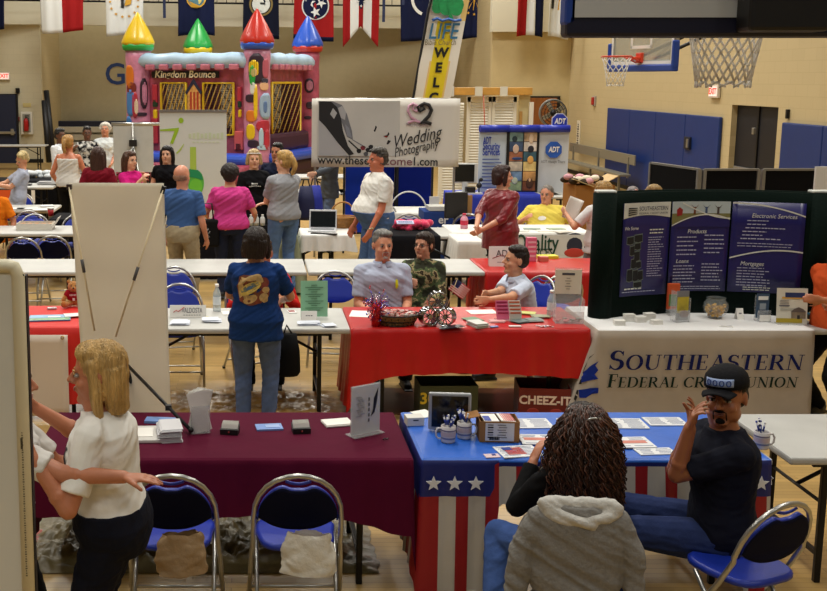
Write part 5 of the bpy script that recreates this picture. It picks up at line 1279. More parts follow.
# acrylic box with a sign and a bottle
X, Y = P(568, 322, ZT); e = empty('acrylic_box', (X, Y, ZT), -.1, 'clear acrylic box with a white printed header at the right of the red table', 'display box')
mb = MB()
for c, d in (((0, -.07, .05), (.22, .004, .10)), ((-.11, 0, .08), (.004, .14, .16)), ((.11, 0, .10), (.004, .14, .20)), ((0, 0, .003), (.22, .14, .005)), ((0, .07, .22), (.22, .004, .43))): mb.box(c, d, ac)
mb.build('box', None, e)
mb = MB(); mb.box((0, .066, .32), (.21, .003, .20), M((218, 212, 196), .6)); s = mb.build('printed_header', None, e)
mb = MB(); mb.box((0, .064, .385), (.10, .002, .018), M((70, 70, 80), .6))
for i in range(5): mb.box((0, .064, .35-.022*i), (.03+.02*(i % 2), .002, .005), M((120, 116, 110), .6))
mb.build('lettering', None, s)
mb = MB(); rnd = random.Random(2)
for i in range(14): mb.box((rnd.uniform(-.09, .09), rnd.uniform(-.05, .05), .012+.006*(i % 3)), (.05, .03, .006), M(((220, 216, 210), (196, 120, 120), (120, 130, 120))[i % 3], .5), rz=rnd.uniform(0, 3))
tag(mb.build('entry_cards', None, None, (X, Y, ZT), -.1), 'folded entry cards lying in the clear acrylic box', 'cards', None, 'stuff')
bottle(551, 316, 'clear water bottle left of the acrylic box on the red table', h=.22, r=.036, z=ZT)
# teddy table
X, Y = P(74, 306, .75); e = empty('teddy_bear', (X, Y, .75), .15, 'golden teddy bear in a red shirt sitting on the red cloth', 'teddy bear')
fur = M((190, 128, 62), .95, var=.2, vs=20., bump=1., bs=70, sheen=.4)
mb = MB(); mb.sph((0, 0, .075), (.058, .05, .07)); mb.sph((0, -.008, .175), (.052, .047, .048)); mb.sph((0, -.050, .165), (.025, .022, .02))
for s in (-1, 1):
    mb.sph((s*.040, .0, .218), (.018, .012, .018)); mb.cap((s*.05, -.01, .125), (s*.088, -.035, .065), .022, .02); mb.cap((s*.035, -.02, .03), (s*.078, -.075, .028), .028, .025); mb.sph((s*.085, -.09, .035), (.026, .016, .03))
bt = meshobj('body', remesh(mb, .006, 2), [fur], e)
mb = MB(); mb.sph((0, -.071, .172), (.009, .007, .007), BLACK, seg=8)
for s in (-1, 1): mb.sph((s*.018, -.050, .188), .0055, BLACK, seg=8)
mb.build('face', None, e)
mb = MB(); mb.sph((0, -.001, .085), (.064, .056, .055)); mb.cap((.045, -.01, .125), (.062, -.02, .105), .027, .026); mb.cap((-.045, -.01, .125), (-.062, -.02, .105), .027, .026)
s = meshobj('shirt', remesh(mb, .007, 2), [M((150, 22, 34), .8)], e)
mb = MB()
for i in range(6): mb.box((-.03+.012*i, -.058+.001*abs(i-2.5), .108), (.006, .003, .014), WHT)
mb.box((0, -.059, .07), (.02, .003, .022), WHT); mb.build('shirt_print', None, s)
def mag(px, py, w, d, rz, label, c, z=.75):
    X, Y = P(px, py, z); mb = MB(); mb.box((0, 0, .005), (w, d, .009), M((90, 140, 190), .35)); o = mb.build('magazine', None, None, (X, Y, z), rz); tag(o, label, 'magazine')
    mb = MB(); mb.box((0, d*.2, .010), (w*.96, d*.5, .001), M((120, 176, 214), .35, var=.2)); mb.box((0, -d*.28, .010), (w*.96, d*.38, .001), M((110, 160, 110), .35, var=.3)); mb.box((w*.1, d*.1, .011), (w*.3, d*.2, .001), M((226, 226, 220), .4)); mb.build('cover_picture', None, o)
mag(50, 318.5, .34, .21, .12, 'glossy blue and green magazine lying on the left red cloth', 0)
sheet(74, 315, .16, .12, 'white paper partly behind the banner, before the teddy bear', 'paper', 'paper_sheet', PAPER, .004, .3, .762)
sheet(52, 309, .08, .05, 'small silver wrapped packet left of the teddy bear', 'packet', 'packet', M((190, 180, 186), .3), .014, .2, .75, bev=.004)
# white vinyl banner on the left red table's front
x0_, _z = Q(26, 336, 8.36); x1_, _ = Q(68, 336, 8.36)
e = empty('vinyl_banner', ((x0_+x1_)/2-.5, 8.36, 0), 0, 'white vinyl banner hung on the front of the left red table', 'banner')
wB = x1_-x0_+1.0
mb = MB(); mb.grid(lambda u, v: ((u-.5)*wB, -.015*sin(u*7+v*2)*v-.02, .70-.66*v), 24, 10, M((214, 200, 186), .5)); mb.build('sheet', None, e, solid=.004)
mb = MB()
for i in range(6): mb.tube([(wB/2-.04-.35*i+.012*cos(a*pi/5), -.028, .68+.012*sin(a*pi/5)) for a in range(10)], .004, M((190, 150, 60), .3, .8), closed=True, seg=6)
mb.build('eyelet', None, e)
# things glimpsed at the far left: wooden toy and black picture behind the blonde woman
X, Z = Q(36, 382, 6.6); mb = MB(); mb.box((0, 0, 0), (.16, .05, .03), M((190, 140, 60), .5), bev=.004); mb.box((.03, 0, -.06), (.06, .03, .09), BLACK); mb.box((-.05, 0, -.07), (.03, .05, .12), M((150, 40, 30), .5)); mb.box((0, 0, -Z/2), (.03, .03, Z), M((150, 40, 30), .5)); mb.box((0, 0, -Z+.01), (.2, .2, .02), M((150, 40, 30), .5)); one(mb, 'wooden_toy', 'small wooden toy with a yellow top behind the blonde woman', 'toy', loc=(X, 6.1, Z))
# ================================================================ credit union display and table things
ZC = .747
YD = 8.93
def arcpt(t):   # t -1..1 along the curved wall
    a = t*.50; R = 1.76; return V((3.785+R*sin(a), YD+.02-R*(1-cos(a)), 0))
e = empty('popup_display', (3.785, YD, ZC), 0, 'curved dark green pop-up display with three navy panels on the white table', 'display')
off = V((3.785, YD, 0))
grn = M((5, 20, 15), .9, bump=.2, bs=60); x_l, zt = Q(594, 193.5, 8.75)
ztop = zt-ZC; N = 40
mb = MB(); sec = []
for i in range(N+1):
    t = -1+2*i/N; p = arcpt(t)-off; q = arcpt(t+.01)-arcpt(t-.01); n = V((-q.y, q.x, 0)).normalized()
    th = .10
    sec.append((p, n))
mb.grid(lambda u, v: (sec[round(u*N)][0]-sec[round(u*N)][1]*0+V((0, 0, ztop*v))), N, 6, grn)
mb.grid(lambda u, v: (sec[round(u*N)][0]+sec[round(u*N)][1]*.14+V((0, 0, ztop*v))), N, 6, grn)
mb.build('fabric_wall', None, e, solid=.02)
for s in (0, N):
    mb = MB(); p, n = sec[s]; pc = p+n*.07; mb.lathe([(.001, 0), (.095, .0), (.095, ztop), (.001, ztop)], pc, grn, seg=24); mb.build('rounded_end', None, e)
mb = MB(); 
mb.bm.free()
for i in (0, N): mb = MB(); p, n = sec[i]; mb.box(p+n*.07+V((.0, 0, ztop+.012)), (.16, .10, .022), M((200, 204, 200), .4), bev=.008); mb.build('end_clamp', None, e)
pnl = M((30, 28, 96), .35); pw = M((210, 212, 206), .5); lw = M((176, 178, 206), .6)
def panelpt(t0, t1, z0, z1, dz=0., slant=0.):
    def fn(u, v):
        z = z1+(z0-z1)*v; t = t0+(t1-t0)*u-slant*(v); 
        i = (t+1)/2*N; i = max(0, min(N-1e-4, i)); a = int(i); f = i-a
        p = sec[a][0]*(1-f)+sec[a+1][0]*f; n = sec[a][1]
        q = p-n*(.016+dz); return (q.x, q.y, z)
    return fn
panels = []
for k, (t0, t1) in enumerate(((-.86, -.34), (-.32, .24), (.26, .90))):
    mb = MB(); zb_ = .17 if k == 0 else .19; fn = panelpt(t0, t1, zb_, ztop-.085); mb.grid(fn, 12, 4, pnl); panels.append((mb.build('poster_panel', None, e, solid=.004), t0, t1, zb_, ztop-.085))
def onpanel(k, u, v, dz=.004):
    o, t0, t1, z0, z1 = panels[k]; q = panelpt(t0, t1, z0, z1, dz)(u, v); q2 = panelpt(t0, t1, z0, z1, dz)(min(1, u+.02), v); q1 = panelpt(t0, t1, z0, z1, dz)(max(0, u-.02), v)
    return V(q), math.atan2(q2[1]-q1[1], q2[0]-q1[0])
def ptext(k, s, u, v, size, m, fw=None, sh=.2, bold=0):
    p, a = onpanel(k, u, v, .016); text(s, size, m, panels[k][0], p, (pi/2, 0, a), shear=sh, fitw=fw, ex=.0006, bold=bold)
def pbars(k, u0, u1, v0, n, dv, m=None, h=.007, rag=.3, seed=1, centre=False):
    mb = MB(); rnd = random.Random(seed)
    for i in range(n):
        L = (u1-u0)*(1-rag*rnd.random()); ua = u0+((u1-u0)-L)/2*(1 if centre else 0)
        x = ua
        while x < ua+L-.01:
            w = rnd.uniform(.03, .09); w = min(w, ua+L-x); p0, a = onpanel(k, x, v0+dv*i); p1, _ = onpanel(k, x+w*.8, v0+dv*i)
            mb.poly([p0, p1, p1+V((0, 0, h)), p0+V((0, 0, h))], (0, .001, 0), m or lw); x += w
    mb.build('small_print', None, panels[k][0])
def pshape(k, pts, m, dz=.004, name='printed_shape'):
    mb = MB(); P_ = [onpanel(k, u, v, dz)[0] for u, v in pts]; mb.poly(P_, (0, .001, 0), m); return mb.build(name, None, panels[k][0])
# panel 1
def pstrip(k, top, bot, m, dz=.004, n=16, u0=0., u1=1.):
    mb = MB()
    for i in range(n):
        a = u0+(u1-u0)*i/n; b = u0+(u1-u0)*(i+1)/n; mb.poly([onpanel(k, a, top(a), dz)[0], onpanel(k, b, top(b), dz)[0], onpanel(k, b, bot(b), dz)[0], onpanel(k, a, bot(a), dz)[0]], (0, .001, 0), m)
    mb.build('printed_field', None, panels[k][0])
pstrip(0, lambda u: 0, lambda u: .165-.03*sin(pi*u), pw, .005)
ptext(0, 'SOUTHEASTERN', .64, .065, .050, M((40, 44, 70), .6), .27, 0); ptext(0, 'FEDERAL CREDIT UNION', .64, .115, .022, M((80, 84, 90), .6), .27, 0)
for i in range(4): pshape(0, [(.10, .05+.024*i), (.30, .052+.02*i), (.30, .060+.02*i), (.10, .064+.024*i)], BLACK, .009)
ptext(0, 'We Serve', .17, .27, .040, pw, .14)
mp_ = M((14, 20, 26), .6); ml = M((110, 124, 120), .6)
rnd = random.Random(5)
for (u, v, w, h) in ((.10, .36, .16, .08), (.27, .34, .18, .08), (.28, .43, .14, .07), (.18, .46, .11, .10), (.28, .52, .13, .10), (.22, .60, .12, .10), (.33, .63, .12, .07), (.14, .71, .13, .13), (.27, .72, .12, .12), (.38, .73, .12, .10), (.30, .85, .18, .06)):
    pshape(0, [(u, v), (u+w, v-.01), (u+w+.01, v+h), (u+w*.5, v+h+.012), (u, v+h)], ml, .004); pshape(0, [(u+.008, v+.008), (u+w-.008, v), (u+w, v+h-.008), (u+w*.5, v+h+.002), (u+.008, v+h-.008)], mp_, .006); 
pbars(0, .60, .90, .30, 2, .035, pw, .010, .1, 3); pbars(0, .58, .92, .38, 17, .026, lw, .006, .3, 4); pbars(0, .1, .5, .93, 1, .03, pw, .012, 0, 5); pbars(0, .05, .85, .96, 1, .03, lw, .007, .1, 6)
# panel 2
pstrip(1, lambda u: 0, lambda u: .13, M((176, 190, 196), .5), .005); pstrip(1, lambda u: .13, lambda u: .25, M((120, 118, 70), .6), .005)
pshape(1, [(.08, .09), (.13, .06), (.19, .09), (.18, .15), (.09, .16)], M((150, 30, 34), .5), .007)
for (u, c) in ((.40, (110, 60, 30)), (.60, (60, 80, 120)), (.80, (70, 60, 60))):
    pshape(1, [(u-.015, .06), (u+.015, .06), (u+.02, .14), (u-.02, .14)], M(c, .6), .007); pshape(1, [(u-.07, .03), (u, .09), (u+.07, .03), (u, .075)], M(c, .6), .0072)
def band(k, pts, w, m, dz=.008):
    mb = MB()
    for a, b in zip(pts, pts[1:]):
        A = onpanel(k, a[0], a[1], dz)[0]; B = onpanel(k, b[0], b[1], dz)[0]; mb.poly([A, B, B+V((0, 0, w)), A+V((0, 0, w))], (0, .001, 0), m)
    mb.build('printed_band', None, panels[k][0])
pstrip(1, lambda u: .27-.12*sin(pi*u*.8), lambda u: .28, pnl, .0065)
band(1, [(i/14, .27-.12*sin(pi*(i/14)*.8)) for i in range(15)], .010, pw); band(1, [(.18+.82*i/10, .02+.17*sin(pi/2*i/10)) for i in range(11)], .010, pw)
ptext(1, 'Products', .45, .33, .050, pw, .16); pbars(1, .12, .50, .40, 5, .048, lw, .009, .2, 7); pbars(1, .60, .95, .38, 5, .048, lw, .009, .3, 8)
ptext(1, 'Loans', .22, .66, .046, pw, .11); pbars(1, .08, .50, .72, 6, .036, lw, .008, .25, 9); pbars(1, .58, .95, .70, 6, .036, lw, .008, .3, 10); pbars(1, .05, .92, .95, 2, .025, lw, .006, .1, 11, True)
# panel 3
band(2, [(i/12, .02+.13*(i/12)**2) for i in range(13)], .012, pw)
ptext(2, 'Electronic Services', .58, .15, .050, pw, .34); pbars(2, .22, .55, .21, 2, .04, lw, .008, .2, 12); pbars(2, .20, .75, .29, 1, .04, lw, .008, 0, 13); pbars(2, .16, .5, .33, 2, .04, lw, .008, .2, 14); pbars(2, .14, .70, .41, 1, .04, lw, .009, 0, 15); pbars(2, .10, .88, .46, 2, .03, lw, .006, .05, 16)
band(2, [(i/12, .64-.11*sin(pi*(i/12)*.62+.1)) for i in range(13)], .012, pw)
ptext(2, 'Mortgages', .32, .68, .050, pw, .18); pbars(2, .12, .6, .735, 7, .032, lw, .007, .4, 17); pbars(2, .22, .62, .95, 2, .025, pw, .007, .2, 18)
# card stacks in front of the display
for i, (px, py, n) in enumerate(((619, 325, 5), (629, 321, 8), (640, 322, 6), (649, 320, 8), (656, 324, 4))):
    stack(px, py, .085, .055, n+2, ('white card stack at the front left of the white table', 'white card stack behind the front left one', 'middle white card stack left of the brochure stand', 'tallest white card stack left of the brochure stand', 'low white card stack nearest the brochure stand')[i], 'cards', 'card_stack', PAPER, .006, .002, ZC, .05*i)
X, Y = P(681, 322, ZC); e = empty('brochure_stand', (X, Y, ZC), .15, 'clear stand of brochures with a yellow cover left of the glass bowl', 'brochure stand')
mb = MB(); mb.box((0, -.02, .05), (.12, .004, .10), ac); mb.box((-.06, .02, .13), (.004, .09, .25), ac); mb.box((.06, .02, .10), (.004, .09, .20), ac); mb.box((0, .02, .004), (.12, .09, .006), ac); mb.build('stand', None, e)
mb = MB(); mb.box((0, -.005, .14), (.105, .008, .24), M((120, 122, 130), .4)); b = mb.build('brochure', None, e); mb = MB(); mb.box((0, -.011, .145), (.10, .003, .13), M((176, 160, 50), .4, var=.4, vs=12.)); mb.sph((.015, -.013, .07), (.04, .003, .03), M((110, 60, 30), .4)); mb.build('cover_picture', None, b)
X, Y = P(672, 315, ZC); mb = MB(); mb.box((0, 0, .16), (.10, .03, .22), M((206, 84, 40), .4), bev=.004); mb.box((0, -.017, .13), (.08, .004, .10), M((90, 120, 70), .5)); mb.box((0, .0, .03), (.08, .06, .06), ac); one(mb, 'snack_box', 'orange topped brochure box behind the clear stand', 'box', loc=(X, Y, ZC))
X, Y = P(715, 318, ZC); e = empty('glass_bowl', (X, Y, ZC), 0, 'round glass bowl half filled with gold wrapped sweets', 'bowl')
gls = M((190, 200, 200), .05, alpha=.16)
mb = MB(); mb.lathe([(.001, .0), (.055, .0), (.05, .012), (.085, .045), (.10, .085), (.095, .13), (.07, .16), (.078, .172), (.074, .172), (.066, .158), (.09, .128), (.094, .085), (.08, .05), (.04, .016), (.001, .014)], (0, 0, 0), gls, seg=28); mb.build('glass', None, e)
mb = MB(); rnd = random.Random(11); gw = M((226, 170, 40), .35, .1)
for i in range(110):
    a = rnd.uniform(0, 6.28); z = rnd.uniform(.02, .105); r = sqrt(rnd.random())*(.045+.4*min(z, .1)); r = min(r, .082); mb.sph((r*cos(a), r*sin(a), z), (.014, .010, .009), gw if i % 4 else M((160, 116, 30), .4), seg=6)
tag(mb.build('sweets', None, None, (X, Y, ZC)), 'gold wrapped sweets inside the glass bowl', 'sweets', None, 'stuff')
X, Y = P(726, 327, ZC); mb = MB(); mb.tube([(-.05, .02, .004), (-.01, .0, .006), (.03, -.012, .004), (.05, -.01, .004)], .005, PAPER); mb.tube([(-.03, .03, .004), (.02, .012, .004), (.05, .015, .004)], .004, M((150, 150, 160), .4)); one(mb, 'loose_wrappers', 'crumpled pale wrappers lying before the glass bowl', 'wrappers', loc=(X, Y, ZC))
tentcard(739, 319, .055, .09, 'small white card standing right of the glass bowl', [('~', 0, .05, .03, M((120, 120, 130), .6), .03)], z=ZC)
X, Y = P(762, 321, ZC); e = empty('brochure_stand', (X, Y, ZC), 0, 'clear stand of blue brochures with small cards before it', 'brochure stand')
mb = MB(); mb.box((0, -.03, .05), (.11, .004, .09), ac); mb.box((0, .03, .11), (.11, .004, .20), ac); mb.box((0, 0, .004), (.11, .07, .006), ac); mb.build('stand', None, e)
mb = MB(); mb.box((0, .01, .125), (.10, .01, .20), M((60, 84, 110), .4, var=.3, vs=9.)); b = mb.build('brochure', None, e); mb = MB(); mb.box((0, .004, .19), (.08, .002, .03), PAPER); mb.box((.0, .004, .12), (.05, .002, .05), M((150, 160, 170), .5)); mb.build('cover_print', None, b)
mb = MB()
for i in range(4): mb.box((0, -.045-.002*i, .03+.002*i), (.085, .0015, .05), PAPER)
mb.build('card', None, e)
X, Y = P(791, 324, ZC); e = empty('framed_poster', (X, Y, ZC), -.12, 'white framed picture of a house standing at the right of the white table', 'framed sign')
tl_ = MX.Rotation(-.12, 3, 'X').to_euler()
mb = MB(); mb.box((0, .01, .145), (.235, .008, .29), M((206, 204, 190), .4), rot=tl_); mb.box((0, -.01, .004), (.235, .09, .006), ac); b = mb.build('sheet', None, e)
mb = MB()
def tb_(x, z, w, h, m, dy=0.): mb.box((x, .0045+.12*(z-.145)-dy, z), (w, .002, h), m, rot=tl_)
tb_(.02, .235, .15, .04, M((34, 50, 96), .5)); tb_(.02, .212, .2, .014, M((196, 150, 60), .5)); tb_(-.03, .12, .12, .02, M((170, 170, 160), .5)); tb_(-.06, .15, .08, .008, M((100, 100, 110), .5)); tb_(.05, .075, .11, .055, M((130, 116, 96), .5, var=.3, vs=20.)); tb_(-.02, .03, .2, .035, M((170, 150, 40), .5)); tb_(.05, .06, .02, .03, M((40, 36, 40), .5), .002)
for i in range(5): tb_(-.06, .19-.012*i, .07, .003, M((110, 110, 120), .5))
mb.poly([(-.01, -.004, .10), (.11, -.004, .10), (.085, -.001, .125), (.05, 0, .14), (.015, -.001, .125)], (0, .001, 0), M((90, 80, 76), .5)); mb.build('picture', None, b)
X, Y = P(813, 318, ZC); mb = MB(); mb.box((0, 0, .02), (.14, .12, .035), M((70, 60, 50), .5), bev=.004); one(mb, 'brochure_pile', 'dark pile with blue leaflets at the right end of the white table', 'leaflets', loc=(X, Y, ZC))
mb = MB(); mb.box((0, 0, .045), (.12, .10, .012), M((50, 130, 176), .5)); mb.box((0.01, 0, .055), (.12, .09, .006), M((214, 196, 120), .5)); one(mb, 'leaflet', 'blue and yellow leaflets on top of the dark pile', 'leaflets', loc=(X, Y, ZC))
# white board on easel right of the display
X, Z = Q(823, 238, 10.6); mb = MB(); mb.box((X+.12, 10.6, 1.35), (.5, .03, 1.0), M((206, 206, 204), .5)); mb.box((X+.12, 10.62, .42), (.03, .03, .86), DKMETAL); mb.tube([(X-.02, 10.58, 1.5), (X+.05, 10.58, 1.53)], .012, RED); one(mb, 'poster_board', 'white poster board just behind the right end of the dark green display', 'poster')
# ================================================================ standing banner from behind (beige) and front easel
X0, Zt = Q(69, 183, 6.42); X1, _ = Q(164, 186, 6.42)
xb0, zb = Q(86, 412, 6.42); xb1, _ = Q(171, 412, 6.42)
e = empty('standing_banner', ((X0+X1)/2, 6.42, 0), 0, 'tall blank beige banner seen from behind with thin wooden support sticks', 'banner')
bx = (X0+X1)/2; bm_ = translucent((238, 233, 220), .55)
z_bot = .62
def bfn(u, v):
    xl_ = X0+(xb0-X0)*v; xr_ = X1+(xb1-X1)*v; return (xl_+(xr_-xl_)*u-bx, .012*sin(v*26)*.4+.01*sin(u*5+v*9), Zt+(z_bot-Zt)*v)
mb = MB(); mb.grid(bfn, 24, 60, bm_); mb.build('sheet', None, e, solid=.003)
mb = MB()
A = Q(69, 187, 6.38); B = Q(95, 330, 6.38); C_ = Q(163, 190, 6.38); D_ = Q(116, 336, 6.38)
st = M((240, 226, 190), .5)
mb.cyl((A[0]-bx, -.04, A[1]), (B[0]-bx, -.06, B[1]), .006, st); mb.cyl((C_[0]-bx, -.04, C_[1]), (D_[0]-bx, -.06, D_[1]), .006, st); mb.build('support_stick', None, e)
for (a, b, t0) in ((A, B, .5), (C_, D_, .52)):
    mb = MB(); p = V((a[0]-bx, -.04, a[1])).lerp(V((b[0]-bx, -.06, b[1])), t0); q = V((a[0]-bx, -.04, a[1])).lerp(V((b[0]-bx, -.06, b[1])), t0+.09); mb.cyl(p, q, .010, M((90, 90, 92), .4)); mb.build('stick_joint', None, e)
mb = MB(); mb.box((A[0]-bx, -.03, A[1]), (.03, .03, .03), M((60, 44, 40), .5)); mb.build('clip', None, e); mb = MB(); mb.box((C_[0]-bx, -.03, C_[1]), (.025, .03, .045), BLACK, rot=MX.Rotation(.3, 3, 'Y').to_euler()); mb.build('clip', None, e)
mb = MB(); E0 = Q(125, 362, 6.38); E1 = P(191, 433, .755)
mb.cyl((E0[0]-bx, -.05, E0[1]), (E1[0]-bx, E1[1]-6.42, .77), .010, DKMETAL); mb.sph((E1[0]-bx, E1[1]-6.42, .772), .016, BLACK, seg=8)
mid = V((E0[0]-bx, -.05, E0[1])).lerp(V((E1[0]-bx, E1[1]-6.42, .77)), .68); mb.box(mid, (.035, .03, .03), BLACK)
mb.cyl((-.15, .0, 0), (E0[0]-bx, -.03, E0[1]), .012, DKMETAL); mb.cyl((.25, .2, 0), (E0[0]-bx, -.03, E0[1]), .012, DKMETAL); mb.build('leg', None, e)
# front left whiteboard easel
YE = 3.25; xr, zt2 = Q(24.5, 259, YE); xi, _ = Q(11, 270, YE)
e = empty('whiteboard_easel', (xr-.45, YE, 0), 0, 'white board in a rounded cream plastic frame at the left edge', 'easel')
crm = M((226, 218, 188), .4); o = V((-(xr-.45), 0, 0)); r = (xr-xi)/2
mb = MB(); zz = zt2-r
pts = [(-.75, 0, zz), (.45-r-.03, 0, zz), (.45-r-.012, 0, zz-.005), (.45-r-.0, 0, zz-.03), (.45-r, 0, .35)]
mb.tube(pts, r, crm, seg=20); mb.tube([(-.75, 0, .40), (.45-r, 0, .40)], r*.9, crm, seg=16); mb.build('frame', None, e)
mb = MB(); mb.box((-.15, .0, (zz+.4)/2), (1.17, .012, zz-.40), M((226, 226, 216), .35, var=.03, vs=2.)); mb.build('whiteboard', None, e)
mb = MB(); mb.box((.45-.001, .012, (zz+.3)/2-.03), (.008, .03, zz-.3), BLACK); mb.build('edge_strip', None, e)
mb = MB(); xt = -.012
for i in range(60): mb.box((.45-r+.0, -r-.0005, 1.62-.008*i), (.006*(.5+.5*((i*7) % 3)/2), .001, .004), M((120, 112, 90), .6))
mb.cyl((.45-r*1.7, -r*.35, zz+.004), (.45-r*.1, -r*.35, zz-.03), .003, BLACK)
for z_ in (1.585, 1.05): mb.box((.45-r-.002, -r, z_-.0), (.007, .002, .035), M((90, 84, 66), .5))
mb.build('printed_strip', None, e)
mb = MB(); mb.cyl((.40, 0, .36), (.40, -.35, .0), .016, crm); mb.cyl((.40, 0, .36), (.40, .35, .0), .016, crm); mb.build('foot', None, e)
mb = MB(); zt_, _ = 0, 0; Xk, Zk = Q(5, 586, YE); mb.box((-.2, -.03, Zk-.05), (.7, .05, .1), BLACK); mb.build('tray', None, e)
# ================================================================ middle distance
# wedding photography banner
YW = 16.3; xa_, za = Q(312, 98.5, YW); xb_, zb_ = Q(460.5, 100, YW); _, zc_ = Q(312, 167, YW); _, zd_ = Q(459, 170, YW)
wW = xb_-xa_; hW = (za-zc_); cxW = (xa_+xb_)/2
e = empty('hanging_banner', (cxW, YW, zc_), 0, 'wide white wedding photography banner with a black and white photo', 'banner')
mb = MB(); mb.grid(lambda u, v: ((u-.5)*wW, .01*sin(u*8), hW*(1-v)-.0), 20, 8, M((216, 212, 204), .5)); mb.build('sheet', None, e, solid=.006)
def wp(px, py): X, Z = Q(px, py, YW-.02); return X-cxW, Z-zc_
mb = MB(); p0 = wp(318, 101); p1 = wp(399, 156)
mb.box(((p0[0]+p1[0])/2, -.018, (p0[1]+p1[1])/2), (p1[0]-p0[0], .006, p0[1]-p1[1]), M((190, 188, 184), .6, var=.08, vs=1.5)); ph_ = mb.build('photograph', None, e)
def wpoly(mb, pts, m, dy=-.024): mb.poly([(wp(x, y)[0], dy, wp(x, y)[1]) for x, y in pts], (0, .002, 0), m)
mb = MB(); dk = M((26, 26, 30), .6); gy = M((110, 112, 120), .6); lg = M((168, 168, 172), .6)
wpoly(mb, [(319, 101), (333, 101.5), (342, 105), (347, 114), (352, 131), (353, 140), (347, 137), (342, 123), (334, 106)], gy, -.022)
wpoly(mb, [(319, 101), (331, 101.5), (337, 107), (341, 118), (343, 131), (348, 146), (354, 154), (349, 155.5), (338, 143), (325, 126), (319, 120)], dk, -.026)
wpoly(mb, [(319, 120), (326, 127), (337, 142), (347, 155.5), (319, 155.5)], lg, -.023)
wpoly(mb, [(338, 108), (342, 106), (346, 112), (345, 120), (341, 118)], lg, -.028); wpoly(mb, [(345, 124), (349, 128), (352, 138), (347, 136)], M((130, 134, 146), .6), -.028)
wpoly(mb, [(333, 108), (337, 113), (334, 119), (330, 114)], lg, -.029)
for x, y, c in ((359, 151, dk), (363, 148, M((120, 40, 50), .6)), (368, 150, dk), (371, 147, dk), (375, 153, M((130, 60, 60), .6)), (380, 150, dk), (366, 154, M((80, 80, 86), .6)), (384, 153, gy)):
    wpoly(mb, [(x+2.2*cos(a)*(1+.2*(a % 2)), y+2.4*sin(a)) for a in (0, .9, 1.8, 2.7, 3.6, 4.5, 5.4)], c, -.024)
wpoly(mb, [(349, 140), (360, 150), (359, 151), (348, 141)], dk, -.024); wpoly(mb, [(352, 139), (366, 147), (365.5, 148), (352, 140)], gy, -.024)
mb.build('photo_figures', None, ph_)
mb = MB(); wpoly(mb, [(375.5, 125.5), (377, 127), (375, 132), (373.6, 131), (375, 128)], BLACK); wpoly(mb, [(388.5, 132), (389.5, 134), (387, 137.5), (383, 136), (387, 135)], BLACK); wpoly(mb, [(384, 136), (388, 136.5), (386, 137.5)], RED, -.027); wpoly(mb, [(388, 140), (391, 141), (388, 144.5), (386.5, 144)], BLACK); mb.build('printed_birds', None, e)
blk = M((26, 26, 28), .6)
def wtext(s, px, py, size, m, fw, rot=0, sh=0, bold=0):
    x, z = wp(px, py); o = text(s, size, m, e, (x, -.022, z), (pi/2, 0, 0), shear=sh, fitw=fw, bold=bold); o.rotation_euler = (pi/2, -rot, 0); return o
px2m = wW/148.5
wtext('Wedding', 415.5, 138, .27, blk, 49*px2m, .22, .5); wtext('Photography', 415.5, 148.5, .20, blk, 46*px2m, .22, .4)
wtext('www.these', 343.5, 160.5, .18, blk, 52*px2m, -.02, 0, .002); wtext('become', 392, 161.5, .18, M((120, 70, 80), .6), 40*px2m, -.02); wtext('1.com', 425, 162, .18, blk, 24*px2m, -.02, 0, .002)
wtext('PHOTOGRAPHY', 419, 125, .07, M((170, 150, 160), .6), 26*px2m)
def curl(pts, r, m):
    mb.tube([(wp(x, y)[0], -.026, wp(x, y)[1]) for x, y in pts], r, m, seg=6)
mb = MB(); curl([(421+4*cos(a)*s_, 109+4*sin(a)*s_) for a, s_ in ((pi*1.2, .45), (pi*.6, .7), (0, .9), (-pi*.4, 1), (-pi*.8, 1.15), (-pi*1.2, .9))], .02, blk); curl([(420, 106), (424, 103.5), (429, 105), (431.5, 110), (429, 116), (424, 121), (420, 123), (425, 121.5), (431, 124)], .028, blk); mb.build('black_swirl', None, e)
mb = MB(); pk = M((206, 160, 184), .6); curl([(416+4*cos(a)*s_, 109+4*sin(a)*s_) for a, s_ in ((-pi*.2, .45), (pi*.4, .7), (pi, .9), (pi*1.4, 1), (pi*1.8, 1.15))], .016, pk); curl([(417, 106), (413, 103.5), (409, 106), (408, 111), (411, 117), (417, 121), (420, 122), (414, 120.5), (408, 123)], .02, pk); mb.build('pink_swirl', None, e)
mb = MB(); 
for px in (316, 457): x, z = wp(px, 99); mb.cyl((x, .04, z), (x, .04, -zc_), .018, STEEL)
mb.cyl((wp(316, 99)[0], .04, wp(316, 99)[1]), (wp(457, 99)[0], .04, wp(457, 99)[1]), .015, STEEL); mb.build('support_pole', None, e)
# blue screens under the banner
def screen(pa, pb, ptop, pbot, Y, m, label, rz=0):
    x0, z1 = Q(pa, ptop, Y); x1, _ = Q(pb, ptop, Y); _, z0 = Q(pa, pbot, Y); w = x1-x0; z1 = max(z1, 1.8)
    e = empty('fabric_screen', ((x0+x1)/2, Y, 0), rz, label, 'room divider', 'blue fabric screens')
    mb = MB(); mb.box((0, 0, (z1+max(z0, .1))/2), (w-.04, .03, z1-max(z0, .1)), m); mb.build('fabric_panel', None, e)
    mb = MB()
    for s in (-1, 1): mb.box((s*w/2, 0, z1/2), (.03, .045, z1), BLACK)
    mb.box((0, 0, z1), (w, .045, .03), BLACK); mb.box((0, 0, max(z0, .1)), (w, .045, .03), BLACK); mb.build('frame', None, e)
nv = M((16, 34, 130), .9); nv2 = M((30, 60, 180), .9)
screen(344.5, 377, 150, 233, 16.7, nv2, 'brightest blue fabric screen, left one beside the white polo shirt', .0)
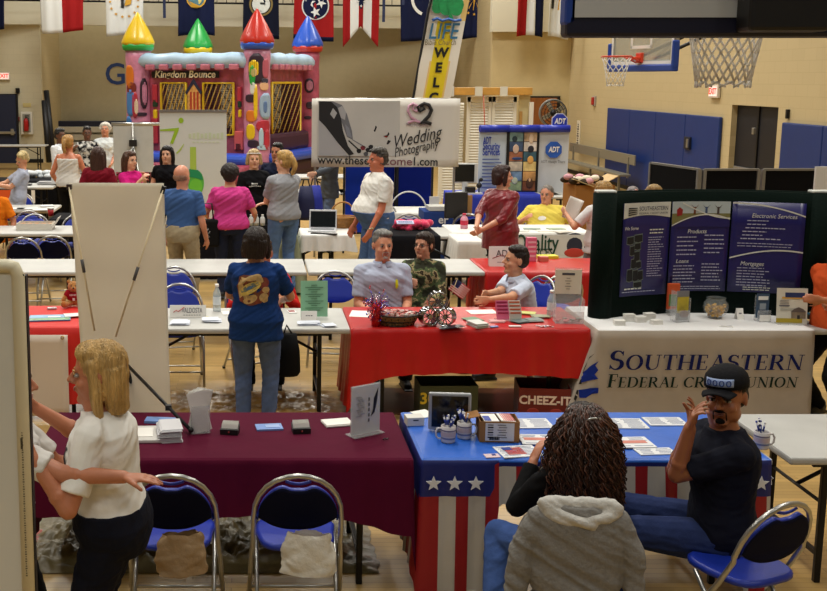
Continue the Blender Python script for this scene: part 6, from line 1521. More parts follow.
screen(378, 396, 150, 240, 17.0, nv, 'narrow navy fabric screen behind the white polo shirt')
screen(398, 433, 150, 211, 16.9, nv, 'wide navy fabric screen right of the white polo shirt')
# green swirl banner
YG = 17.6; xa_, zt_ = Q(159.5, 111, YG); xb_, _ = Q(226.5, 111, YG); _, zb_ = Q(159, 206, YG)
cg = (xa_+xb_)/2; e = empty('standing_banner', (cg, YG, 0), 0, 'tall white roll-up banner with a lime green swirl figure', 'banner')
mb = MB(); mb.box((0, 0, (zt_+.1)/2), (xb_-xa_, .012, zt_-.1), M((206, 208, 204), .5)); mb.build('sheet', None, e)
mb = MB(); mb.box((0, 0, zt_), (xb_-xa_+.02, .04, .04), STEEL); mb.box((0, 0, .06), (xb_-xa_+.04, .2, .1), STEEL, bev=.02); mb.cyl((0, .05, .1), (0, .05, zt_), .015, STEEL); mb.build('stand', None, e)
lime = M((150, 186, 40), .5); lime2 = M((170, 196, 80), .5); gr2 = M((30, 140, 90), .5); gr3 = M((90, 180, 70), .5)
def gp(px, py): X, Z = Q(px, py, YG-.01); return X-cg, Z
def gpoly(pts, m, dy=-.010): mb.poly([(gp(x, y)[0], dy, gp(x, y)[1]) for x, y in pts], (0, .002, 0), m)
mb = MB(); gpoly([(181+2.6*cos(a*pi/10), 120.5+2.8*sin(a*pi/10)) for a in range(20)], lime)
gpoly([(160, 129.5), (176, 128), (179, 127.5), (178.5, 131), (173, 144), (170, 143.5), (174.5, 131), (160, 131)], lime)
gpoly([(176, 153), (180, 149), (183.5, 144), (184, 144.5), (181, 150), (177, 154)], lime2)
gpoly([(190, 147), (196, 147), (196.5, 172), (190, 172)], lime2)
gpoly([(196+8*cos(a*pi/14), 183+13*sin(a*pi/14)) for a in range(28)], gr3); gpoly([(189, 169), (198, 170), (202, 175), (203, 180), (196, 178), (190, 177)], gr2, -.014); gpoly([(196+6.5*cos(a*pi/14), 187+8.5*sin(a*pi/14)) for a in range(28)], M((110, 196, 60), .5), -.016); mb.build('swirl_figure', None, e)
x, z = gp(206, 136); mb = MB()
for i in range(9): mb.box((x-.26+.065*i, -.008, z), (.045, .002, .07+.02*(i % 3)), M((196, 206, 176), .6))
for i in range(7): mb.box((x-.2+.065*i, -.008, z-.1), (.04, .002, .02), M((200, 208, 184), .6))
mb.build('faint_lettering', None, e)
# flip chart / portable screen
YS = 20.; xa_, zt_ = Q(113, 124, YS); xb_, _ = Q(153, 124, YS); _, zb_ = Q(113, 172, YS); cs = (xa_+xb_)/2
e = empty('projection_screen', (cs, YS, 0), 0, 'grey flip chart screen on a tripod left of the green swirl banner', 'flip chart')
mb = MB(); mb.box((0, 0, (zt_+zb_)/2), (xb_-xa_, .02, zt_-zb_), M((178, 180, 178), .5, var=.05)); mb.build('sheet', None, e)
mb = MB(); mb.cyl((-(xb_-xa_)/2-.03, 0, zt_), ((xb_-xa_)/2+.18, 0, zt_), .03, STEEL); mb.build('roller', None, e)
mb = MB(); mb.cyl((0, -.05, .5), (0, -.05, zt_), .015, STEEL); h0 = Q(131, 143, YS)[1]; mb.box((0, -.06, h0), (.14, .06, .12), BLACK)
for dx, dy in ((-.35, -.35), (.3, -.35), (0, .4)): mb.cyl((0, -.06, h0), (dx, dy, .0), .016, STEEL)
mb.build('tripod', None, e)
# LIFE feather banner
YL = 22.; e0 = Q(414, 100, YL); X_, _ = Q(436, 60, YL)
e = empty('feather_banner', (X_, YL, 0), 0, 'tall slanted white and yellow church banner hanging in front of the flags', 'banner')
def lp(px, py): X, Z = Q(px, py, YL-.01); return X-X_, Z
def edge(py):  # left and right edges against height
    t = (py+20)/120; xl__ = 434-8*t-12*t*t+0; return 437-20*(t**.8)*1.0, 474-23*t
rows = []
for i in range(24):
    py = -22+i*(150+22)/23; l = 432-(py+0)*.18 if py > 20 else 432-py*.18; l = 431-(py)*.18+.0; r_ = 469.5-(py)*.19
    rows.append((py, l, r_))
mb = MB()
def lf(u, v):
    i = min(22, int(v*23)); f = v*23-i; py = rows[i][0]*(1-f)+rows[i+1][0]*f; l = rows[i][1]*(1-f)+rows[i+1][1]*f; r_ = rows[i][2]*(1-f)+rows[i+1][2]*f
    X, Z = lp(l+(r_-l)*u, py); return (X, .02*sin(v*9), Z)
yw = M((222, 200, 30), .5); wm = M((222, 218, 208), .5); ow = M((222, 190, 120), .5)
def lc(u, v):
    py = -22+172*v
    if py < 22: return wm if u < .86 else ow
    a, b = (.30, .74) if py > 35 else (.28, .66)
    if a < u < b: return yw
    if b <= u < b+.05 or a-.05 < u <= a: return ow if py > 60 else wm
    return wm
mb.grid(lf, 40, 60, None, False, lc); mb.build('cloth', None, e, solid=.01)
mb = MB(); A = lp(429.5, 10); mb.tube([(lp(436, -20)[0], 0, lp(436, -20)[1]), (lp(428.5, 10)[0], 0, lp(428.5, 10)[1]), (lp(413, 100)[0], 0, lp(413, 100)[1]), (lp(402, 160)[0], 0, .05)], .028, BLACK); mb.box((lp(402, 160)[0], 0, .03), (.5, .5, .06), BLACK, bev=.02); mb.build('pole', None, e)
ltx = M((50, 110, 150), .5)
x, z = lp(442.5, 32); text('LIFE', .44, ltx, e, (x, -.045, z), fitw=.62, shear=.22, bold=.004); x, z = lp(440, 42.5); text('Bible Church', .16, M((120, 110, 80), .5), e, (x, -.045, z), fitw=.62, shear=.1)
for ch, py in (('W', 53), ('E', 68), ('L', 83), ('C', 98), ('O', 113), ('M', 128)): x, z = lp(440.5-(py-53)*.17, py); text(ch, .26, BLACK, e, (x, -.045, z), bold=.012, shear=.1)
mb = MB(); tg = M((30, 140, 80), .5, var=.3, vs=6.)
for px, py, r in ((440, 4, .16), (448, 2, .2), (455, 5, .17), (446, 9, .13), (437, 8, .11), (456, 10, .12), (450, -4, .2), (441, -3, .17)): x, z = lp(px, py); disc(mb, x, z, r, tg, 14, -.05-.0007*px+.31)
mb.poly([(lp(448, 19)[0], -.06, lp(448, 19)[1]), (lp(450, 19)[0]+.06, -.06, lp(450, 19)[1]), (lp(449, 8)[0], -.06, lp(449, 8)[1])], (0, .004, 0), tg); mb.tube([(lp(px, py)[0], -.055, lp(px, py)[1]) for px, py in ((432, 20.5), (437, 18.5), (442, 21), (448, 19), (454, 21), (461, 20))], .028, M((40, 90, 170), .4)); mb.build('tree_emblem', None, e)
# white shuttered booth with a wooden beam
YB2 = 23.5; xa_, zt_ = Q(449, 87.5, YB2); xb_, _ = Q(532, 88.5, YB2); _, zb2 = Q(449, 95, YB2)
e = empty('shutter_booth', ((xa_+xb_)/2, YB2, 0), 0, 'white louvred shutter booth under a pale wooden beam', 'booth'); wv = xb_-xa_; ox = (xa_+xb_)/2
mb = MB(); mb.box((0, 0, (zt_+zb2)/2), (wv, .12, zt_-zb2), M((200, 150, 70), .5, var=.15, vs=4.), bev=.01); mb.build('wooden_beam', None, e)
mb = MB()
for px in (478, 503): mb.box((Q(px, 92, YB2)[0]-ox, -.07, (zt_+zb2)/2), (.16, .03, .2), M((214, 212, 200), .5))
mb.box((Q(451, 92, YB2)[0]-ox, -.07, (zt_+zb2)/2), (.10, .03, .22), M((200, 200, 196), .5)); mb.build('bracket', None, e)
lv = M((218, 216, 204), .5)
for (pa, pb) in ((468, 493), (493, 518)):
    x0 = Q(pa, 100, YB2)[0]-ox; x1 = Q(pb, 100, YB2)[0]-ox; ztp = zb2-.04; mb = MB(); w = x1-x0
    for s in (x0+.04, x1-.04): mb.box((s, .1, ztp/2+.05), (.07, .05, ztp-.1), lv)
    mb.box(((x0+x1)/2, .1, ztp-.05), (w, .05, .12), lv)
    for i in range(36): mb.box(((x0+x1)/2, .11, .1+(ztp-.25)*i/35), (w-.12, .03, .05), lv, rot=MX.Rotation(-.5, 3, 'X').to_euler())
    mb.build('shutter', None, e)
x0 = Q(452, 100, YB2)[0]-ox; x1 = Q(467, 100, YB2)[0]-ox; mb = MB()
for i in range(36): mb.box(((x0+x1)/2-.1, .3, .1+(zb2-.3)*i/35), (x1-x0+.2, .03, .05), lv, rot=MX.Rotation(-.5, 3, 'X').to_euler())
mb.box((x0-.15, .3, zb2/2), (.06, .06, zb2), lv); mb.build('side_shutter', None, e)
x0 = Q(519, 100, YB2)[0]-ox; mb = MB(); mb.box((x0+.14, .1, zb2/2), (.24, .06, zb2), M((200, 186, 140), .5)); mb.box((x0+.26, -.05, zb2-.6), (.09, .05, .9), M((220, 216, 206), .5)); mb.box((x0+.05, .0, 1), (.05, .1, 2.), M((170, 130, 70), .5)); mb.build('post', None, e)
mb = MB(); mb.tube([(Q(483, 96, YB2)[0]-ox, -.04, zb2), (Q(484, 110, YB2)[0]-ox, -.04, zb2-.4), (Q(485, 130, YB2)[0]-ox, -.03, zb2-.9), (Q(483, 145, YB2)[0]-ox, -.03, 1.0)], .012, M((200, 110, 90), .5)); mb.build('cord', None, e)
# drum fan
YF = 25.; X, Z = Q(553, 113, YF); e = empty('drum_fan', (X, YF, 0), 0, 'round caged floor fan before the brown door', 'fan')
mb = MB(); N = 32
for r in (.29, .22, .15, .08): mb.tube([(r*cos(2*pi*k/N), -.1, Z+r*sin(2*pi*k/N)) for k in range(N)], .008, DKMETAL, closed=True, seg=5)
for k in range(16): a = 2*pi*k/16; mb.cyl((.1*cos(a), -.11, Z+.1*sin(a)), (.29*cos(a), -.09, Z+.29*sin(a)), .005, DKMETAL, seg=4)
mb.build('cage', None, e); mb = MB(); mb.tube([(.30*cos(2*pi*k/N), .03, Z+.30*sin(2*pi*k/N)) for k in range(N)], .025, M((120, 120, 116), .4), closed=True, seg=8); mb.build('drum', None, e)
mb = MB()
for k in range(4): a = 2*pi*k/4+.5; mb.box((.14*cos(a), 0, Z+.14*sin(a)), (.24, .02, .10), M((150, 146, 130), .4), rot=MX.Rotation(-a, 3, 'Y').to_euler())
mb.sph((0, -.03, Z), .07, DKMETAL, seg=10); mb.build('blades', None, e); mb = MB(); mb.cyl((0, .05, 0), (0, .05, Z-.29), .03, DKMETAL); mb.cyl((0, 0.05, 0), (0, .05, .04), .3, DKMETAL, seg=20); mb.build('stand', None, e)
# security display
YA = Ya+.45; xa_, zt_ = Q(478.5, 128.5, YA); xb_, _ = Q(568, 131, YA); zt_ = zt_; zA = .745
e = empty('popup_display', ((xa_+xb_)/2, YA, zA), 0, 'tall three-panel security company display with a blue top edge', 'display'); ox = (xa_+xb_)/2; HH = zt_-zA
def ax(px): return Q(px, 150, YA)[0]-ox
cuts = (478.5, 508, 538, 568); zig = (.03, 0, 0, .03)
pc = [M((190, 204, 216), .4), M((60, 60, 66), .5), M((196, 200, 204), .4)]
AD = []
for i in range(3):
    xa__, xb__ = ax(cuts[i]), ax(cuts[i+1]); ya__, yb__ = -zig[i], -zig[i+1]; mb = MB()
    mb.poly([(xa__, ya__, 0), (xb__, yb__, 0), (xb__, yb__, HH), (xa__, ya__, HH)], (0, .03, 0), pc[i]); b = mb.build('panel', None, e); AD.append((b, xa__, xb__, ya__, yb__))
    mb = MB(); mb.tube([(xa__, ya__-.02, HH), (xb__, yb__-.02, HH)], .065, M((30, 50, 170), .4), seg=12); mb.build('top_edge', None, e)
    mb = MB(); mb.box((xb__-.01, yb__-.01, HH/2), (.04, .04, HH), BLACK); mb.build('hinge', None, e) if i < 2 else mb.bm.free()
def ap(i, u, v, dy=.02): b, a0, a1, y0, y1 = AD[i]; return V((a0+(a1-a0)*u, y0+(y1-y0)*u-dy, HH*(1-v)))
abl = M((36, 60, 160), .5)
for s, v in (('ADT', .19), ('Security', .28), ('Services', .37)):
    p = ap(0, .42 if len(s) > 4 else .27, v); text(s, .17, abl, AD[0][0], p, fitw=.30 if len(s) > 4 else .14, bold=.003)
mb = MB(); rnd = random.Random(3)
for k in range(9): p = ap(0, .15, .48+.055*k); w = .3+.12*rnd.random(); mb.box(p+V((w/2-.03, 0, 0)), (w*.9, .004, .02), M((70, 90, 150), .6)); 
mb.build('small_print', None, AD[0][0])
mb = MB(); cs_ = ((120, 150, 150), (206, 176, 140), (60, 80, 110), (210, 200, 190), (150, 96, 70), (60, 96, 110), (190, 180, 160), (224, 190, 120), (110, 140, 170), (200, 150, 90), (150, 170, 120), (120, 70, 40))
for k in range(12):
    u0 = .04+.48*(k % 2); v0 = .05+.155*(k//2); p = ap(1, u0, v0+.15); q = ap(1, u0+.44, v0+.15); mb.poly([p, q, q+V((0, 0, HH*.145)), p+V((0, 0, HH*.145))], (0, .003, 0), M(cs_[k], .5, var=.5, vs=7., key=k))
mb.build('photo_grid', None, AD[1][0])
mb = MB()
for (u, v, w, h, c) in ((.2, .14, .1, .1, (40, 60, 70)), (.75, .14, .1, .16, (220, 196, 170)), (.25, .30, .12, .16, (206, 180, 160)), (.75, .30, .12, .12, (40, 40, 50)), (.3, .45, .2, .05, (40, 70, 120)), (.75, .47, .12, .14, (226, 170, 90)), (.75, .84, .14, .18, (80, 50, 30)), (.75, .80, .07, .09, (214, 170, 130)), (.25, .80, .12, .12, (190, 200, 170))):
    p = ap(1, u, v+.02, .026); mb.sph(p, (w*.45, .004, h*.5), M(c, .5), seg=10)
mb.build('photo_figures', None, AD[1][0])
def octagon(mb, p, r, m, dy=0): mb.poly([(p.x+r*cos(pi/8+k*pi/4), p.y-dy, p.z+r*sin(pi/8+k*pi/4)) for k in range(8)], (0, .01, 0), m)
mb = MB(); p = ap(2, .5, .33, .03); octagon(mb, p, .15, M((40, 90, 180), .4, var=.2)); o = mb.build('emblem', None, AD[2][0]); text('ADT', .13, WHITE, o, p+V((0, -.006, 0)), bold=.004, fitw=.19, shear=.15)
p = ap(2, .5, .52); text('ADT Always There', .07, M((110, 110, 110), .6), AD[2][0], p, fitw=.42)
X, Z = Q(560.5, 121.5, YA); mb = MB(); octagon(mb, V((0, -.05, 0)), .15, M((206, 210, 226), .4)); octagon(mb, V((0, -.06, 0)), .135, M((40, 60, 170), .4)); mb.cyl((0, -.02, -Z+.75), (0, -.02, 0), .01, STEEL); s = one(mb, 'yard_sign', 'blue octagonal security sign standing on top of the display', 'sign', loc=(X, YA+.1, Z)); text('ADT', .13, WHITE, s, (0, -.07, 0), bold=.005, fitw=.20, shear=.15)
# monitor and things left of it
def desktop(px, py, Y, label, w=.42, h=.34, frame=(200, 204, 206)):
    X, Z = Q(px, py, Y); e = empty('monitor', (X, Y, .745), 0, label, 'monitor'); zc = Z-.745
    mb = MB(); mb.box((0, 0, zc), (w, .05, h), M(frame, .4), bev=.01); mb.build('housing', None, e); mb = MB(); mb.box((-.02, -.028, zc), (w*.84, .006, h*.86), M((16, 22, 28), .2)); mb.build('screen', None, e)
    mb = MB(); mb.box((0, 0, .12), (.08, .06, max(.05, zc-h/2)), M(frame, .4)); mb.box((0, -.0, .015), (.28, .2, .03), M(frame, .4), bev=.01); mb.build('stand', None, e); return e
desktop(465, 173, Ya+.25, 'desktop monitor with a black screen left of the security display')
X, Y = P(465, 191, .75); mb = MB(); mb.box((0, 0, .07), (.16, .12, .1), BLACK, bev=.01); mb.box((0, 0, .01), (.4, .2, .03), M((210, 212, 214), .4)); one(mb, 'keyboard_box', 'black device on a white base below the desktop monitor', 'device', loc=(X, Ya+.12, .747))
X, _ = Q(481, 186, Ya); mb = MB(); mb.cyl((0, 0, 0), (0, 0, .25), .012, DKMETAL); mb.sph((0, 0, .14), .05, BLACK, seg=10); mb.sph((.03, 0, .24), .035, BLACK, seg=10); one(mb, 'headset_stand', 'small black device left of the red satin jacket woman', 'device', loc=(X, Ya+.15, .747))
# things around Y 15-17: dark blue display box with lettering
e0X, e0Z = Q(441, 205, 15.4); e = empty('display_cube', (e0X, 15.45, 0), 0, 'blue cloth stand with white lettering beside the navy screen', 'stand')
mb = MB(); mb.box((0, 0, .42), (.55, .5, .84), M((24, 60, 130), .7), bev=.01); mb.build('cloth_box', None, e); text('er', .16, WHITE, e, (.0, -.26, .72), bold=.004); text('lity', .15, WHITE, e, (.0, -.26, .56), bold=.004)
mb = MB(); mb.box((0, -.1, .88), (.4, .3, .06), M((206, 206, 200), .5)); one(mb, 'box_lid', 'flat white box on the blue cloth stand', 'box', loc=(e0X, 15.45, 0))
X, Z = Q(456, 205, 14.9); e = empty('laptop_stand', (X, 14.9, 0), .3, 'dark open case standing beside the red satin jacket', 'case')
mb = MB(); mb.box((0, 0, Z), (.34, .05, .36), M((22, 20, 20), .5), bev=.01); mb.build('case_lid', None, e); mb = MB(); mb.cyl((0, .03, 0), (0, .03, Z-.1), .02, BLACK); mb.box((0, 0, .02), (.3, .3, .03), BLACK); mb.build('stand', None, e)
mb = MB(); mb.box((.22, .02, Z-.02), (.07, .03, .3), M((150, 110, 60), .5)); mb.build('side_flap', None, e)
# pink feather boa and white arch wire basket
X, Y = P(412, 231, .745); mb = MB(); rnd = random.Random(6); pkf = M((214, 60, 96), .9, var=.25, vs=20., sheen=.4)
for i in range(60):
    t = i/59; a = rnd.uniform(0, 6.28); mb.sph((-.22+.44*t+rnd.uniform(-.03, .03), rnd.uniform(-.06, .06), .05+.05*abs(t-.4)+rnd.uniform(-.03, .04)), (.055, .05, .045), pkf, seg=8)
one(mb, 'feather_boa', 'bright pink feather boa heaped on the black tablecloth', 'feather boa', loc=(X, Y+.1, .745))
X2, Y2 = P(405, 229, .8); mb = MB(); mb.box((0, 0, .01), (.22, .10, .012), M((180, 190, 220), .4), rot=MX.Rotation(.3, 3, 'X').to_euler()); o = one(mb, 'name_card', 'pale card with dark lettering on the pink feather boa', 'card', loc=(X2, Y2, .875)); 
mb = MB()
for i in range(7): mb.box((-.075+.025*i, -.003, .02), (.018, .03, .003), M((40, 40, 110), .5))
mb.build('small_print', None, o)
X, Y = P(410, 213, .75); mb = MB(); mb.tube([(.27*cos(pi*i/16), 0, .30*sin(pi*i/16)) for i in range(17)], .011, M((220, 220, 222), .3)); one(mb, 'wire_hoop', 'thin white wire arch standing on the white cloth before the navy screen', 'wire arch', loc=(X, Yw+.1, .747))
bottle(438, 213, 'yellow lidded tub on the white cloth before the navy screen', h=.10, r=.05, m=M((206, 196, 60), .5), capm=M((206, 196, 60), .5), lab=M((206, 196, 60), .5))
mb = MB(); X, Y = P(434, 211, .75); mb.box((0, 0, .11), (.14, .03, .22), M((206, 206, 210), .5)); one(mb, 'leaflet_rack', 'small white leaflet rack at the right of the white cloth', 'rack', loc=(X, Y, .747))
# laptop and wicker basket on the white plastic cloth
zL = .748; X, Y = P(321, 231, zL); e = empty('laptop', (X+.02, Y+.02, zL), -.12, 'open silver laptop on the white plastic cloth', 'laptop')
sl = M((206, 208, 212), .35, .2)
mb = MB(); mb.box((0, -.02, .012), (.36, .25, .02), sl, bev=.006); mb.build('base', None, e); mb = MB(); mb.box((0, -.0, .023), (.30, .11, .003), M((120, 124, 130), .4)); mb.build('keyboard', None, e)
mb = MB(); mb.box((0, .13, .135), (.36, .012, .25), sl, rot=MX.Rotation(-.22, 3, 'X').to_euler(), bev=.005); mb.build('lid', None, e); mb = MB(); mb.box((0, .122, .137), (.325, .004, .205), M((22, 26, 28), .2), rot=MX.Rotation(-.22, 3, 'X').to_euler()); mb.build('screen', None, e)
sheet(324, 234, .34, .05, 'black folder edge lying before the laptop', 'folder', 'folder', BLACK, .012, -.3, zL)
X, Y = P(343, 228, zL); e = empty('basket', (X, Y+.05, zL), 0, 'light wicker basket with a tall arched handle beside the laptop', 'basket'); wk = M((170, 120, 56), .6, var=.2, vs=30., bump=.4, bs=60)
mb = MB(); N = 28
for j in range(8):
    r = .085+.009*j; mb.tube([((r+.003*(1 if (i+j) % 2 else -1))*cos(2*pi*i/N)*1.25, (r+.003*(1 if (i+j) % 2 else -1))*sin(2*pi*i/N), .01+.019*j) for i in range(N)], .010, wk, closed=True, seg=6)
mb.cyl((0, 0, 0), (0, 0, .01), .1, wk, seg=20); mb.build('wicker', None, e); mb = MB(); mb.tube([(.16*cos(pi*i/14), 0, .15+.19*sin(pi*i/14)) for i in range(15)], .011, wk); mb.build('handle', None, e)
# bottles between the pink and the grey shirts
for i, px in enumerate((251, 256.5, 262.5)): bottle(px, 225.5, ('white plastic bottle, left of three between the pink and grey shirts', 'white plastic bottle, middle of three between the pink and grey shirts', 'white plastic bottle, right of three between the pink and grey shirts')[i], h=.15, r=.034, m=M((200, 204, 204), .4), lab=M((210, 210, 208), .5), z=.748)
# open fabric item (olive cloth) right of the grey shirt
folding_table(Q(286, 235, 13.2)[0], Q(297, 235, 13.2)[0], 13.5, 14.1, 'small table under the sage green cloth')
drape('tablecloth', 'sage green cloth hanging behind the grey shirt', Q(283, 235, 13.5)[0], Q(297, 235, 13.5)[0], 13.48, 14.12, (.70, .6, .3, .5), M((150, 156, 128), .8, bump=.3, bs=6), flare=.12, amp=.03)
# black shoulder bag left of pink shirt
X, Z = Q(207, 233, 13.0); e = empty('tote_bag', (X, 13.0, Z-.16), 0, 'black tote bag with a grey print hanging beside the pink shirt', 'bag')
mb = MB(); mb.box((0, 0, .16), (.30, .10, .34), M((20, 20, 22), .8, bump=.3, bs=8), bev=.03); mb.build('body', None, e); mb = MB(); mb.tube([(-.08, 0, .32), (-.06, 0, .52), (.06, 0, .52), (.08, 0, .32)], .010, BLACK); mb.build('handle', None, e)
mb = MB(); mb.tube([(.02, -.052, .22), (-.02, -.052, .17), (.03, -.052, .12), (-.02, -.052, .08)], .008, M((120, 120, 120), .6)); mb.tube([(-.03, -.052, .2), (.0, -.052, .13), (.04, -.052, .19)], .006, M((120, 120, 120), .6)); mb.build('printed_mark', None, e)
# quality banner
x0, z1 = Q(508, 234.5, Yq-.06); x1, _ = Q(592, 234.5, Yq-.06); _, z0 = Q(508, 259, Yq-.06)
e = empty('vinyl_banner', ((x0+x1)/2, Yq-.08, 0), 0, 'white banner with green lettering on the front of the yellow shirted man\'s table', 'banner')
mb = MB(); z0 = min(z0, .40); mb.box((0, 0, (z1+z0)/2), (x1-x0, .006, z1-z0), M((212, 214, 212), .5)); mb.build('sheet', None, e)
gt = M((10, 66, 50), .5); text('Quality', .30, gt, e, (Q(536, 242, Yq-.06)[0]-(x0+x1)/2, -.008, Q(536, 242.5, Yq)[1]), fitw=Q(556.5, 242, Yq)[0]-Q(513, 242, Yq)[0], bold=.003); text('APPLIANCES', .13, gt, e, (Q(530, 252, Yq-.06)[0]-(x0+x1)/2, -.008, Q(530, 251.5, Yq)[1]), fitw=Q(552, 242, Yq)[0]-Q(508, 242, Yq)[0])
mb = MB(); tX = Q(574, 246, Yq-.06)[0]-(x0+x1)/2; mb.sph((tX, 0, (z1+z0)/2+.02), (.16, .004, .17), M((40, 46, 66), .5), seg=18); mb.sph((tX, -.004, (z1+z0)/2-.07), (.13, .004, .06), M((190, 60, 50), .5), seg=14); mb.build('printed_picture', None, e)
# leaflets on the quality table
for i, (px, py) in enumerate(((520, 231), (532, 229), (545, 231), (556, 229), (563, 232), (510, 229))): sheet(px, py, .22, .14, ('leaflet at the left of the yellow shirted man\'s table', 'leaflet beside it towards the middle', 'white leaflet in front of the yellow shirted man', 'green leaflet right of the yellow shirted man\'s belly', 'leaflet nearest to the woman in the white T-shirt', 'leaflet beside the red satin jacket')[i], 'leaflet', 'leaflet', M(((206, 206, 196), (120, 140, 130), (226, 222, 210), (150, 166, 140), (196, 190, 180), (206, 196, 170))[i], .5), .006, .2*i-.4, .748)
# ADT tent sign etc. on the third-row red table
e = tentcard(506, 266, .37, .21, 'large white tent sign with a red stroke on the third-row red cloth', [('AD', -.05, .135, .10, M((60, 50, 60), .6), .12), ('~', .0, .045, .022, M((150, 150, 156), .6), .2)], z=.747)
mb = MB(); mb.tube([(-.15, -.018, .085), (-.05, -.012, .12), (.0, -.016, .10), (.10, -.006, .15)], .004, RED); mb.build('red_stroke', None, e)
X, Y = P(530.5, 261, .747); mb = MB(); mb.box((0, 0, .13), (.105, .07, .26), M((214, 110, 140), .5), bev=.004)
for i in range(4): mb.box((0, -.037, .06+.05*i), (.085, .003, .02), M((230, 190, 200), .5))
one(mb, 'pink_box', 'tall pink leaflet box behind the man in the pale shirt', 'box', loc=(X, Y, .747))
sheet(547, 258, .22, .13, 'bright yellow folder on the third-row red cloth', 'folder', 'folder', M((220, 214, 50), .5), .03, .1, .747); sheet(543, 261, .09, .08, 'small salmon box before the yellow folder', 'box', 'small_box', M((206, 120, 100), .5), .05, .2, .747)
# red phone-like item and pink jug near the satin jacket
bottle(464, 228.5, 'pink and white jar standing left of the red satin jacket', h=.20, r=.05, m=M((220, 150, 170), .4), capm=M((200, 40, 70), .5), lab=M((200, 40, 70), .5), z=.748)
drape('tablecloth', 'narrow white cloth end left of the red satin jacket', Q(448, 228, 13.6)[0]+.0, Q(473, 228, 13.6)[0], 12.9, 13.55, (.42, .3, .2, .3), white_cloth, z=.76)
folding_table(Q(448, 228, 13.6)[0]+.02, Q(473, 228, 13.6)[0]-.02, 12.92, 13.53, 'small table under the narrow white cloth')
# boxes at the back right
for (px, py, w, h, Y, c, lb) in ((588, 202, .62, .36, 16.6, (150, 104, 56), 'large open brown carton behind the woman in the white T-shirt'),):
    X, _ = Q(px, py, Y); e = empty('carton', (X, Y, 0), .1, lb, 'carton'); mb = MB(); mb.box((0, 0, .55), (w, .5, 1.1), M(c, .8), bev=.005); mb.build('box', None, e)
    mb = MB(); mb.box((-.2, -.1, 1.14), (.34, .4, .01), M((206, 186, 140), .7), rot=MX.Rotation(.35, 3, 'Y').to_euler()); mb.box((.18, -.1, 1.16), (.34, .4, .01), M((190, 160, 110), .7), rot=MX.Rotation(-.5, 3, 'Y').to_euler()); mb.build('flap', None, e)
mb = MB(); rnd = random.Random(8)
for i in range(16): mb.sph((rnd.uniform(-.26, .26), rnd.uniform(-.1, .1), rnd.uniform(.0, .08)), (.08, .07, .05), M(((220, 210, 190), (200, 150, 160), (60, 50, 40))[i % 3], .8), seg=8)
one(mb, 'packing_pile', 'pale crumpled packing material heaped on the open carton', 'packing paper', loc=(Q(580, 190, 16.5)[0], 16.5, 1.14), kind='stuff')
# bench along the right wall
e = empty('team_bench', (8.8, 27.9, 0), radians(-90), 'aluminium team bench with a backrest before the blue wall pad', 'bench')
al = M((150, 146, 132), .4, .5)
mb = MB(); mb.box((0, 0, .45), (5.2, .28, .05), al, bev=.01); mb.build('seat', None, e); mb = MB(); mb.box((0, .22, .80), (5.2, .04, .24), al, bev=.01); mb.build('backrest', None, e)
for x in (-2.2, 0, 2.2): mb = MB(); mb.box((x, 0, .22), (.05, .05, .44), al); mb.box((x, 0, .02), (.06, .5, .04), al); mb.box((x, .2, .6), (.05, .04, .5), al); mb.box((x, .1, .42), (.05, .26, .04), al); mb.build('leg', None, e)
# black room dividers right
fr = M((130, 130, 128), .4, .5); bf = M((12, 12, 14), .95)
xa_ = [Q(657, 168, 13.4), Q(702, 169.5, 12.6), Q(761, 169, 12.6), Q(821.5, 168, 12.6)]
ys = (13.6, 12.6, 12.6, 12.6)
for i, lb in enumerate(('black room divider panel turned away at the left', 'middle black room divider panel behind the dark green display', 'right black room divider panel before the blue wall pad')):
    A = V((xa_[i][0]+(.03 if i else 0), ys[i], 0)); B = V((xa_[i+1][0]-.03, ys[i+1], 0)); c = (A+B)/2; L = (B-A).length; h = xa_[1][1]
    e = empty('room_divider', c, math.atan2(B.y-A.y, B.x-A.x), lb, 'room divider', 'black room divider panels')
    mb = MB(); mb.box((0, 0, (h+.1)/2), (L-.05, .03, h-.12), bf); mb.build('fabric_panel', None, e)
    mb = MB(); mb.box((0, 0, h), (L, .045, .025), fr); mb.box((0, 0, .1), (L, .045, .03), fr)
    for s in (-1, 1): mb.box((s*L/2, 0, h/2), (.035, .05, h), fr)
    mb.box((-L/2+.1, 0, .02), (.05, .5, .04), fr); mb.box((L/2-.1, 0, .02), (.05, .5, .04), fr); mb.build('frame', None, e)
# ---- left middle distance
X, Y = P(36, 229, .742); e = empty('donut_box', (X, Y, .742), 0, 'open white donut box on the fourth-row grey table', 'box')
wb = M((214, 208, 196), .6)
mb = MB(); mb.box((0, 0, .004), (.46, .26, .006), wb)
for c, d in (((0, -.13, .045), (.46, .005, .09)), ((0, .13, .045), (.46, .005, .09)), ((-.23, 0, .045), (.005, .26, .09)), ((.23, 0, .045), (.005, .26, .09))): mb.box(c, d, wb)
mb.box((.28, 0, .11), (.12, .26, .005), wb, rot=MX.Rotation(-1.0, 3, 'Y').to_euler()); mb.build('tray', None, e)
for i in range(10):
    mb = MB(); cx_, cy_ = -.18+.09*(i % 5), -.055+.11*(i//5); mb.tube([(cx_+.024*cos(a*pi/8), cy_+.024*sin(a*pi/8), .055) for a in range(16)], .018, M((180, 120, 60), .5), closed=True, seg=8); tag(mb.build('donut', None, None, (X, Y, .742)), 'glazed donut lying in the open white box', 'donut', 'donuts in the open white box')
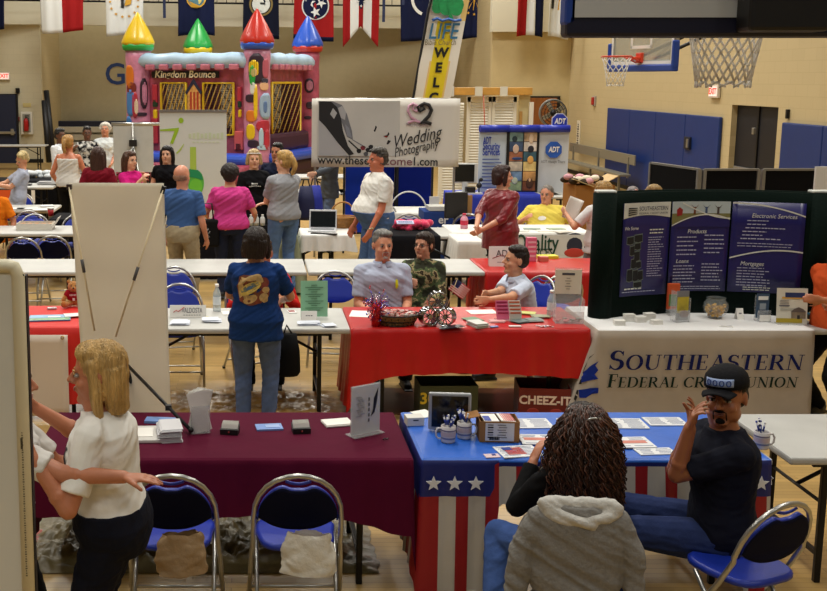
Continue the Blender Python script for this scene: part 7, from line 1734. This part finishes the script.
for i, (px, py, w, lb) in enumerate(((14, 209, .32, 'white paper at the left of the table behind the donut box'), (27, 209, .3, 'white paper in the middle of the table behind the donut box'), (40, 210, .22, 'loose papers at the right end of the table behind the donut box'), (47, 206, .2, 'newspaper at the far right corner of the same table'))): sheet(px, py, w, .2, lb, 'paper', 'paper_sheet', M((214, 214, 212), .6), .01, .1*i, .748)
stack(46, 184, .3, .2, 5, 'pile of printed papers at the end of the bannered table', 'papers', 'paper_stack', M((190, 190, 192), .6), .01, .02, .748)
sheet(18, 185, .5, .18, 'dark folder lying on the bannered table', 'folder', 'folder', M((50, 50, 56), .5), .02, 0, .748)
X, Y = P(62, 209, .74); e = empty('cup', (X, 15.4, .75), 0, 'red and white paper cup left of the beige banner', 'cup')
mb = MB(); mb.lathe([(.001, 0), (.035, 0), (.045, .10), (.001, .1)], (0, 0, 0), M((176, 30, 40), .5)); mb.build('cup_body', None, e); mb = MB(); mb.cyl((0, 0, .1), (0, 0, .125), .048, WHITE, seg=16); mb.build('lid', None, e)
folding_table(Q(54, 215, 15.4)[0], Q(86, 215, 15.4)[0], 15.1, 15.8, 'black covered table with the red and white cup'); drape('tablecloth', 'black tablecloth under the red and white cup', Q(54, 215, 15.4)[0]-.02, Q(86, 215, 15.4)[0], 15.08, 15.82, (.7, .6, .3, .6), drk_cloth)
# orange banner "AN"
x0, z1 = Q(-12, 190, Y6-.05); x1, _ = Q(34, 190, Y6-.05); _, z0 = Q(0, 204, Y6-.05)
e = empty('vinyl_banner', ((x0+x1)/2, Y6-.08, 0), 0, 'black banner with orange and white lettering below the far left table', 'banner')
mb = MB(); mb.box((0, 0, (.70+.2)/2), (x1-x0, .008, .5), M((16, 16, 18), .6)); mb.build('sheet', None, e); mb = MB(); mb.box((-.1, -.006, z0+.14), (x1-x0-.25, .004, .24), M((214, 84, 30), .5)); mb.build('orange_band', None, e)
text('AN', .30, M((222, 220, 214), .5), e, (.20, -.012, z0+.13), bold=.014, fitw=.52)
# white bags
X, Y = P(38, 178, .745); mb = MB(); rnd = random.Random(3)
for i in range(14): mb.sph((rnd.uniform(-.28, .28), rnd.uniform(-.1, .1), rnd.uniform(.02, .1)), (.11, .09, .06), M((206, 212, 216), .5, bump=.6, bs=12), seg=10)
meshobj_ = one(mb, 'plastic_bag', 'crumpled white plastic bags on the black covered table', 'bag', loc=(X, Y+.1, .745))
# dark purse with chain on table near the tank top woman
X, Y = P(68, 181, .745); mb = MB(); mb.box((0, 0, .06), (.26, .1, .1), M((206, 204, 196), .5), bev=.03); mb.tube([(-.1, 0, .1), (0, 0, .16), (.1, 0, .1)], .012, BLACK); one(mb, 'handbag', 'pale handbag with a dark strap behind the beige banner top', 'bag', loc=(X+.3, Y+.2, .745))
# navy bags hanging by the headless grey sweater
for i, (px, c, lb) in enumerate(((306, (20, 26, 70), 'navy cloth bag held by the person in the grey sweater, left one'), (315, (24, 40, 150), 'bright blue cloth bag held by the person in the grey sweater, right one'))):
    X, Zt_ = Q(px, 178, 15.9); e = empty('tote_bag', (X, 15.9+.1*i, Zt_-.62), .3*i, lb, 'bag'); mb = MB()
    mb.loft([[V((w*.5*cos(a), d*sin(a), z)) for a in [2*pi*k/16 for k in range(16)]] for w, d, z in ((.24, .09, 0), (.28, .11, .06), (.25, .09, .3), (.18, .05, .5))], M(c, .7, bump=.4, bs=7)); mb.build('body', None, e); mb = MB(); mb.tube([(-.06, 0, .48), (-.03, 0, .6), (.03, 0, .6), (.06, 0, .48)], .010, BLACK); mb.build('handle', None, e)
# bags on chair seats in front row
def plasticbag(x, y, z, rz, m, label, seed, w=.22, h=.24):
    mb = MB()
    def fn(u, v):
        a = 2*pi*u; q = V((cos(a)*1.6+seed, sin(a)*1.6, v*3)); n = noise.noise(q)+.5*noise.noise(q*2.3)
        r = 1-.35*v**2+.16*n; return (w/2*r*cos(a)*(1+.1*v), .07*r*sin(a)*(1-.3*v), h*v*(1+.06*n))
    mb.grid(fn, 40, 24, m); return one(mb, 'plastic_bag', label, 'bag', loc=(x, y, z), rz=rz)
# ================================================================ chairs
chA = P(175, 540, .44); chB = P(296, 540, .44)
chair(chA[0], 5.08, 180, 'folding chair facing the maroon table, left one, with a tan bag on its seat')
chair(chB[0], 5.08, 180, 'folding chair facing the maroon table with a white bag on its seat')
plasticbag(chA[0]+.05, 4.80, .41, .2, M((150, 124, 90), .7, bump=.5, bs=20), 'tan paper bag hanging behind the seat of the left maroon table chair', 1.3, .24, .19)
plasticbag(chB[0]+.05, 4.80, .41, -.1, M((212, 208, 196), .4, alpha=.92, bump=.6, bs=20), 'white plastic bag hanging behind the seat right of the tan bag', 5.1, .26, .19)
chair(2.29, 4.72, 203, 'folding chair of the capped man, empty half of its seat showing')
chair(1.46, 4.78, 170, 'folding chair under the grey hooded sweatshirt')
chair(-.64, 9.45, 0, 'blue folding chair tucked behind the grey table next to the beige banner')
chair(-.72, 10.35, 10, 'dark backed folding chair right behind the nearer one beside the beige banner')
chair(.80, 10.1, -8, 'folding chair behind the pale green sign')
chair(.02, 9.75, 20, 'folding chair of the person in the red and white shirt')
P5 = Q(383, 240, 9.8)[0]; chair(P5-.02, 9.85, 0, 'folding chair of the man with the grey goatee')
chair(Q(424, 240, 10.3)[0], 10.42, 15, 'folding chair of the camouflage sitter')
chair(Q(527, 280, 9.95)[0], 9.95, -62, 'folding chair of the man in the pale blue shirt')
chair(Q(556, 280, 10.35)[0], 10.35, 185, 'folding chair facing the third-row red table')
chair(Q(25, 205, 14.9)[0], 14.9, 0, 'dark backed folding chair behind the donut box')
chair(Q(37, 232, 14.55)[0], 14.55, 20, 'blue folding chair right of the dark backed one behind the donut box')
chair(Q(77, 220, 14.5)[0], 14.5, 10, 'blue folding chair half hidden by the beige banner edge')
chair(Q(22, 258, 12.5)[0], 12.75, 180, 'blue folding chair before the donut box table, left')
chair(Q(48, 258, 12.5)[0], 12.9, 185, 'blue folding chair before the donut box table, with a tan bag')
plasticbag(Q(48, 258, 12.5)[0], 12.95, .467, 0, M((190, 170, 120), .7), 'tan bag on the chair before the donut box table', 2.2, .2, .22)
chair(Q(14, 175, 17.)[0], 17.3, 0, 'blue folding chair of the blonde sitter leaning back')
chair(Q(411, 222, 14.6)[0], 15.0, 180, 'folding chair half hidden behind the white polo shirt')
chair(Q(462, 215, 15.4)[0], 15.0, 170, 'pale framed folding chair left of the red satin jacket')
chair(Q(547, 210, 14.8)[0], 14.95, 0, 'folding chair of the man in the yellow polo shirt')
chair(-.02+1.95, 13.6+2.4, 200, 'folding chair behind the blue bags')
# ================================================================ the people
def W3(px, py, Y): X, Z = Q(px, py, Y); return (X, Y, Z)
def project_patch(p, mb, name='shirt_print', axis='Y', off=.003, th=.0):
    """lay printed shapes onto the shirt's surface"""
    o = mb.build(name, None, p['shirt']); 
    md = o.modifiers.new('lay', 'SHRINKWRAP'); md.target = p['shirt']; md.wrap_method = 'NEAREST_SURFACEPOINT'; md.wrap_mode = 'ABOVE_SURFACE'; md.offset = off
    return o
def blob(mb, c, X, Z, w, h, m, n=5, rot=0, off=0.):
    """a flat rounded patch made of a small grid, centre c"""
    X = V(X); Z = V(Z)
    def fn(u, v):
        a, b = 2*u-1, 2*v-1
        x = a*sqrt(max(0, 1-b*b/2)); y = b*sqrt(max(0, 1-a*a/2)); x, y = x*w/2, y*h/2
        x, y = x*cos(rot)-y*sin(rot), x*sin(rot)+y*cos(rot); return V(c)+X*x+Z*y
    mb.grid(fn, n, n, m)
SK1 = (206, 146, 112); SK2 = (182, 116, 84); SK3 = (96, 60, 42); SKL = (222, 170, 140)
JEANS = (58, 78, 122); BLK = (18, 18, 20)
# hugging pair at the left
hY = 4.22
p = person('blonde woman in a white T-shirt hugging someone at the left end of the maroon table', 97, 334, hY, face=-98, h=None, lean=.10, sex='f', bulk=1.12, skin=SK2, hair='long', hairlen=-.12, hcol=(196, 158, 96),
    shirt=((226, 224, 218), 'short'), hem=0, pants=(20, 22, 34), shoes=BLK, fine=2, hlw=W3(31, 456, 3.98), hrw=W3(36, 408, 4.45), head=(.15, -.05, 0), curl=.35, elbow=((.3, .2, -1), (-.5, .3, -.6)), kscale=.98, pelvis=.90)
mb = MB(); t_ = p['tp']
for (x, u, w, h_, r_) in ((.06, .36, .05, .016, .3), (.07, .34, .012, .05, .2), (.055, .32, .05, .014, -.3), (.08, .30, .014, .06, .1), (.05, .28, .04, .016, .5)): blob(mb, t_(u, x+.02, .13), p['Xt'], (0, 0, 1), w, h_, M((40, 40, 46), .7), rot=r_)
project_patch(p, mb)
p = person('person in a white T-shirt mostly hidden behind the cream framed whiteboard', 6, 352, 4.2, face=92, lean=.12, sex='f', skin=SK2, hair='short', hcol=(90, 70, 50), shirt=((214, 212, 208), 'short'), hem=-.10, pants=BLK, fine=2,
    hrw=W3(136, 480, 3.95), hlw=W3(110, 470, 4.5), curl=.35, elbow=((.3, .3, -1), (-.3, .2, -1)), bulk=1.1, palm=((0, 0, -1), (0, .9, -.1)), kscale=.96, pelvis=.88)
# woman in nut print shirt
p = person('dark bobbed woman in a navy T-shirt printed with nuts, standing with her back turned', 256, 228, 7.95, face=172, sex='f', bulk=1.2, skin=SK1, hair='bob', hairlen=-.03, hcol=(36, 24, 20), shirt=((26, 56, 112), 'short'), hem=-.13, pants=(84, 102, 142),
    fine=1, hl=(.14, -.34, .98), hr=(-.16, -.33, 1.0), elbow=((.9, .5, -.6), (-.9, .5, -.6)), wr=.008)
mb = MB(); t_ = p['tp']; bx_ = p['Xt']; tan = (196, 164, 110); brn = (130, 60, 40)
def nut(x, u, w, h_, c, r_): blob(mb, t_(u, x, -.16), bx_, (0, 0, 1), w, h_, M(c, .7, var=.3, vs=30.), rot=r_)
for a in ((.02, .30, .26, .24, (120, 66, 44), 0), (.05, .37, .09, .07, (150, 70, 50), .3), (-.08, .36, .10, .08, (120, 50, 40), 0), (-.10, .27, .09, .10, brn, 0), (.10, .24, .08, .10, brn, 0), (-.03, .22, .10, .07, brn, 0)): nut(*a)
project_patch(p, mb, off=.002)
mb = MB()
for a in ((.10, .36, .05, .10, tan, .9), (.115, .30, .045, .13, tan, .2), (.0, .40, .13, .05, tan, -.25), (-.05, .385, .07, .045, tan, .4), (.03, .22, .12, .06, tan, -.4), (-.09, .235, .08, .07, tan, .2), (-.105, .30, .06, .05, tan, 0), (.07, .255, .05, .09, (170, 140, 90), -.3)): nut(*a)
project_patch(p, mb, off=.005)
mb = MB(); nut(.03, .31, .19, .075, (206, 180, 90), -.5); nut(.03, .312, .165, .055, (120, 130, 120), -.5); project_patch(p, mb, off=.008)
mb = MB(); nut(.03, .314, .07, .022, (80, 120, 170), -.5); project_patch(p, mb, off=.0105)
# red and white shirt
person('seated person in a red and white shirt hidden behind the nut print shirt', 263, 240, 9.55, face=0, sit=True, skin=SK2, hair='short', shirt=((196, 34, 30), 'long'), hl=(.20, -.28, .80), hr=(-.18, -.28, .80), pants=BLK, sex='m', bulk=1.1)
X, Z = Q(289, 345, 8.3); e = empty('shoulder_bag', (Q(287, 345, 8.2)[0], 8.22, 0), .1, 'black cloth bag hanging right of the nut print shirt at the table edge', 'bag')
mb = MB(); mb.loft([[V((w*.5*cos(a)+.02*z, d*sin(a), z)) for a in [2*pi*k/18 for k in range(18)]] for w, d, z in ((.16, .04, .40), (.20, .05, .43), (.18, .045, .6), (.12, .03, .74))], M((16, 16, 18), .8, bump=.4, bs=8)); mb.build('body', None, e); mb = MB(); mb.tube([(-.03, 0, .72), (0, .03, .80), (.05, 0, .72)], .010, BLACK); mb.build('handle', None, e)
# goatee man
p = person('grey haired man with a goatee in a pale blue shirt, seated behind the red table', 383, 231, 9.72, face=4, sit=True, skin=(214, 150, 118), hair='short', hcol=(120, 118, 114), shirt=((176, 184, 206), 'short'), collar=(170, 180, 206), stubble=(190, 184, 178), fine=1,
    hl=(.14, -.32, .64), hr=(-.14, -.32, .64), pants=(60, 60, 60), bulk=1.12, head=(.12, 0, 0), shoes=BLK)
mb = MB(); c = p['tp'](.335, .105, .14); blob(mb, c, p['Xt'], (0, 0, 1), .035, .09, M((222, 230, 30), .5)); project_patch(p, mb, 'name_badge', off=.006)
# camouflage sitter
camo = M((112, 106, 76), .9, col2=(54, 56, 44), vs=9., bump=.2, bs=14, key='camo')
nt = camo.node_tree; rp = [n for n in nt.nodes if n.type == 'VALTORGB'][0]; rp.color_ramp.interpolation = 'CONSTANT'
for pos, c in ((.47, (84, 98, 66)), (.53, (164, 150, 112)), (.58, (66, 56, 44))): el = rp.color_ramp.elements.new(pos); el.color = tuple(lin(x) for x in c)+(1,)
person('seated person with glasses in a camouflage uniform, hair tied back', 424, 233, 10.3, face=-14, sit=True, sex='f', skin=(206, 146, 116), hair='bun', hcol=(50, 34, 26), shirt=((90, 90, 70), 'long'), shirt_mat=camo, pants_mat=camo, collar=(70, 72, 54), glasses=True, fine=1,
    hl=(.12, -.34, .64), hrw=W3(415, 292, 9.5), head=(-.45, .05, 0), bulk=1.15, shoes=BLK, kscale=.94)
# man in the pale shirt, profile
p = person('dark haired young man in a pale blue shirt, leaning on the red table in profile', 516, 247, 9.7, face=-78, sit=True, skin=(206, 150, 116), hair='short', hcol=(36, 26, 22), shirt=((196, 204, 222), 'short'), collar=(196, 204, 222), fine=1, lean=.25,
    hlw=(P(476, 306, .78)[0], P(476, 306, .78)[1], .80), hrw=(P(474, 302, .78)[0], 9.2, .80), head=(-.1, .1, 0), pants=(60, 58, 52), bulk=1.02, shoes=BLK, kscale=1.0)
# curly haired woman
pc_ = person('curly haired woman in black with her back turned, seated at the stars and stripes table', 584, 405, 4.98, face=188, sit=True, sex='f', skin=SK2, hair='curly', hairlen=.08, hcol=(34, 20, 14), shirt=((16, 16, 18), 'long'), pants=(66, 92, 150), fine=1,
    hl=(.14, -.30, .80), hr=(-.12, -.30, .80), lean=.12, bulk=1.05, shoes=(60, 60, 66), kscale=.96, flw=(Q(500, 590, 4.9)[0], 5.0, .09), frw=(1.52, 5.2, .09))
def curls(p, n, L, col, seed=1, spread=.055):
    mb = MB(); rnd = random.Random(seed); h = p['hp']; m1 = M(col, .4, key='curl1'); m2 = M(tuple(min(255, int(c*1.7)) for c in col), .4, key='curl2')
    for i in range(n):
        a = rnd.uniform(-.35, pi+.35); el = rnd.uniform(.0, 1.25); r = .098
        st = V((r*cos(a)*cos(el), .02+r*.95*sin(a)*cos(el), .045+.085*sin(el))); pts = []
        LL = L*rnd.uniform(.65, 1.1); rr = rnd.uniform(.007, .013); f = rnd.uniform(26, 40); ph = rnd.uniform(0, 6.28); N_ = 26
        od = V((cos(a), sin(a), 0)); grow = rnd.uniform(.6, 1.1)
        for j in range(N_):
            t = j/(N_-1); z = st.z-LL*t*(1-.25*(1-t)*sin(el)); out = spread*(1-(1-t)**2)*grow+(r*(1-cos(el)))*min(1, t*2.2)
            c = V((st.x, st.y, z))+od*out; w = V((cos(f*t*LL/.3+ph), sin(f*t*LL/.3+ph), 0))*rr*min(1, .3+t*2)
            pts.append(h(*(c+w)))
        mb.tube(pts, .0042, m1 if i % 3 else m2, seg=5, rads=[.0048*(1-.5*(j/(N_-1))) for j in range(N_)])
    return mb.build('curls', None, p['hair'])
curls(pc_, 380, .42, (50, 28, 18), 3, .080)
mb = MB(); h = pc_['hp']; mb.tube([h(.030*cos(a)-.0, .105+.0*a, .075+.010*sin(a)) for a in (0, .5, 1, 1.6, 2.1, 2.6, 3.14)], .006, STEEL); mb.build('hair_clip', None, pc_['hair'])
# grey hooded sweatshirt over the chair back
hx, hy_, hz = 1.46, 4.56, 0
e = empty('hooded_sweatshirt', (hx, hy_, 0), radians(-8), 'grey hooded sweatshirt hung over the chair of the curly haired woman', 'sweatshirt')
gm = M((128, 126, 122), .95, var=.08, vs=60., bump=.35, bs=50)
mb = MB()
mb.loft([ellring(V((0, y, z)), V((1, 0, 0)), V((0, 1, 0)), w, d, 24, 2.6) for z, w, d, y in ((.44, .19, .07, -.01), (.52, .205, .075, 0), (.64, .215, .08, 0), (.74, .215, .078, 0), (.80, .19, .07, .0), (.845, .13, .055, 0))])
for s in (-1, 1): mb.cap((s*.17, 0, .77), (s*.235, .0, .62), .055, .058, seg=12); mb.cap((s*.235, 0, .62), (s*.275, -.01, .33), .058, .045, seg=12)
meshobj('body', remesh(mb, .008, 4, .010, 6.), [gm], e)
mb = MB()
mb.loft([ellring(V((0, -.02-.02*i, .80+.012*i-.0)), V((1, 0, 0)), V((0, .8, .6)), .16-.012*i, .035, 20, 2.) for i in range(1)]+[ellring(V((0, -.045, .755)), V((1, 0, 0)), V((0, 1, .1)), .12, .03, 20)]+[ellring(V((0, -.05, .72)), V((1, 0, 0)), V((0, 1, 0)), .05, .022, 20)])
mb.tube([(.155*cos(a), -.015-.045*sin(a) if sin(a) > 0 else -.015, .845-.06*max(0, sin(a))) for a in [2*pi*k/24 for k in range(24)]], .034, closed=True, seg=10)
meshobj('hood', remesh(mb, .008, 4, .008, 9.), [M((192, 190, 184), .95, var=.08, vs=60., bump=.35, bs=50)], e)
# capped man
p9 = person('man in a dark T-shirt and black cap looking round from his chair, hands clasped', 728, 366, 5.0, face=-112, sit=True, skin=(158, 98, 66), hair='crop', hcol=(26, 20, 18), shirt=((20, 22, 34), 'short'), stubble=(24, 18, 16), fine=2, lean=.04,
    hlw=W3(690, 429, 4.84), hrw=W3(690, 427, 4.96), elbow=((.1, -1, .0), (-.1, -.3, -1)), lip=(104, 58, 48), head=(radians(72), -.02, -.06), curl=1.0, palm=((0, .7, -.2), (.2, -.9, -.2)), bulk=1.12, pants=(40, 52, 92), shoes=BLK, kscale=1.03, twist=.35, pelvis=.53)
h = p9['hp']; mb = MB(); cm = M((22, 22, 26), .8, bump=.2, bs=50)
rings = []
for z, r in ((.050, 1.0), (.075, 1.0), (.098, .93), (.120, .74), (.136, .42), (.142, .08)):
    rings.append([h(.090*r*cos(2*pi*k/24), .012+.106*r*sin(2*pi*k/24), z) for k in range(24)])
mb.loft(rings, cm); cap_ = mb.build('cap', None, p9['root'])
mb = MB(); mb.grid(lambda u, v: h((2*u-1)*.070*(1-.25*v*v), -.080-.072*v*sqrt(max(0, 1-((2*u-1)*.55)**2)), .056-.010*v-.020*(2*u-1)**2), 14, 6, cm); mb.build('brim', None, cap_, solid=.005)
mb = MB(); mb.grid(lambda u, v: h(.095*1.0*cos(-pi/2+(u-.5)*1.25), .010+.111*sin(-pi/2+(u-.5)*1.25)*(1-.06*v), .066+.034*v), 12, 3, M((150, 170, 210), .6)); lo = mb.build('cap_patch', None, cap_, solid=.002)
mb = MB()
for i in range(4):
    a0 = -pi/2+(-.42+.28*i)
    mb.tube([h(.098*cos(a0+.09*cos(q*pi/5)), .010+.114*sin(a0+.09*cos(q*pi/5)), .083+.012*sin(q*pi/5)) for q in range(10)], .0028, M((30, 60, 130), .6), closed=True, seg=5)
mb.build('lettering', None, lo)
# ---------------- middle distance
person('bald man in a blue T-shirt and khaki trousers seen from behind', 182, 164.5, 12.15, face=160, skin=(206, 140, 112), hair='bald', hcol=(150, 110, 88), shirt=((62, 92, 142), 'short'), hem=-.04, pants=(166, 152, 124), bulk=1.1, fine=0, head=(-.15, 0, 0), hl=(.26, -.05, .92), hr=(-.24, -.12, .9), wr=.008)
person('woman in a bright pink T-shirt with short dark curls seen from behind', 230, 165, 13.1, face=178, sex='f', skin=SK1, hair='puff', hcol=(30, 20, 20), shirt=((206, 66, 140), 'short'), hem=-.10, pants=(36, 44, 70), bulk=1.32, hl=(.3, -.25, 1.0), hr=(-.3, -.25, 1.0), fine=0, shoes=BLK, wr=.009)
p = person('short haired blonde in a black T-shirt and white headband facing the camera', 254, 149.5, 14.6, face=6, sex='f', skin=(222, 168, 138), hair='bob', hairlen=-.10, hcol=(190, 160, 110), shirt=((16, 16, 20), 'short'), hem=-.12, pants=BLK, headband=(226, 226, 226), hl=(.22, -.2, .85), hr=(-.22, -.2, .85))
mb = MB()
for i in range(7): blob(mb, p['tp'](.30, -.07+.023*i, .13), (1, 0, 0), (0, 0, 1), .018, .014, WHT)
for i in range(4): blob(mb, p['tp'](.33, -.04+.023*i, .13), (1, 0, 0), (0, 0, 1), .026, .018, WHT)
project_patch(p, mb)
person('dark haired man in navy half hidden behind the blonde ponytail', 277, 143.5, 15.8, face=-25, skin=SK2, hair='short', hcol=(22, 18, 18), shirt=((24, 30, 52), 'short'), pants=BLK, bulk=1.1)
person('blonde woman with a ponytail in a grey T-shirt and jeans, arms folded', 284, 150.5, 13.3, face=-150, sex='f', skin=SKL, hair='pony', hcol=(190, 150, 84), shirt=((150, 152, 158), 'short'), hem=-.10, pants=(92, 122, 170), bulk=1.12, hl=(-.06, -.26, 1.12), hr=(.08, -.28, 1.16), head=(.5, 0, 0), elbow=((.7, -.2, -.9), (-.7, -.2, -.9)))
p = person('grey haired man in a white polo shirt and jeans with sunglasses on his head', 378, 148, 12.7, face=-72, skin=(196, 116, 86), hair='short', hcol=(74, 68, 62), shirt=((222, 220, 214), 'short'), collar=(224, 222, 216), hem=-.03, pants=(80, 110, 160), bulk=1.22, belly=.10, hlw=W3(368, 239, 12.35), hrw=W3(352, 232, 12.9), fine=1, elbow=((.3, .9, -.4), (-.3, .9, -.4)))
h = p['hp']; mb = MB()
for s in (-1, 1): mb.sph(h(.030*s, -.075, .088), (.026, .012, .018), BLACK, seg=10); mb.cyl(h(.05*s, -.07, .088), h(.086*s, .03, .06), .004, BLACK, seg=6)
mb.build('sunglasses', None, p['root'])
e_ = p['WL']; mb = MB(); mb.tube([e_+V((.032*cos(a), .032*sin(a), .02*cos(a))) for a in [2*pi*k/14 for k in range(14)]], .008, M((190, 180, 150), .3, .6), closed=True, seg=6); mb.build('watch', None, p['root'])
person('person in a grey sweater holding blue bags, head hidden by the wedding banner', 330, 140, 16.9, face=-75, skin=SKL, hair='short', hcol=(120, 100, 70), shirt=((84, 90, 98), 'long'), hem=-.12, pants=(96, 112, 140), hlw=W3(310, 176, 16.2), hrw=W3(312, 178, 16.6))
satin = M((124, 16, 30), .32, var=.2, vs=12., bump=.35, bs=12, sheen=.3)
person('dark haired woman in a crimson satin jacket with her hands behind her back', 503, 165.5, 12.35, face=128, sex='f', skin=(222, 164, 134), hair='bob', hairlen=-.04, hcol=(50, 24, 20), shirt=((120, 20, 30), 'elbow'), shirt_mat=satin, hem=-.20, pants=BLK, bulk=1.22, hlw=W3(475, 230, 12.1), hrw=W3(483, 229, 12.15), head=(-.6, 0, .0), smile=1, fine=1, elbow=((1, .4, -.4), (-.4, .3, -1)), shoes=BLK)
p = person('heavy man in a yellow polo shirt with a name tag, seated and looking left', 547, 185.5, 14.8, face=-8, sit=True, skin=(206, 140, 110), hair='crop', hcol=(120, 112, 104), shirt=((226, 206, 92), 'short'), collar=(226, 206, 92), bulk=1.38, belly=.15, hl=(.30, -.24, .82), hr=(-.30, -.24, .82), head=(-.45, 0, 0), pants=BLK, kscale=.98)
mb = MB(); blob(mb, p['tp'](.33, -.07, .16), p['Xt'], (0, 0, 1), .10, .06, WHITE); project_patch(p, mb, 'name_badge', off=.006)
p = person('blonde woman in a white T-shirt with red print, seen from behind holding up a paper', 603, 182, 12.1, face=196, sex='f', skin=SK1, hair='bob', hairlen=-.07, hcol=(170, 130, 70), shirt=((214, 212, 212), 'short'), hem=-.12, pants=(120, 124, 128), bulk=1.15, hlw=W3(566, 214, 12.25), hr=(-.25, -.15, .95), elbow=((.6, .2, -1), (-.6, .5, -.6)), head=(.3, 0, 0), fine=1)
mb = MB()
for i in range(6): blob(mb, p['tp'](.33, -.09+.03*i, -.16), p['Xt'], (0, 0, 1), .026, .03, M((196, 70, 76), .6))
project_patch(p, mb)
X, Z = Q(573, 209, 12.35); mb = MB(); mb.grid(lambda u, v: ((u-.5)*.20, .03*sin(u*3), (v-.5)*.26), 8, 8, PAPER); o = mb.build('paper_sheet', None, None, (X, 12.35, Z), .3, solid=.002); o.rotation_euler = (.1, .35, .3); tag(o, 'white paper held up by the woman in the white T-shirt', 'paper')
person('woman in a maroon top with long brown hair, seen from behind above the beige banner', 98, 147, 15.2, face=175, sex='f', skin=SK1, hair='long', hairlen=.02, hcol=(66, 42, 34), shirt=((116, 20, 36), 'short'), pants=BLK, bulk=1.1)
person('brown haired woman in a magenta top resting her chin on her hands', 130, 151.5, 15.0, face=48, sex='f', skin=SKL, hair='long', hairlen=-.04, hcol=(76, 46, 30), shirt=((196, 30, 120), 'short'), pants=BLK, smile=1, hlw=W3(144, 178, 14.85), hrw=W3(141, 180, 14.7), elbow=((.3, 0, -1), (-.3, 0, -1)), curl=1.1)
person('woman with long black hair in a black V-neck top facing the camera', 167, 146, 15.9, face=-12, sex='f', skin=SKL, hair='long', hairlen=-.06, hcol=(18, 14, 16), shirt=((14, 14, 18), 'cap'), pants=BLK, smile=1, bulk=1.1, hl=(.2, -.2, 1.0), hr=(-.2, -.2, 1.0))
person('white haired woman in a white polo shirt left of the flip chart', 105, 123, 21.5, face=10, sex='f', skin=(196, 130, 100), hair='puff', hcol=(206, 200, 190), shirt=((214, 220, 222), 'short'), pants=(150, 150, 150), bulk=1.1, hl=(.1, -.3, 1.05), hr=(-.1, -.3, 1.05), head=(-.2, .2, 0))
prt = M((206, 204, 198), .8, col2=(20, 20, 26), vs=14., key='print')
person('woman in a black and white patterned dress', 87, 127, 21.3, face=15, sex='f', skin=SK3, hair='short', hcol=(24, 18, 18), shirt=((200, 200, 200), 'cap'), shirt_mat=prt, pants_mat=prt, pants=BLK, bulk=1.15, hl=(.1, -.3, 1.2), hr=(-.28, -.1, 1.35))
person('dark haired person in a white jacket facing away behind the tank top woman', 60, 129, 20.2, face=60, skin=SK3, hair='short', hcol=(18, 16, 16), shirt=((214, 218, 224), 'long'), hem=-.22, pants=BLK, hl=(.2, -.25, 1.1), hr=(-.15, -.3, 1.1), bulk=1.1)
person('blonde woman in a white tank top seen from behind at the far left', 68, 135, 17.6, face=165, sex='f', skin=(196, 120, 86), hair='pony', hairlen=0, hcol=(176, 132, 72), shirt=((216, 214, 208), 'none'), sleeveless=True, hem=-.10, pants=BLK, bulk=1.12, hl=(.28, -.15, 1.0), hr=(-.2, -.3, 1.2))
person('short haired blonde in a pale grey shirt leaning back at the far left', 22, 152, 17.2, face=-70, sit=True, sex='f', skin=SK1, hair='short', hcol=(206, 184, 130), shirt=((166, 172, 190), 'short'), pants=(150, 150, 156), lean=-.18, head=(.4, -.35, .3), hl=(.05, -.35, 1.05), hr=(-.1, -.4, 1.0), kscale=.98)
person('person in an orange shirt cut off by the left edge', -9, 176, 14.7, face=-20, sit=True, skin=SK2, hair='short', shirt=((226, 120, 24), 'short'), pants=BLK, bulk=1.25, kscale=1.)
person('person in an orange T-shirt cut off by the right edge beside the white table', 846, 232, 8.45, face=-60, skin=SK2, hair='short', shirt=((206, 84, 40), 'short'), hem=-.10, pants=BLK, bulk=1.2, hlw=W3(822, 300, 8.1), hrw=W3(826, 303, 8.3), h=1.72)
person('bald man whose crown shows above the dark green display', 634, 187, 14.8, face=10, sit=True, skin=(206, 140, 120), hair='crop', hcol=(120, 110, 110), shirt=((120, 60, 50), 'short'), pants=BLK)
person('person with light brown hair, only the crown showing above the dark green display', 654, 185, 12.2, face=-30, sit=True, skin=SK1, hair='bob', hcol=(150, 120, 72), shirt=((90, 90, 100), 'short'), pants=BLK, sex='f')
# ================================================================ light
def area(x, y, z, sx, sy, power, col=(1, .96, .87), wide=False):
    l = bpy.data.lights.new('ceiling_and_fill_lamp', 'AREA'); l.shape = 'RECTANGLE'; l.size = sx; l.size_y = sy; l.energy = power; l.color = col; l.spread = radians(180 if wide else 135)
    o = bpy.data.objects.new('ceiling_and_fill_lamp', l); COL.objects.link(o); o.location = (x, y, z); return o
LP = 125
for y, k in ((-1.8, .75), (3.2, .42), (7.6, .9), (12, 1.1), (16.5, 1.15), (21, 1.4), (26, 1.7), (30.5, 1.7), (36.8, .75)):  # first and last rows added to brighten the easel and the recess wall
    for x in (-5.5, 0.2, 6.0): area(x, y, 8.3, 1.3, 1.3, LP*k, wide=y > 25)
w = bpy.data.worlds.new('world'); scn.world = w; w.use_nodes = True; w.node_tree.nodes['Background'].inputs[0].default_value = (.8, .88, 1, 1); w.node_tree.nodes['Background'].inputs[1].default_value = .03
vs = scn.view_settings; vs.view_transform = 'Standard'; vs.look = 'None'; vs.gamma = 1; vs.use_curve_mapping = False; vs.exposure = .12
bpy.data.scenes.remove(TMP)
